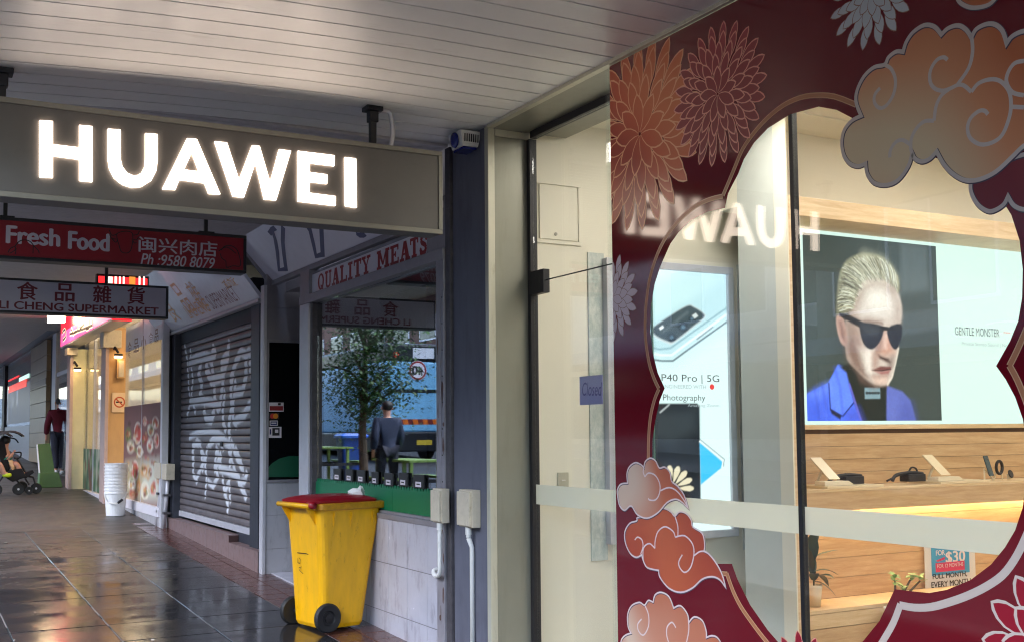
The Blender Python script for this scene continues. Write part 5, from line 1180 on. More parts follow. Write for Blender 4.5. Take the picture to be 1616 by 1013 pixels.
# ------------------------------------------------------------------ electrical bits on the posts
def elec_box(lbl, x0, x1, y0, y1, z0, z1, conduit):
    t = thing('electrical_box', lbl, 'electrical box', ((x0+x1)/2, (y0+y1)/2, z0), 'cream electrical boxes on the posts')
    part(MB().box(x0+.02, x1, y0, y1, z0, z1), 'back_box', K['cream'], t, bev=.006)
    part(MB().box(x0, x0+.0195, y0+.006, y1-.006, z0+.01, z1-.012), 'cover', K['cream'], t, bev=.006)
    part(MB().lathe([(.022, 0), (.022, -.05), (.017, -.052), (.017, -.07)], ((x0+x1)/2, (y0+y1)/2, z0), 14), 'gland', K['white'], t, smooth=False)
    part(MB().tube(conduit, .0165, 12), 'conduit', K['white'], t, smooth=True)
    return t
bx0 = P(735, 772, 'X', -.03); bx1 = P(735, 832, 'X', -.03)
ya, yb2 = P(751, 800, 'X', -.06).y, P(726, 800, 'X', -.06).y
zt_, zb2 = P(738, 772, 'X', -.06).z, P(738, 831, 'X', -.06).z
yc = (ya+yb2)/2
elec_box('cream electrical box on the navy pillar with straight conduit below', -.10, -.0125, ya+.02, yb2-.02, zb2, zt_, [(-.056, yc, zb2-.075), (-.03, yc, zb2-.14), (-.03, yc, gz(7))])
ya, yb2 = P(703, 800, 'X', -.09).y, P(688.5, 800, 'X', -.09).y
zt_, zb2 = P(696, 770, 'X', -.09).z, P(696, 824, 'X', -.09).z; yc = (ya+yb2)/2
qz = P(690, 908, 'X', -.08).z
elec_box('cream electrical box on the window post with hooked white pipe below', -.14, -.0575, ya, yb2, zb2, zt_, cat_rom([(-.10, yc, zb2-.07), (-.10, yc, qz+.12), (-.095, yc+.015, qz+.03), (-.09, yc+.07, qz), (-.085, yc+.13, qz+.01), (-.075, yc+.15, qz+.03), (-.05, yc+.155, qz+.035)], 5))

# ------------------------------------------------------------------ wheelie bin
wb = thing('wheelie_bin', 'yellow wheelie bin with dark red lid and black wheels by the tiled wall', 'bin', G(525, 1000))
o_ = wb.location.copy(); rot = math.radians(11)
def bl(x, y, z):
    """bin coordinates: x from hinge side to front, y across, z up"""
    c, s = math.cos(rot), math.sin(rot); return Vector((BX+x*c-y*s, BY+x*s+y*c, BZ+z))
q = G(512, 994); BX, BY, BZ = -.555, 8.73, gz(8.7)+.002
def ring(z, x0, x1, hy, r, n=4):
    z *= 1.02; out = []
    for cx, cy, a0_ in ((x1-r, hy-r, 0), (x0+r, hy-r, 90), (x0+r, -hy+r, 180), (x1-r, -hy+r, 270)):
        for k in range(n+1):
            a = math.radians(a0_+90*k/n); out.append(bl(cx+r*math.cos(a), cy+r*math.sin(a), z))
    return out
def loft(rings, cap0=True, cap1=True):
    b = MB(); n = len(rings[0])
    for r in rings: b.v += [tuple(p) for p in r]
    for i in range(len(rings)-1):
        for k in range(n): b.f.append((i*n+k, i*n+(k+1) % n, (i+1)*n+(k+1) % n, (i+1)*n+k))
    if cap0: b.f.append(tuple(reversed(range(n))))
    if cap1: b.f.append(tuple((len(rings)-1)*n+k for k in range(n)))
    return b
part(loft([ring(.02, .0, .36, .22, .05), ring(.05, -.015, .375, .232, .055), ring(.5, -.04, .44, .258, .06), ring(.93, -.07, .51, .283, .06), ring(.955, -.07, .515, .285, .06)]), 'body', K['yellow'], wb, smooth=False)
part(loft([ring(.935, -.08, .54, .30, .05), ring(.945, -.085, .55, .305, .05), ring(.985, -.085, .55, .305, .05), ring(.99, -.075, .54, .295, .05)]), 'rim', K['yellowdirt'], wb, bev=0)
for s in (-1, 1):
    for x in (.06, .22, .42): 
        part(MB().prism([bl(x-.006, s*.283, .935), bl(x-.006, s*.30, .935), bl(x-.006, s*.274, .80), bl(x-.006, s*.268, .80)], bl(.012, 0, 0)-bl(0, 0, 0)), 'rib', K['yellow'], wb)
    part(MB().prism([bl(-.05, s*.2, .95), bl(-.14, s*.2, .99), bl(-.14, s*.2, .965), bl(-.05, s*.2, .82)], bl(0, .012, 0)-bl(0, 0, 0)), 'handle_bracket', K['yellow'], wb)
part(MB().tube([bl(-.15, -.25, .995), bl(-.15, .25, .995)], .02, 12), 'handle', K['yellow'], wb, smooth=True)
part(MB().prism([bl(-.07, -.24, .965), bl(-.15, -.22, .99), bl(-.15, .22, .99), bl(-.07, .24, .965)], (0, 0, -.012)), 'handle_web', K['yellow'], wb)
part(MB().tube([bl(-.13, -.29, 1.0), bl(-.13, -.2, 1.0)], .028, 12), 'hinge_pin', K['redlid'], wb, smooth=True)
part(loft([ring(.991, -.12, .48, .275, .05), ring(1.008, -.125, .485, .28, .05), ring(1.024, -.08, .45, .25, .06), ring(1.04, .0, .40, .2, .08), ring(1.044, .06, .34, .15, .07)]), 'lid', K['redlid'], wb, smooth=False)
for s in (-1, 1):
    wl_ = part(MB().lathe([(.06, -.02), (.104, -.024), (.115, -.012), (.115, .012), (.104, .024), (.06, .02), (.05, .006), (.0, .006)], bl(.005, s*.275, .115), 28, bl(0, s, 0)-bl(0, 0, 0)), 'wheel', K['tyre'], wb, bev=0, smooth=False)
    part(MB().lathe([(.03, 0), (.028, .012), (.0, .014)], bl(.005, s*.283, .115), 14, bl(0, s, 0)-bl(0, 0, 0)), 'hub', K['black'], wl_)
part(MB().tube([bl(.005, -.27, .115), bl(.005, .27, .115)], .014, 8), 'axle', K['darksteel'], wb)
b = MB()
for l_ in ([(190, 487), (215, 490), (240, 492), (255, 497)], [(200, 515), (210, 530), (205, 550), (193, 545), (190, 520)], [(200, 575), (215, 570), (203, 590), (225, 610)]):
    b.ribbon([P(420+x*.2695, 740+y*.2695, (bl(-.03, 0, .4), bl(-1, 0, -.055)-bl(0, 0, 0)))+Vector((-.012, 0, 0)) for x, y in l_], .006, (-1, 0, 0))
b.build('marker_scrawl', K['ink'], wb, fix=False)
cu_ = thing('crushed_cup', 'crumpled white paper cup lying on the dark red bin lid', 'litter', bl(.36, -.1, 1.06))
c_ = bl(.36, -.12, 1.075)
b = MB().lathe([(.03, -.06), (.043, -.02), (.04, .03), (.05, .055), (.035, .06)], c_, 11, (.8, -.5, .25))
b.v = [tuple(Vector(v)+Vector((rnd.uniform(-.008, .008), rnd.uniform(-.008, .008), rnd.uniform(-.01, .006)))) for v in b.v]
part(b, 'cup', K['white'], cu_)

# ------------------------------------------------------------------ supermarket with roller shutter
ss = thing('shutter_shop', 'closed supermarket front with graffitied grey roller shutter and tiled steps', 'shop', (0, 14, .15))
yS0, yS1 = P(403, 700).y, P(286, 680).y
zS0, zS1 = .545, P(403, 504).z
part(MB().box(-.06, .06, P(414.5, 700).y-.05, yS0-.002, gz(11.8)-.1, 3.1), 'shutter_channel', K['shutframe'], ss, bev=.004)
part(MB().box(-.10, .06, yS1+.002, yS1+.26, gz(16)-.1, 3.1), 'shutter_channel', K['shutframe'], ss, bev=.004)
part(MB().box(-.16, -.02, yS1+.26, P(261, 680, 'X', -.15).y, gz(16)-.1, 3.1), 'dark_jamb', K['shutdark'], ss, bev=.004)
part(MB().box(-.13, .2, P(414.5, 700).y-.02, yS1+.9, zS1+.22, 3.3), 'shutter_box', K['shutdark'], ss)
part(MB().box(-.02, .2, yS0, yS1, zS1-.02, zS1+.23), 'roller_housing', K['shutdark'], ss)
part(MB().box(.1, .14, yS0-.2, yS1+.2, 0, 3.2), 'back_panel', K['shutdark'], ss)
NSL = 27; pit = (zS1-zS0)/NSL
vm = None
def graffiti_lines():
    z = lambda pts, oy: [(250+x*.2567, oy+y*.2567) for x, y in pts]
    L = []
    A = lambda pts, w=.03: L.append(([(P(*q).y, P(*q).z) for q in z(pts, 480)], w*1.35))
    B_ = lambda pts, w=.03: L.append(([(P(*q).y, P(*q).z) for q in z(pts, 700)], w))
    A([(165, 255), (180, 330), (185, 420), (190, 520), (200, 600), (180, 680)]); A([(200, 280), (205, 370), (215, 470), (205, 560), (230, 660)])
    A([(195, 360), (240, 330), (285, 320), (330, 330), (350, 300)], .06); A([(340, 270), (330, 350), (345, 470), (350, 590), (370, 640)], .05)
    A([(300, 320), (300, 400), (330, 470), (400, 440), (395, 360), (430, 300)], .06); A([(435, 245), (430, 330), (405, 420), (395, 520), (385, 600)], .05)
    A([(265, 370), (250, 430), (270, 490), (260, 560), (290, 600)], .05); A([(200, 600), (260, 590), (330, 600), (380, 630)], .05); A([(285, 660), (295, 700), (330, 710), (345, 660)], .05)
    A([(410, 540), (400, 640), (400, 720), (415, 770)], .04); A([(460, 440), (450, 520), (455, 620), (440, 720), (440, 800)], .05); A([(475, 480), (465, 600), (460, 700), (480, 740)], .04)
    A([(450, 460), (465, 400), (480, 350), (510, 290), (545, 310), (560, 290)], .05); A([(540, 340), (545, 420), (535, 470), (520, 530), (470, 545)], .05); A([(565, 285), (568, 400), (585, 460), (595, 520)], .04)
    A([(595, 590), (560, 625), (530, 680), (480, 715)], .05); A([(195, 815), (240, 790), (310, 780), (370, 790), (405, 815)], .035); A([(320, 860), (345, 820), (400, 840), (440, 860)], .05)
    A([(220, 870), (240, 840), (260, 860)], .04); A([(215, 890), (215, 1000)], .04); A([(265, 890), (275, 1010)], .04); A([(300, 890), (290, 1010)], .035); A([(360, 890), (380, 950), (350, 1010)], .045); A([(420, 840), (450, 900), (440, 1010)], .04); A([(455, 850), (480, 930), (520, 1010)], .04)
    B_([(215, 20), (220, 100), (215, 180), (240, 230)], .045); B_([(265, 30), (290, 90), (260, 160), (235, 215)], .05); B_([(300, 40), (290, 130), (300, 210), (290, 320)], .04); B_([(360, 30), (350, 120), (370, 200), (340, 260), (310, 230)], .05)
    B_([(385, 70), (380, 150), (430, 165), (480, 190), (500, 215)], .06); B_([(435, 40), (460, 120), (480, 180)], .04); B_([(480, 30), (510, 110), (525, 170)], .045); B_([(545, 185), (535, 225), (500, 240), (520, 280), (540, 325)], .055)
    B_([(400, 215), (410, 300), (440, 230)], .05); B_([(415, 320), (430, 370), (430, 410)], .05); B_([(440, 250), (445, 350)], .04); B_([(390, 0), (400, 30)], .04); B_([(215, 0), (250, 10)], .04); B_([(310, 10), (340, -10)], .04); B_([(450, 0), (465, 15)], .04)
    return L
GL = graffiti_lines()
def shutter_mat():
    m, n, l, b = nodes('shutter_steel'); a = n.new('ShaderNodeVertexColor'); a.layer_name = 'ink'
    l.new(a.outputs[0], b.inputs['Base Color']); b.inputs['Roughness'].default_value = .42; b.inputs['Metallic'].default_value = .15; return m
SM = shutter_mat(); NU = 240
uu = np.linspace(yS0+.004, yS1-.004, NU)
gr = np.random.default_rng(4)
steel = np.array(lin((112, 104, 106))); white_ = np.array(lin((244, 246, 252)))
for k in range(NSL):
    zb_ = zS0+pit*k
    pv = [(.03, 0), (.004, .004), (-.005, .014), (-.009, .03), (-.009, pit*.6), (-.005, pit*.82), (.002, pit*.92), (.03, pit*.95)]
    rowsz = [zb_+q[1] for q in pv]
    Uu, Vv = np.meshgrid(uu, np.array(rowsz)); a_ = np.zeros(Uu.shape)
    for ln, w in GL:
        lz = [q[1] for q in ln]
        if max(lz)+.08 < zb_ or min(lz)-.08 > zb_+pit: continue
        shift = gr.uniform(-.012, .012)
        d = _sdl(Uu+shift, Vv, ln); a_ = np.maximum(a_, np.clip((w*.92-d)/.03+.5, 0, 1))
    up = np.array([.05, .3, .85, 1, 1, .95, .5, .05])[:, None]                      # paint catches the bulge of each slat
    a_ = a_*up*.97
    sm_ = np.repeat(gr.normal(1, .07, (1, NU//12)), 12, axis=1)[:, :NU] if NU % 12 == 0 else 1
    drip = 1-.25*np.clip(gr.normal(0, 1, (1, NU)), 0, 2)*.2
    img = (steel*gr.uniform(.9, 1.08))[None, None, :]*(sm_*drip)[..., None]*np.ones((len(pv), NU, 1))
    img = img*(1-a_[..., None])+white_*a_[..., None]
    me = bpy.data.meshes.new('shutter_slat')
    co = [(q[0], float(u), zb_+q[1]) for q in pv for u in uu]
    idx = np.arange(len(pv)*NU).reshape(len(pv), NU)
    me.from_pydata(co, [], np.stack([idx[:-1, :-1], idx[:-1, 1:], idx[1:, 1:], idx[1:, :-1]], -1).reshape(-1, 4).tolist())
    c_ = me.color_attributes.new('ink', 'FLOAT_COLOR', 'POINT')
    c_.data.foreach_set('color', np.concatenate([img.reshape(-1, 3), np.ones((len(pv)*NU, 1))], 1).ravel().astype('f'))
    link('shutter_slat', me, SM, ss)
part(MB().box(-.02, .03, yS0, yS1, zS0-.075, zS0-.002), 'bottom_rail', K['alulight'], ss, bev=.004)
p = P(350, 700, 'X', -.02); part(MB().box(-.035, -.015, p.y-.05, p.y+.05, p.z-.03, p.z+.03), 'shutter_lock', K['darksteel'], ss, bev=.004)
# tiled steps
xf = -.13
zt1 = P(358, 843, 'X', xf).z; y1a, y1b = P(361, 850, 'X', xf).y, P(262, 820, 'X', xf).y
zt2 = P(411, 871, 'X', xf).z; y2a = 11.675
part(MB().box(xf+.006, .1, y1a+.01, y1b, 0, zt1-.01), 'upper_step', K['grout'], ss)
part(MB().box(xf+.006, .1, y2a+.005, y1a+.008, 0, zt2-.01), 'lower_step', K['grout'], ss)
part(MB().box(-.012, .02, P(414.5, 700).y+.03, y1a+.1, zt2, zS0-.076), 'sill_channel', K['shutframe'], ss)
ye = [y1a]; 
for px in (340, 326, 312.5, 290, 275): ye.append(P(px, 845, 'X', xf).y)
ye.append(y1b)
for a_, b_ in zip(ye[:-1], ye[1:]):
    part(MB().box(xf, xf+.008, a_+.002, b_-.002, gz(a_)-.02, zt1-.002), 'riser_tile', K['steptile'], ss, bev=.0015)
    part(MB().box(xf-.004, .0, a_+.002, b_-.002, zt1-.009, zt1), 'tread_tile', K['steptile'], ss, bev=.002)
part(MB().box(xf, -.02, y1a-.001, y1a+.009, zt2+.001, zt1-.01), 'riser_tile', mat('dark_riser', (72, 48, 46), .4, var=.2), ss)
ye = [y2a]+[P(px, 880, 'X', xf).y for px in (402, 385, 369)]+[y1a]
for a_, b_ in zip(ye[:-1], ye[1:]):
    part(MB().box(xf, xf+.008, a_+.002, b_-.002, gz(a_)-.02, zt2-.002), 'riser_tile', K['steptile'], ss, bev=.0015)
    part(MB().box(xf-.004, .0, a_+.002, b_-.002, zt2-.009, zt2), 'tread_tile', K['steptile'], ss, bev=.002)
# raking fascia with characters
fs = thing('fascia_sign', 'white supermarket fascia with orange characters above the roller shutter', 'sign', (0, 14, 3.4))
A0 = P(330, 502, 'X', -.10); zq = A0.z; TX, TZ = -.62, 3.72
p0 = Vector((-.10, 0, zq)); nrm = Vector((-(TZ-zq), 0, (TX+.10))).normalized(); nrm = -nrm if nrm.x > 0 else nrm; FQ = (p0, nrm)
ya_, yb3 = P(411, 470, 'X', -.1).y, P(254, 533, 'X', -.1).y
part(MB().prism([(-.10, ya_, zq), (TX, ya_, TZ), (TX+.03, ya_, TZ), (-.05, ya_, zq)], (0, yb3-ya_, 0)), 'board', mat('fascia_white', (222, 222, 236), .14, var=.06), fs)
part(MB().box(-.125, -.04, ya_, yb3, zq-.035, zq-.001), 'bottom_trim', K['alulight'], fs, bev=.003)
K['orangel2'] = mat('orange_characters', (206, 150, 92), .4)
def tF(s, x0, x1, ya, yb, pl, m, par, **k):
    """lettering on a raking fascia: lower-left and top photo points taken on its plane"""
    ll = P(x0, yb[0], pl); lr = P(x1, yb[1], pl); ul = P(x0, ya, pl); ul.y = ll.y
    return text_on('lettering', s, ll, lr, ul, nrm, m, par, **k)
tF('食', 276, 289, 437, (510, 505), FQ, K['orangel2'], fs, depth=0); tF('品', 301, 312, 432, (498, 493), FQ, K['orangel2'], fs, depth=0)
tF('雜', 320, 332, 432, (490, 485), FQ, K['orangel2'], fs, depth=0); tF('貨', 357, 377, 440, (458, 450), FQ, K['orangel2'], fs, depth=0)
tF('SUPERMARKET', 338, 381, 461, (489, 473), FQ, mat('maroon_fascia_letters', (110, 62, 80), .4), fs, depth=0)
tF('LI CHENG', 302, 334, 478, (503, 491), FQ, K['orangel2'], fs, depth=0)
# pipes and meter boxes
for lbl, px0, px1, py0, py1, xx in (('grey meter box with pipe nearest the dark shutter jamb', 254.5, 262, 731, 757, -.22), ('grey meter box with pipe beside the food photo window', 243.5, 252, 729, 755, -.25)):
    a, b_ = P(px0, py0, 'X', xx), P(px1, py1, 'X', xx); t = thing('meter_box', lbl, 'meter box', (xx, a.y, b_.z), 'grey meter boxes with pipes')
    part(MB().box(xx, xx+.12, b_.y, a.y, b_.z, a.z), 'box', K['cream'], t, bev=.008)
    yy = (a.y+b_.y)/2; q = P((px0+px1)/2-3, 834, 'X', xx+.03)
    part(MB().tube([(xx+.06, yy, b_.z), (xx+.05, yy, b_.z-.2), (xx+.02, yy+.05, gz(yy)+.0)], .028, 10), 'pipe', K['alulight'], t, smooth=True)
    for h in (.2, .45): part(MB().box(xx, xx+.09, yy-.05, yy+.05, gz(yy)+h, gz(yy)+h+.03), 'pipe_clip', K['grimy'], t)

# ------------------------------------------------------------------ noodle shop with food photographs
ns = thing('noodle_shop', 'brightly lit eatery front with ochre tiled piers and food photos on its glass', 'shop', (0, 20, .4))
XN = -.2
yP0, yP1 = P(256, 700, 'X', XN).y, P(196, 700, 'X', XN).y
part(MB().box(XN-.03, XN+.06, yP0-.12, yP0, gz(16), 3.3), 'window_post', K['alulight'], ns, bev=.004)
zN0 = P(225, 792, 'X', XN).z; zNt = 3.75
pr = Print('X', XN-.006, yP0+.02, yP1, zN0, P(225, 638, 'X', XN).z, .012, (132, 92, 88))
fr_ = random.Random(11)
z7 = lambda pts: [(180+x*.237, 600+y*.237) for x, y in pts]
pr.poly(z7([(75, 550), (300, 520), (300, 800), (75, 780)]), (206, 206, 190), .1)
pr.poly(z7([(80, 560), (190, 540), (190, 790), (85, 770)]), (176, 150, 96), .15, .8)
cols = [(188, 92, 60), (206, 150, 90), (150, 60, 50), (226, 214, 190), (120, 130, 70), (214, 176, 120), (90, 54, 40), (196, 70, 60), (232, 226, 210)]
plates = [(158, 350, 26, 75, 1), (95, 360, 20, 50, 0), (205, 390, 20, 35, 0), (245, 330, 22, 40, 1), (275, 280, 22, 40, 1), (282, 400, 18, 50, 1), (170, 470, 20, 40, 1), (110, 440, 25, 40, 0), (240, 430, 22, 45, 0), (205, 270, 14, 30, 1), (140, 600, 22, 70, 1), (120, 690, 25, 40, 0), (200, 600, 26, 40, 0), (240, 610, 16, 35, 1), (205, 730, 30, 60, 1), (260, 720, 22, 45, 1), (165, 700, 16, 40, 0), (130, 755, 30, 25, 0), (275, 560, 18, 30, 1)]
for cx, cy, rx, ry, rim in plates:
    el = lambda k: z7([(cx+rx*k*math.cos(t/16*6.283), cy+ry*k*math.sin(t/16*6.283)) for t in range(16)])
    if rim: pr.poly(el(1), (226, 222, 206), .02)
    pr.poly(el(.8 if rim else 1), fr_.choice(cols), .04)
    for q in range(9):
        ox, oy = fr_.uniform(-.5, .5)*rx, fr_.uniform(-.5, .5)*ry; s_ = fr_.uniform(.15, .35)
        pr.poly(z7([(cx+ox+rx*s_*math.cos(t), cy+oy+ry*s_*math.sin(t)) for t in (0, 1.3, 2.5, 3.8, 5)]), fr_.choice(cols), .03, .9)
for q in range(60):
    cx, cy = fr_.uniform(80, 298), fr_.uniform(270, 780); s_ = fr_.uniform(4, 12)
    pr.poly(z7([(cx+s_*math.cos(t), cy+1.6*s_*math.sin(t)) for t in (0, 1.3, 2.5, 3.8, 5)]), fr_.choice(cols), .03, .7)
pr.build('food_and_reflection_print', vcol_mat('food_and_reflection_inks', 0, .7), ns)
part(MB().box(XN, XN+.012, yP0+.001, (yP0+yP1)/2-.02, zN0, zNt), 'window_glass', K['glassfar'], ns)
part(MB().box(XN, XN+.012, (yP0+yP1)/2+.0, yP1-.001, zN0, zNt), 'window_glass', K['glassfar'], ns)
part(MB().box(XN-.01, XN+.03, (yP0+yP1)/2-.019, (yP0+yP1)/2-.001, zN0, zNt), 'glazing_bar', K['alulight'], ns)
part(MB().box(XN-.05, XN+.08, yP0-.0, yP1, zN0-.14, zN0-.002), 'window_sill', K['signwhite'], ns, bev=.005)
yt = np.linspace(yP0, yP1, 6)
for i in range(5): part(MB().box(XN-.03, XN+.06, yt[i]+.004, yt[i+1]-.004, gz(yt[i])-.05, zN0-.142), 'riser_tile', K['tilegrey'], ns, bev=.002)
K['browng'] = mat('brown_characters', (132, 92, 74), .4)
for ch, a_, b_, y0_, y1_ in (('食', 201, 208, 540, 566), ('品', 211, 219, 535, 557), ('小', 222, 231, 531, 552), ('食', 234, 242, 525, 545), ('品', 244, 250, 520, 541)):
    ll, lr, ul = P(a_, y1_, 'X', XN-.002), P(b_, y1_-2, 'X', XN-.002), P(a_, y0_, 'X', XN-.002); ul.y = ll.y
    text_on('lettering', ch, ll, lr, ul, (-1, 0, 0), K['browng'], ns, bold=.012, depth=0)
bl_ = MB().box(XN-.003, XN-.0012, yP0+.02, yP1-.02, P(225, 546, 'X', XN).z, P(225, 505, 'X', XN).z)
part(bl_, 'white_header', K['signwhite'], ns)
# ochre piers
def pier(pxL, pxF, pxR, Yf, ztop, m, mside, nm='tiled_pier'):
    xa, xb2 = P(pxF, 700, 'Y', Yf).x, P(pxR, 700, 'Y', Yf).x
    o = part(MB().box(xa, xb2, Yf, Yf+.55, gz(Yf)-.05, ztop), nm, m, ns, bev=.008)
    part(MB().box(xa-.03, xa+.03, Yf-.02, Yf+.08, gz(Yf)-.05, ztop), 'corner_bead', K['pinkedge'], o, bev=.006)
    part(MB().box(xa-.012, xa-.001, Yf+.081, Yf+.55, gz(Yf)-.05, ztop), 'side_face', K['pinkedge'], o)
    return xa, xb2
x1a, x1b = pier(160, 167, 197, 20.05, 3.45, K['orange'], K['pinkedge'])
x2a, x2b = pier(102, 111, 134, 23.3, 3.3, K['orangel'], K['pinkedge'])
part(MB().box(x1a-.08, x1a+.22, 19.97, 20.35, P(165, 548, 'Y', 20).z, P(165, 520, 'Y', 20).z), 'pier_capital', K['cream'], ns, bev=.01)
part(MB().box(x2a-.1, x2a+.1, 23.2, 23.6, P(105, 560, 'Y', 23.3).z, P(105, 549, 'Y', 23.3).z), 'pier_capital', K['cream'], ns, bev=.01)
xg = -.28
part(MB().box(xg, xg+.012, 20.62, 21.9, P(150, 777, 'X', xg).z, 3.4), 'door_glass', K['glassfar'], ns)
part(MB().box(xg, xg+.012, 21.95, 23.29, P(150, 777, 'X', xg).z, 3.4), 'door_glass', K['glassfar'], ns)
part(MB().box(xg-.02, xg+.03, 21.901, 21.949, gz(21), 3.4), 'door_frame', K['alulight'], ns)
part(MB().box(xg-.03, xg+.06, 20.6, 23.3, gz(20.6)-.05, P(150, 777, 'X', xg).z-.002), 'door_step', K['signwhite'], ns)
part(MB().box(xg-.04, xg+.02, 20.55, 20.6, gz(20.6), P(162, 712, 'X', xg).z), 'door_post', K['alulight'], ns)
pr = Print('X', xg-.004, 20.75, 23.2, P(150, 775, 'X', xg).z, P(150, 708, 'X', xg).z, .02, (86, 116, 84))  # green reflections in the door glass, painted as a flat print
for q in range(50):
    cx, cy, s_ = fr_.uniform(20.8, 23.1), fr_.uniform(.5, 1.4), fr_.uniform(.03, .12)
    pr.poly([(cx+s_*math.cos(t), cy+s_*1.8*math.sin(t)) for t in (0, 1.3, 2.5, 3.8, 5)], fr_.choice([(60, 96, 60), (150, 160, 120), (120, 60, 50), (190, 190, 170), (50, 70, 60)]), .05, .8, world=True)
pr.build('food_and_reflection_print', bpy.data.materials['food_and_reflection_inks'], ns)
part(MB().box(.3, 5, 16.9, 24, 0, .1), 'eatery_floor', K['cream'], ns); part(MB().box(4.9, 5, 16.9, 24, 0, 4.1), 'eatery_wall', K['cream'], ns)
part(MB().box(-.1, 5, 16.3, 16.4, 0, 4.1), 'eatery_wall', K['cream'], ns); part(MB().box(-.1, 5, 24, 24.1, 0, 4.1), 'eatery_wall', K['cream'], ns); part(MB().box(-.1, 5, 16.4, 24, 4.0, 4.1), 'eatery_ceiling', K['white'], ns)
for i, (x, y) in enumerate(((.6, 18.0), (.6, 21.5), (2.4, 18.5), (2.4, 21.5))):
    t = thing('tube_light', 'bright warm tube light on the eatery ceiling', 'ceiling light', (x, y, 3.98), 'tube lights in the eatery')
    part(MB().box(x-.09, x+.09, y-.7, y+.7, 3.93, 3.985), 'tube', emit('tube_glow', (255, 228, 186), 8.) if 'tube_glow' not in bpy.data.materials else bpy.data.materials['tube_glow'], t)
    part(MB().box(x-.1, x+.1, y-.72, y+.72, 3.986, 3.999), 'base', K['white'], t)
# red lit sign
rs = thing('lit_shop_sign', 'glowing red and pink lit sign over the eatery door', 'sign', (-.7, 21, 3.3))
XS = -.62; yq0, yq1 = P(176, 500, 'X', XS).y, P(95.6, 530, 'X', XS).y
zsa = P(120, 536, 'X', XS).z; zsb = zsa+1.02
part(MB().box(XS+.006, XS+.3, yq0, yq1, zsa, zsb), 'case', K['alulight'], rs)
part(MB().box(XS, XS+.005, yq0+.03, yq1-.02, zsa+.30, zsb-.02), 'red_panel', emit('sign_red', (236, 26, 44), .34), rs)
part(MB().box(XS, XS+.005, yq0+.03, yq1-.02, zsa+.03, zsa+.297), 'pink_panel', emit('sign_pink', (244, 80, 140), .27), rs)
part(MB().box(XS+.006, XS+.3, yq0-.02, yq0-.001, zsa, zsb), 'end_panel', emit('sign_red2', (236, 30, 44), .25), rs)
b, b2 = MB(), MB()
for l_ in ([(98, 526), (102, 520), (104, 530), (99, 537)], [(110, 527), (122, 522), (122, 510)], [(112, 518), (116, 528)], [(126, 518), (132, 512), (132, 500)], [(136, 519), (141, 516), (141, 503)], [(145, 515), (146, 506)], [(117, 524), (134, 518), (146, 513)]):
    q = cat_rom([P(px, py, 'X', XS-.004) for px, py in l_], 4)
    b2.ribbon([p+Vector((.001, 0, 0)) for p in q], .085, NX); b.ribbon(q, .045, NX)
b.build('black_strokes', K['blackline'], rs, fix=False); b2.build('cream_outline', emit('cream_glow', (255, 226, 190), .24), rs, fix=False)
YN = 14.7
n2 = thing('neon_sign', 'red and white glowing shop sign seen over the white hanging sign', 'sign', (-.75, YN, 3.6))
a, b_ = P(153, 432, 'Y', YN), P(235, 455, 'Y', YN)
part(MB().box(a.x, b_.x, YN+.01, YN+.12, b_.z-.1, a.z), 'case', K['darksteel'], n2)
part(MB().box(a.x+.02, b_.x-.02, YN+.002, YN+.0095, b_.z-.08, a.z-.03), 'red_panel', emit('neon_red', (240, 36, 40), .36), n2)
for u0, u1, c_ in ((170, 180, 0), (181, 187, 0), (188, 193, 0), (194, 199, 0), (219, 224, 0), (226, 231, 0), (204, 216, 1)):
    a, b_ = P(u0, 437, 'Y', YN), P(u1, 449, 'Y', YN)
    part(MB().box(a.x, b_.x-.02, YN-.002, YN+.0015, b_.z-.06, a.z), 'white_glyph' if not c_ else 'gold_glyph', bpy.data.materials.get('neon_white' if not c_ else 'neon_gold') or emit('neon_white' if not c_ else 'neon_gold', (255, 236, 220) if not c_ else (236, 150, 60), 0.34 if not c_ else 0.18), n2)
# fittings on the piers
for lbl, px, py, Yf in (('lit warm bracket lamp on the nearer ochre pier', 185, 561, 20.0), ('lit bracket lamp on the pale far pier', 121, 582, 23.25)):
    t = thing('wall_lamp', lbl, 'wall lamp', P(px, py, 'Y', Yf), 'bracket lamps on the eatery piers'); c = P(px, py, 'Y', Yf-.05)
    part(MB().tube([c+Vector((-.04, .06, .12)), c+Vector((-.05, -.06, .14)), c+Vector((0, -.1, .05))], .022, 8), 'bracket', K['darksteel'], t)
    part(MB().box(c.x-.06, c.x+.07, c.y-.13, c.y-.03, c.z-.01, c.z+.03), 'lamp_head', K['darksteel'], t, bev=.008)
    part(MB().box(c.x-.055, c.x+.065, c.y-.125, c.y-.035, c.z-.04, c.z-.0105), 'lens', bpy.data.materials.get('lamp_glow') or emit('lamp_glow', (255, 206, 140), 2.2), t)
t = thing('no_smoking_sign', 'square no smoking notice on the nearer ochre pier', 'sign', P(187, 650, 'Y', 20.03))
Yn = 20.035; a, b_ = P(177, 619, 'Y', Yn), P(197.5, 650, 'Y', Yn)
part(MB().box(a.x, b_.x, Yn-.012, Yn, b_.z, a.z), 'plate', mat('notice_cream', (236, 206, 170), .4), t, bev=.002)
c = P(188.5, 634, 'Y', Yn-.014); r_ = (b_.x-a.x)*.38; rd = mat('notice_red', (196, 84, 40), .4)
b = MB(); b.ribbon([c+Vector((r_*math.cos(q/24*6.283), 0, r_*math.sin(q/24*6.283))) for q in range(24)], .022, (0, -1, 0), True)
b.ribbon([c+Vector((-r_*.7, -.001, r_*.7)), c+Vector((r_*.7, -.001, -r_*.7))], .022, (0, -1, 0)); b.build('red_ring', rd, t, fix=False)
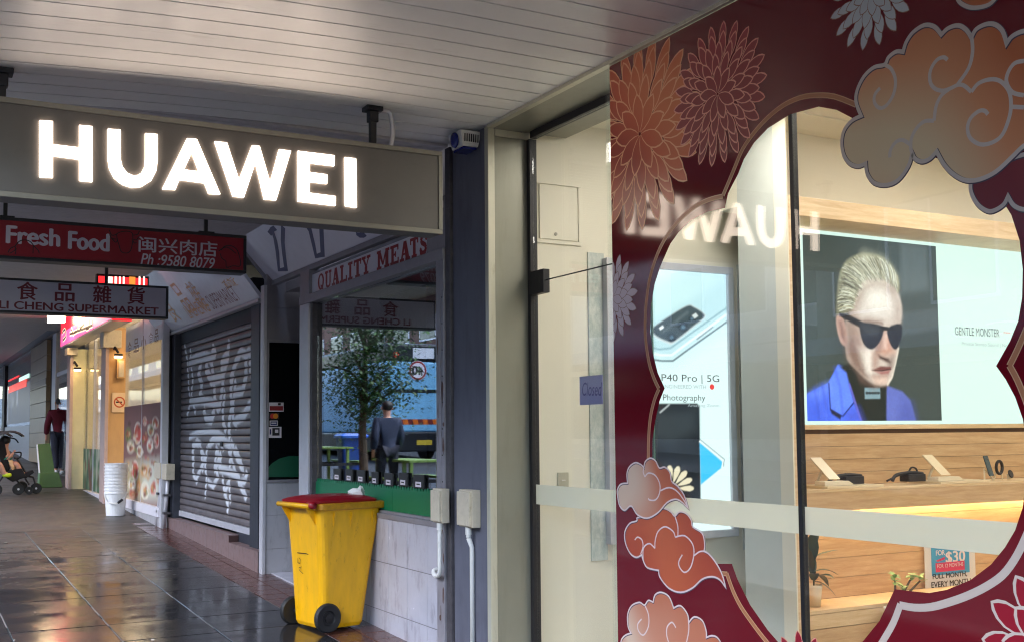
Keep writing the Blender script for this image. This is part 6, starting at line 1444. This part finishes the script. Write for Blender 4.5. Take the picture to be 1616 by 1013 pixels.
part(MB().box(c.x-r_*.7, c.x+r_*.5, Yn-.0135, Yn-.0125, c.z-.012, c.z+.012), 'cigarette', K['blackline'], t)
t = thing('junction_box', 'ochre junction box high on the nearer pier', 'electrical box', P(191, 598, 'Y', 20.03))
a, b_ = P(184, 566, 'Y', 20.0), P(197, 597, 'Y', 20.0); part(MB().box(a.x, b_.x, 19.95, 20.049, b_.z, a.z), 'box', K['orange'], t, bev=.01)
part(MB().box(a.x+.03, b_.x-.03, 19.94, 19.9495, b_.z+.03, a.z-.03), 'cover', K['cream'], t)
# stack of pails
pk = G(182, 813); pg = None
def pail(z, lbl, handle):
    t = thing('pail', lbl, 'pail', (pk.x, pk.y+.0, z), 'stacked white pails')
    part(MB().lathe([(.135, 0), (.162, .33), (.172, .335), (.172, .355), (.165, .36), (.165, .385), (.172, .388), (.170, .40), (.155, .40), (.15, .36)], (pk.x, pk.y, z), 24), 'bucket', K['pail'], t)
    if handle:
        h_ = part(MB().tube(cat_rom([(pk.x-.17, pk.y-.02, z+.34), (pk.x-.14, pk.y-.12, z+.22), (pk.x, pk.y-.20, z+.20), (pk.x+.12, pk.y-.14, z+.30), (pk.x+.15, pk.y-.08, z+.38)], 5), .008, 6), 'handle', K['white'], t)
        part(MB().tube([(pk.x+.0, pk.y-.2, z+.2), (pk.x+.07, pk.y-.18, z+.25)], .02, 8), 'grip', K['darksteel'], h_)
    return t
zb_ = gz(pk.y)+.003
ord_ = ['bottom white pail of the stack with hanging wire handle', 'second white pail from the bottom of the stack', 'third white pail from the bottom of the stack', 'fourth white pail from the bottom of the stack', 'middle white pail of the stack, fifth from the bottom', 'fourth white pail from the top of the stack', 'third white pail from the top of the stack', 'second white pail from the top of the stack', 'top white pail of the stack, its rim open']
for k in range(9): pail(zb_+.05*k, ord_[k], k == 0)

# ------------------------------------------------------------------ shops further along
fsx = -.28
fa2 = thing('far_shopfront', 'far shop front with dark glass and beige tiled column past the eatery', 'shop', (0, 35, 1))
FX = lambda px, py: P(px, py, 'X', fsx)
yc0, yc1 = FX(72, 650).y, FX(47, 650).y
zc_ = np.linspace(gz(33), 4.0, 9)
for k in range(8): part(MB().box(fsx, .6, yc0, yc1, zc_[k]+.006, zc_[k+1]-.006), 'column_tile', K['beige'], fa2, bev=.006)
z_ = FX(60, 604).z; part(MB().box(fsx-.01, fsx-.001, yc0, yc1, z_-.1, z_+.05), 'brown_band', K['brownline'], fa2)
part(MB().box(fsx+.1, .6, FX(82, 650).y, yc0-.002, gz(31), 4.0), 'dark_recess', K['dark'], fa2)
part(MB().box(fsx-.02, .5, FX(88, 650).y, FX(82.3, 650).y, gz(30), 4.0), 'white_post', K['alulight'], fa2)
part(MB().box(fsx, .05, 24.4, FX(88.3, 650).y, FX(95, 590).z-.03, FX(95, 590).z+.06), 'transom', K['alulight'], fa2)
part(MB().box(fsx+.02, fsx+.04, 24.4, FX(88.3, 650).y, gz(28), 4.0), 'shop_glass', K['glassfar'], fa2)
part(MB().box(.4, .5, 24.4, FX(47, 650).y, gz(28)-.4, 4.2), 'back_wall', K['dark'], fa2)
part(MB().box(fsx+.02, fsx+.04, yc1+.05, 70, gz(36)+.9, 4.0), 'shop_glass', K['glassfar'], fa2)
part(MB().box(fsx, fsx+.06, yc1+.05, 70, gz(36)-.2, gz(40)+.75), 'stall_riser', K['tilegrey'], fa2)
part(MB().box(fsx-.03, fsx+.08, FX(9, 600).y, FX(5.5, 600).y, gz(40), 4.0), 'mullion', K['darksteel'], fa2)
part(MB().box(.4, .5, yc1, 70, 0, 4.2), 'back_wall', mat('far_shop_wall', (104, 98, 110), .7), fa2)
t = thing('reflection_panel', 'small red and white glowing panel standing in for a reflection on the far shop glass', 'reflection', FX(32, 600)); c0, c1 = FX(45, 592), FX(13, 592)  # red reflection in the glass, built as glowing panels on its face
for nm, pa, pb, ya2, yb4, m_ in (('red_half', 30, 13, 578, 600, emit('reflection_red', (226, 40, 40), .28)), ('white_half', 46, 30.3, 578, 596, emit('reflection_white', (190, 240, 226), .22)), ('red_fringe', 42, 14, 597, 606, emit('reflection_red2', (206, 60, 50), .2))):
    a, b_ = P(pa, ya2, 'X', fsx+.012), P(pb, yb4, 'X', fsx+.012)
    part(MB().box(fsx+.006, fsx+.016, a.y, b_.y, min(a.z, b_.z), max(a.z, b_.z)-.3), nm, m_, t)
pf = Print('X', fsx+.014, FX(46, 650).y, FX(10, 650).y, gz(37)+.95, gz(37)+2.1, .05, (84, 90, 104))
for q in range(40):
    cx, w_, h_ = fr_.uniform(37, 45), fr_.uniform(.1, .5), fr_.uniform(.2, .7)
    cz = gz(37)+fr_.uniform(1.0, 1.9)
    pf.poly([(cx, cz), (cx+w_, cz), (cx+w_, cz+h_), (cx, cz+h_)], fr_.choice([(50, 66, 110), (170, 180, 196), (120, 130, 150), (40, 44, 60), (96, 110, 150)]), .06, .8, world=True)
pf.build('glowing_stock_print', vcol_mat('glowing_stock_inks', .12), fa2)  # flat stock print on the glass, given a faint glow of its own
t = thing('soffit_lamp', 'bright downlight under the far awning', 'ceiling light', P(89, 505, 'X', -.9)); c = P(89, 505, 'X', -.9)
part(MB().box(c.x-.14, c.x+.14, c.y-.16, c.y+.16, c.z-.04, c.z+.09), 'lamp', emit('soffit_glow', (255, 220, 170), 7.), t)
part(MB().box(c.x-.16, c.x+.16, c.y-.18, c.y+.18, c.z+.091, 4.049), 'housing', K['alulight'], t)
t = thing('fascia_beam', 'blue grey raking fascia beam over the far glass shopfront', 'fascia', (-.5, 40, 3.5))
a, b_ = P(76, 497, 'X', -.5), P(76, 519, 'X', fsx)
part(MB().prism([(-.47, 28, a.z-.1), (fsx-.001, 28, b_.z-.1), (fsx-.001, 28, 4.045), (-.47, 28, 4.045)], (0, 42, 0)), 'beam', K['bluegrey'], t)
part(MB().box(-.49, -.471, 28, 70, a.z-.14, a.z-.02), 'edge_trim', K['darksteel'], t)

# ------------------------------------------------------------------ people
def skin(name, J, Ed, m, parent, xf, sub=2, root=0):
    me = bpy.data.meshes.new(name); names = list(J); ix = {k: i for i, k in enumerate(names)}
    me.from_pydata([tuple(xf(Vector(J[k][0]))) for k in names], [(ix[a], ix[b]) for a, b in Ed], [])
    o = bpy.data.objects.new(name, me); COL.objects.link(o)
    sk = o.modifiers.new('skin', 'SKIN'); sk.use_smooth_shade = True
    for i, k in enumerate(names):
        r = J[k][1]; r = r if isinstance(r, tuple) else (r, r)
        me.skin_vertices[0].data[i].radius = r; me.skin_vertices[0].data[i].use_root = (i == root)
    ss_ = o.modifiers.new('sub', 'SUBSURF'); ss_.levels = ss_.render_levels = sub
    dg = bpy.context.evaluated_depsgraph_get(); nm = bpy.data.meshes.new_from_object(o.evaluated_get(dg))
    bpy.data.objects.remove(o); nm.name = name
    nm.polygons.foreach_set('use_smooth', [True]*len(nm.polygons))
    nm.materials.clear(); return link(name, nm, m, parent)
def person(lbl, loc, rz, H, top, legs, shoes, hood=True, stride=.16):
    s = H/1.75; c, sn = math.cos(rz), math.sin(rz); loc = Vector(loc)
    xf = lambda v: loc+Vector((v.x*c-v.y*sn, v.x*sn+v.y*c, v.z))*s
    t = thing('person', lbl, 'person', loc)
    J = dict(pel=((0, 0, .93), (.13, .10)), sp=((0, .01, 1.15), (.12, .09)), ch=((0, .02, 1.35), (.15, .10)), nk=((0, .02, 1.48), .055), hb=((0, .03, 1.56), .075), hd=((0, .045, 1.65), (.078, .092)), ht=((0, .04, 1.71), (.06, .07)))
    Ed = [('pel', 'sp'), ('sp', 'ch'), ('ch', 'nk'), ('nk', 'hb'), ('hb', 'hd'), ('hd', 'ht')]
    for q, sg_ in (('l', -1), ('r', 1)):
        f = stride*sg_
        J.update({q+'h': ((.1*sg_, 0, .9), .085), q+'k': ((.1*sg_, f*.5+.03, .49), .058), q+'a': ((.1*sg_, f, .09+max(0, -f)*.25), .04), q+'t': ((.11*sg_, f+.14, .04), .035),
                  q+'s': ((.2*sg_, .02, 1.41), .06), q+'e': ((.27*sg_, -f*.3-.03, 1.13), .043), q+'w': ((.25*sg_, -f*.5+.10, .92), .03), q+'p': ((.24*sg_, -f*.5+.13, .85), (.035, .018)), q+'f': ((.235*sg_, -f*.5+.15, .78), (.025, .012)), q+'th': ((.205*sg_, -f*.5+.16, .85), .012)})
        Ed += [('pel', q+'h'), (q+'h', q+'k'), (q+'k', q+'a'), (q+'a', q+'t'), ('ch', q+'s'), (q+'s', q+'e'), (q+'e', q+'w'), (q+'w', q+'p'), (q+'p', q+'f'), (q+'p', q+'th')]
    skin('body', J, Ed, K['skin'], t, xf)
    G_ = lambda d, a: {k: (J[k][0], tuple(np.array(J[k][1] if isinstance(J[k][1], tuple) else (J[k][1],)*2)+a)) for k in d}
    T = G_(['sp', 'pel', 'ch', 'ls', 'rs', 'le', 're', 'lw', 'rw'], .032)
    T['hm'] = ((0, 0, .84), (.175, .14)); T['pel'] = ((0, 0, .95), (.175, .14)); T['nk'] = ((0, .0, 1.46), (.1, .085))
    Et = [('sp', 'pel'), ('pel', 'hm'), ('sp', 'ch'), ('ch', 'nk')]+[e for e in Ed if e[0] in ('ch', 'ls', 'rs', 'le', 're') and e[1][1:] in ('s', 'e', 'w')]
    jk = skin('hoodie' if hood else 'jacket', T, Et, top, t, xf)
    if hood: skin('hood', dict(a=((-.09, -.05, 1.47), .05), b=((0, -.085, 1.46), .07), c=((.09, -.05, 1.47), .05)), [('a', 'b'), ('b', 'c')], top, jk, xf, root=1)
    L_ = G_(['pel', 'lh', 'rh', 'lk', 'rk', 'la', 'ra'], .026); L_['pel'] = ((0, 0, .95), (.15, .12))
    skin('trousers', L_, [('pel', 'lh'), ('pel', 'rh'), ('lh', 'lk'), ('rh', 'rk'), ('lk', 'la'), ('rk', 'ra')], legs, t, xf)
    for q in 'lr':
        a, b_ = J[q+'a'][0], J[q+'t'][0]
        skin('shoe', dict(a=((a[0], a[1]-.05, a[2]-.035), .045), b=((b_[0], b_[1]-.04, b_[2]), .048), c=((b_[0], b_[1]+.03, b_[2]-.008), .035)), [('a', 'b'), ('b', 'c')], shoes, t, xf)
    hr_ = MB(); hc = xf(Vector((0, .015, 1.675)))
    hr_.ball(hc, .098*s, .105*s, .095*s, 18, 12); ho = part(hr_, 'hair', K['hair'], t, smooth=True)
    for sg_ in (-1, 1): part(MB().ball(xf(Vector((.098*sg_, .03, 1.635))), .014, .025, .035, 8, 6), 'ear', K['skin'], t, smooth=True)
    return t
pp = G(95, 744)
person('person in maroon hoodie and dark trousers seen from behind by the pale pier', (P(93, 744, 'Y', 27.5).x, 27.5, gz(27.5)), .12, 1.76, K['maroon'], K['denim'], K['shoe'], True, .15)

# ------------------------------------------------------------------ stroller with two children
gx = P(30, 772, 'Y', 22.6); sy_ = 22.6; sz = gz(sy_)+.002; sx = P(8, 760, 'Y', sy_).x
def S_(px, py, dy=0): 
    p = P(px, py, 'Y', sy_+dy); return p
st = thing('stroller', 'black twin stroller with raised hoods pushed along the footpath', 'stroller', (sx, sy_, sz))
def wheel(px, py, r, dy, lbl=None):
    c = S_(px, py, dy); c.z = gz(sy_+dy)+r+.002
    w = part(MB().lathe([(r*.55, -.02), (r*.92, -.022), (r, -.01), (r, .01), (r*.92, .022), (r*.55, .02)], c, 22, (0, 1, 0)), 'wheel', K['tyre'], st)
    part(MB().lathe([(r*.2, -.024), (r*.2, .024)], c, 10, (0, 1, 0)), 'hub', K['alulight'], w)
    for k in range(5):
        a = k*1.2566; part(MB().tube([c+Vector((r*.15*math.cos(a), 0, r*.15*math.sin(a))), c+Vector((r*.7*math.cos(a), 0, r*.7*math.sin(a)))], .009, 5), 'spoke', K['grimy'], w)
    return c
w1 = wheel(29, 768, .105, -.25); w2_ = wheel(34, 764, .105, .3); w3 = wheel(46, 767, .07, -.2); w4 = wheel(57, 765, .10, -.1); w5 = wheel(-6, 768, .105, -.25)
b = MB()
for a_, b_ in (((-8, 700), (8, 745)), ((8, 745), (52, 752)), ((14, 742), (32, 764)), ((8, 745), (-4, 764)), ((52, 752), (56, 764)), ((40, 755), (46, 764)), ((26, 722), (42, 748))): b.tube([S_(*a_, -.2), S_(*b_, -.2)], .016, 8); b.tube([S_(*a_, .3), S_(*b_, .3)], .016, 8)
b.tube([S_(8, 745, -.2), S_(8, 745, .3)], .014, 8); b.tube([S_(52, 752, -.2), S_(52, 752, .3)], .014, 8); part(b, 'frame', K['darksteel'], st)
def hood(px, dy):
    b = MB(); c = S_(px, 706, dy); n = 9; V_ = []
    for i in range(n):
        a = math.radians(172-128*i/(n-1))
        for j in range(7):
            y = -.2+.4*j/6; bul = math.cos((j-3)/3*1.2)*.06
            V_.append((c.x+(.27+bul)*math.cos(a), c.y+y, c.z+(.26+bul)*math.sin(a)))
    b.add(V_, [(i*7+j, i*7+j+1, (i+1)*7+j+1, (i+1)*7+j) for i in range(n-1) for j in range(6)])
    m_ = b.build('hood', K['fabric'], st, smooth=True); return m_
hood(16, -.22); hood(-2, .25)
part(MB().prism([S_(14, 742, -.3), S_(34, 738, -.3), S_(42, 752, -.3), S_(20, 760, -.3), S_(8, 752, -.3)], (0, .3, 0)), 'seat', K['fabric'], st, bev=.02)
part(MB().prism([S_(-6, 700, -.28), S_(6, 690, -.28), S_(16, 740, -.28), S_(6, 748, -.28)], (0, .6, 0)), 'seat_back', K['fabric'], st, bev=.02)
part(MB().prism([S_(34, 748, -.28), S_(52, 741, -.28), S_(54, 745, -.28), S_(40, 755, -.28)], (0, .25, 0)), 'footrest', K['fabric'], st, bev=.01)
part(MB().tube(cat_rom([S_(22, 714, -.34), S_(32, 713, -.34), S_(33, 718, -.2), S_(30, 722, -.05), S_(22, 722, -.02)], 5), .014, 8), 'bumper_bar', K['black'], st, smooth=True)
part(MB().tube(cat_rom([S_(14, 690, -.26), S_(24, 692, -.26), S_(29, 698, -.26)], 4), .012, 8), 'handlebar', K['black'], st)
def child(lbl, ox, dy, cloth, px_shift=0, leg=True):
    S2 = lambda px, py, d=0: S_(px+px_shift, py, dy+d)
    t = thing('person', lbl, 'child', S2(12, 735)); ident = lambda v: v
    J = dict(pel=(S2(11, 736), .085), ch=(S2(8, 716), .09), nk=(S2(8, 706), .045), hd=(S2(9, 697), .075), ht=(S2(10, 690), .07),
             k1=(S2(26, 730, -.06), .055), a1=(S2(34, 746, -.06), .035), t1=(S2(40, 748, -.06), .03), k2=(S2(24, 731, .07), .055), a2=(S2(30, 746, .07), .035), t2=(S2(36, 748, .07), .03),
             e1=(S2(14, 722, -.1), .032), w1=(S2(21, 714, -.08), .024), h1=(S2(24, 709, -.08), .024), e2=(S2(13, 722, .1), .032), w2=(S2(20, 718, .08), .024))
    skin('body', J, [('pel', 'ch'), ('ch', 'nk'), ('nk', 'hd'), ('hd', 'ht'), ('pel', 'k1'), ('k1', 'a1'), ('a1', 't1'), ('pel', 'k2'), ('k2', 'a2'), ('a2', 't2'), ('ch', 'e1'), ('e1', 'w1'), ('w1', 'h1'), ('ch', 'e2'), ('e2', 'w2')], K['skin'], t, ident, 2)
    skin('shirt', dict(a=(S2(11, 734), .1), b=(S2(8, 715), .108), e1=(S2(14, 722, -.1), .045), e2=(S2(13, 722, .1), .045)), [('a', 'b'), ('b', 'e1'), ('b', 'e2')], K['teal'] if px_shift == 0 else K['beigecloth'], t, ident)
    skin('shorts', dict(a=(S2(11, 736), .1), b=(S2(23, 731, -.06), .07), c=(S2(22, 731, .07), .07)), [('a', 'b'), ('a', 'c')], cloth, t, ident)
    for q in (-.06, .07):
        skin('shoe', dict(a=(S2(33-(3 if q > 0 else 0), 748, q), .045), b=(S2(40-(3 if q > 0 else 0), 749.5, q), .045), c=(S2(46-(3 if q > 0 else 0), 748.5, q), .034)), [('a', 'b'), ('b', 'c')], K['limeshoe'], t, ident)
    part(MB().ball(S2(8.5, 694), .09, .1, .085, 14, 10), 'hair', K['hair'], t, smooth=True)
child('child in pale shorts and lime shoes sitting in the stroller with one hand raised', 0, -.18, K['beigecloth'])
child('child in pink trousers and lime shoes at the photo edge of the stroller', 0, -.6, K['pinkcloth'], -27)
# green two-piece box
gb = thing('green_stand', 'olive green plastic stand with a tall leaning board on a flared base', 'stand', G(80, 768)); Yg = G(80, 769).y
Q = lambda px, py: P(px, py, 'Y', Yg)
zf_ = gz(Yg)+.003; a = Q(61.5, 768); b_ = Q(99, 768); c = Q(93, 745); d = Q(63, 748)
part(MB().prism([(a.x, Yg, zf_), (b_.x, Yg, zf_), (c.x, Yg, c.z), (d.x, Yg, c.z)], (0, .35, 0)), 'base', K['greenbox'], gb, bev=.012)
part(MB().prism([(Q(64, 746).x, Yg+.06, c.z-.05), (Q(88, 745).x, Yg+.06, c.z-.05), (Q(81, 700).x, Yg+.16, Q(81, 699).z), (Q(61, 700).x, Yg+.16, Q(81, 700).z)], (0, .12, 0)), 'board', K['greenbox'], gb, bev=.012)
part(MB().prism([(Q(62.5, 746).x, Yg+.05, c.z), (Q(64, 746).x, Yg+.05, c.z), (Q(61, 700).x, Yg+.15, Q(81, 700.5).z), (Q(59.4, 700).x, Yg+.15, Q(81, 700.5).z)], (0, .12, 0)), 'pale_edge', K['paper'], gb)

# ------------------------------------------------------------------ across the road: seen in the window reflections
def tree(lbl, base, h, cr, n, seed, m):
    r = random.Random(seed); t = thing('street_tree', lbl, 'tree', base); b = MB(); B0 = Vector(base)
    b.tube([B0, B0+Vector((.05, 0, h*.3)), B0+Vector((-.05, .1, h*.6)), B0+Vector((0, 0, h*.85))], [.10, .08, .055, .02], 9)
    tips = []
    for k in range(16):
        a = r.uniform(0, 6.28); z0 = h*r.uniform(.35, .75); L = cr*r.uniform(.5, 1)
        e = B0+Vector((L*math.cos(a), L*math.sin(a), z0+h*r.uniform(.05, .25))); mid = B0+Vector((L*.4*math.cos(a), L*.4*math.sin(a), z0+h*.08))
        b.tube([B0+Vector((0, 0, z0)), mid, e], [.035, .025, .01], 6); tips += [mid, e, (mid+e)/2]
    b.build('trunk', K['bark'], t)
    lf = MB()
    for k in range(n):
        c = r.choice(tips)+Vector((r.gauss(0, .28), r.gauss(0, .28), r.gauss(-.1, .3))); a = r.uniform(0, 6.28); L = r.uniform(.06, .13)
        d = Vector((math.cos(a), math.sin(a), r.uniform(-1.2, .1))).normalized(); s = d.cross(Vector((0, 0, 1))).normalized()*L*.22
        lf.add([c, c+d*L*.5+s, c+d*L, c+d*L*.5-s], [(0, 1, 2, 3)])
    o = lf.build('crown', m, t, fix=False); o['kind'] = 'stuff'; return t
tb = PR(572, 690, 4.6); tree('leafy street tree by the kerb mirrored in the butcher window', (tb.x, tb.y, gz(tb.y)), 3.9, 1.1, 9000, 3, K['leaf'])
tree('street tree further down the road', (-13.6, 44, gz(44)), 6, 2.2, 1500, 9, K['leaf'])
tree('street tree across the road from the phone shop', (-15.2, 12, gz(12)), 5, 2.0, 1500, 12, K['leaf'])
yb_b = 31.0
bus = thing('city_bus', 'pale blue bus seen from behind with a round 40 speed sign', 'bus', (-9.2, yb_b+4, gz(yb_b)))
bz = gz(yb_b)-.1
q0, q1 = P(606, 640, 'Y', yb_b), P(760, 640, 'Y', yb_b)
bx1, bx0 = -q0.x, -q0.x-2.5
topz = P(690, 543, 'Y', yb_b).z; blz = P(690, 571, 'Y', yb_b).z
part(MB().box(bx0, bx1, yb_b, yb_b+11, bz+.9, blz), 'body', K['bus'], bus, bev=.06)
part(MB().box(bx0+.02, bx1-.02, yb_b+.02, yb_b+11, blz+.001, topz), 'dark_top', K['busdark'], bus, bev=.08)
part(MB().box(bx0+.02, bx1-.02, yb_b-.05, yb_b+11, bz+.3, bz+.9), 'bumper', K['busdark'], bus, bev=.05)
for k in range(4):
    x = bx0+.3; 
zh = P(690, 665, 'Y', yb_b).z
hz = (mat('hazard_orange', (220, 110, 20), .4), mat('hazard_maroon', (110, 30, 30), .4))
nst = 14
for k in range(nst):
    xa_ = bx0+.1+(bx1-bx0-.2)*k/nst; xb3 = bx0+.1+(bx1-bx0-.2)*(k+1)/nst
    part(MB().poly([(xa_, yb_b-.004, zh-.08), (xb3, yb_b-.004, zh-.08), (xb3+.04, yb_b-.004, zh+.08), (xa_+.04, yb_b-.004, zh+.08)]), 'hazard_stripe', hz[k % 2], bus)
c = P(657, 584, 'Y', yb_b-.01); c.x = -c.x
part(MB().lathe([(.30, 0), (.30, .006)], c, 28, (0, -1, 0)), 'speed_sign', K['signwhite'], bus)
b = MB().ribbon([c+Vector((.26*math.cos(q/28*6.283), -.009, .26*math.sin(q/28*6.283))) for q in range(28)], .055, (0, -1, 0), True); b.build('red_ring', K['redletter'], bus, fix=False)
text_on('lettering', '40', c+Vector((-.18, -.008, -.13)), c+Vector((.18, -.008, -.13)), c+Vector((-.18, -.008, .13)), (0, -1, 0), K['blackline'], bus, heavy=.06, depth=0)
z_ = P(700, 617, 'Y', yb_b).z; part(MB().box(bx0+.05, bx1-.05, yb_b-.012, yb_b-.001, z_-.05, z_+.05), 'rub_strip', K['busdark'], bus)
for x in (bx0+.35, bx1-.35): part(MB().lathe([(.09, 0), (.08, .03)], (x, yb_b, blz+.2), 14, (0, -1, 0)), 'tail_lamp', emit('tail_red' + str(int(x*10)), (220, 60, 40), .12), bus)
part(MB().box((bx0+bx1)/2-.35, (bx0+bx1)/2+.35, yb_b-.01, yb_b+.01, blz+.1, blz+.42), 'route_board', K['paper'], bus)
part(MB().box((bx0+bx1)/2-.25, (bx0+bx1)/2+.25, yb_b-.062, yb_b-.051, bz+.5, bz+.65), 'number_plate', mat('plate_yellow', (206, 176, 50), .4), bus)
for y in (yb_b+2.2, yb_b+8.6):
    for x in (bx0+.05, bx1-.3): part(MB().lathe([(.3, 0), (.48, 0), (.5, .05), (.5, .22), (.48, .25)], (x, y, bz+.5), 22, (1, 0, 0)), 'wheel', K['tyre'], bus)
p_ = PR(608, 785, 4.0)
person('person in navy jacket walking past the green tables, mirrored in the butcher window', (p_.x, p_.y, gz(p_.y)), -.05, 1.78, K['jacket'], K['denim'], K['shoe'], False, .12)
rb = thing('recycling_bin', 'blue wheelie bin near the kerb mirrored in the butcher window', 'bin', PR(555, 745, 5.2))
q = PR(555, 745, 5.2); BX, BY, BZ = q.x, q.y, gz(q.y)+.002; rot = math.pi/2+.1
part(loft([ring(.02, .0, .36, .22, .05), ring(.05, -.015, .375, .232, .055), ring(.93, -.07, .51, .283, .06)]), 'body', K['bluebin'], rb)
part(loft([ring(.931, -.13, .58, .31, .05), ring(.98, -.13, .58, .31, .05), ring(1.03, -.08, .5, .26, .06)]), 'lid', mat('blue_lid', (40, 96, 200), .35), rb)
for s in (-1, 1): part(MB().lathe([(.06, -.02), (.11, -.02), (.115, 0), (.11, .02), (.06, .02)], bl(.0, s*.26, .115), 20, bl(0, s, 0)-bl(0, 0, 0)), 'wheel', K['tyre'], rb)
def picnic(lbl, px, py, c):
    q = PR(px, py, c); t = thing('picnic_table', lbl, 'table', (q.x, q.y, gz(q.y)), 'picnic tables by the kerb'); x, y, z = q.x, q.y, gz(q.y)
    for k in range(4): part(MB().box(x-.36+.18*k, x-.36+.18*k+.17, y-.85, y+.85, z+.72, z+.76), 'plank', K['tablegreen'], t, bev=.004)
    for sx_ in (-.68, .5): part(MB().box(x+sx_, x+sx_+.22, y-.85, y+.85, z+.42, z+.46), 'bench', K['tablegreen'], t, bev=.004)
    for sy2 in (-.6, .6):
        part(MB().box(x-.6, x+.6, y+sy2-.03, y+sy2+.03, z+.36, z+.42), 'rail', K['darksteel'], t)
        for s in (-.35, .3): part(MB().box(x+s, x+s+.06, y+sy2-.03, y+sy2+.03, z, z+.72), 'leg', K['tablegreen'], t)
picnic('dull green picnic table behind the person in navy jacket', 640, 720, 4.4)
picnic('dull green picnic table beside the blue bin', 508, 720, 4.6)
def block(lbl, x0, y0, y1, z1, m, nf, cols_, group='buildings across the road'):
    t = thing('building', lbl, 'building', (x0, (y0+y1)/2, gz((y0+y1)/2)), group)
    z0 = gz(y0)-.5
    part(MB().box(x0-8, x0, y0, y1, z0, z1), 'wall', m, t)
    h = (z1-gz((y0+y1)/2)-3.8)/nf
    for f in range(nf):
        for k in range(cols_):
            w = (y1-y0)/cols_; ya = y0+w*(k+.2); zb5 = gz((y0+y1)/2)+4.3+h*f
            fr2 = part(MB().box(x0-.01, x0+.05, ya, ya+w*.6, zb5, zb5+h*.55), 'window', K['signwhite'], t)
            part(MB().box(x0+.051, x0+.056, ya+.08, ya+w*.6-.08, zb5+.08, zb5+h*.55-.08), 'pane', K['winglass'], fr2)
    part(MB().box(x0+.0, x0+2.6, y0, y1, gz((y0+y1)/2)+3.1, gz((y0+y1)/2)+3.5), 'awning', K['bluegrey'], t)
    part(MB().box(x0+.002, x0+.02, y0+.3, y1-.3, gz((y0+y1)/2)+.4, gz((y0+y1)/2)+2.9), 'shop_window', K['winglass'], t)
    return t
block('white two storey shop building across the road from the phone shop', -18, -12, 6, 8.5, K['plaster'], 1, 5)
bk = block('grey bakery building with awning lettering across the road', -18, 6.2, 22, 9, K['conc'], 1, 5)
zz_ = gz(14)+3.12
text_on('lettering', 'Bakery Co', (-15.38, 9.5, zz_), (-15.38, 15.5, zz_), (-15.38, 9.5, zz_+.34), (1, 0, 0), K['whiteprint'], bk, depth=0)
block('four storey pale block further down across the road', -20, 22.4, 44, 15, K['plaster'], 3, 7)
block('unseen tall pale building added to block the sky at the far end of the road', -17, 70.4, 120, 22, K['plaster'], 5, 6)  # unseen block, added to keep bright sky out of the far shop glass
block('brick coloured building far down across the road', -19, 44.4, 70, 10, mat('brick_wall', (120, 84, 70), .8, var=.15), 2, 8)
block('white shop building behind the camera across the road', -18, -34, -12.3, 9, K['plaster'], 1, 6)
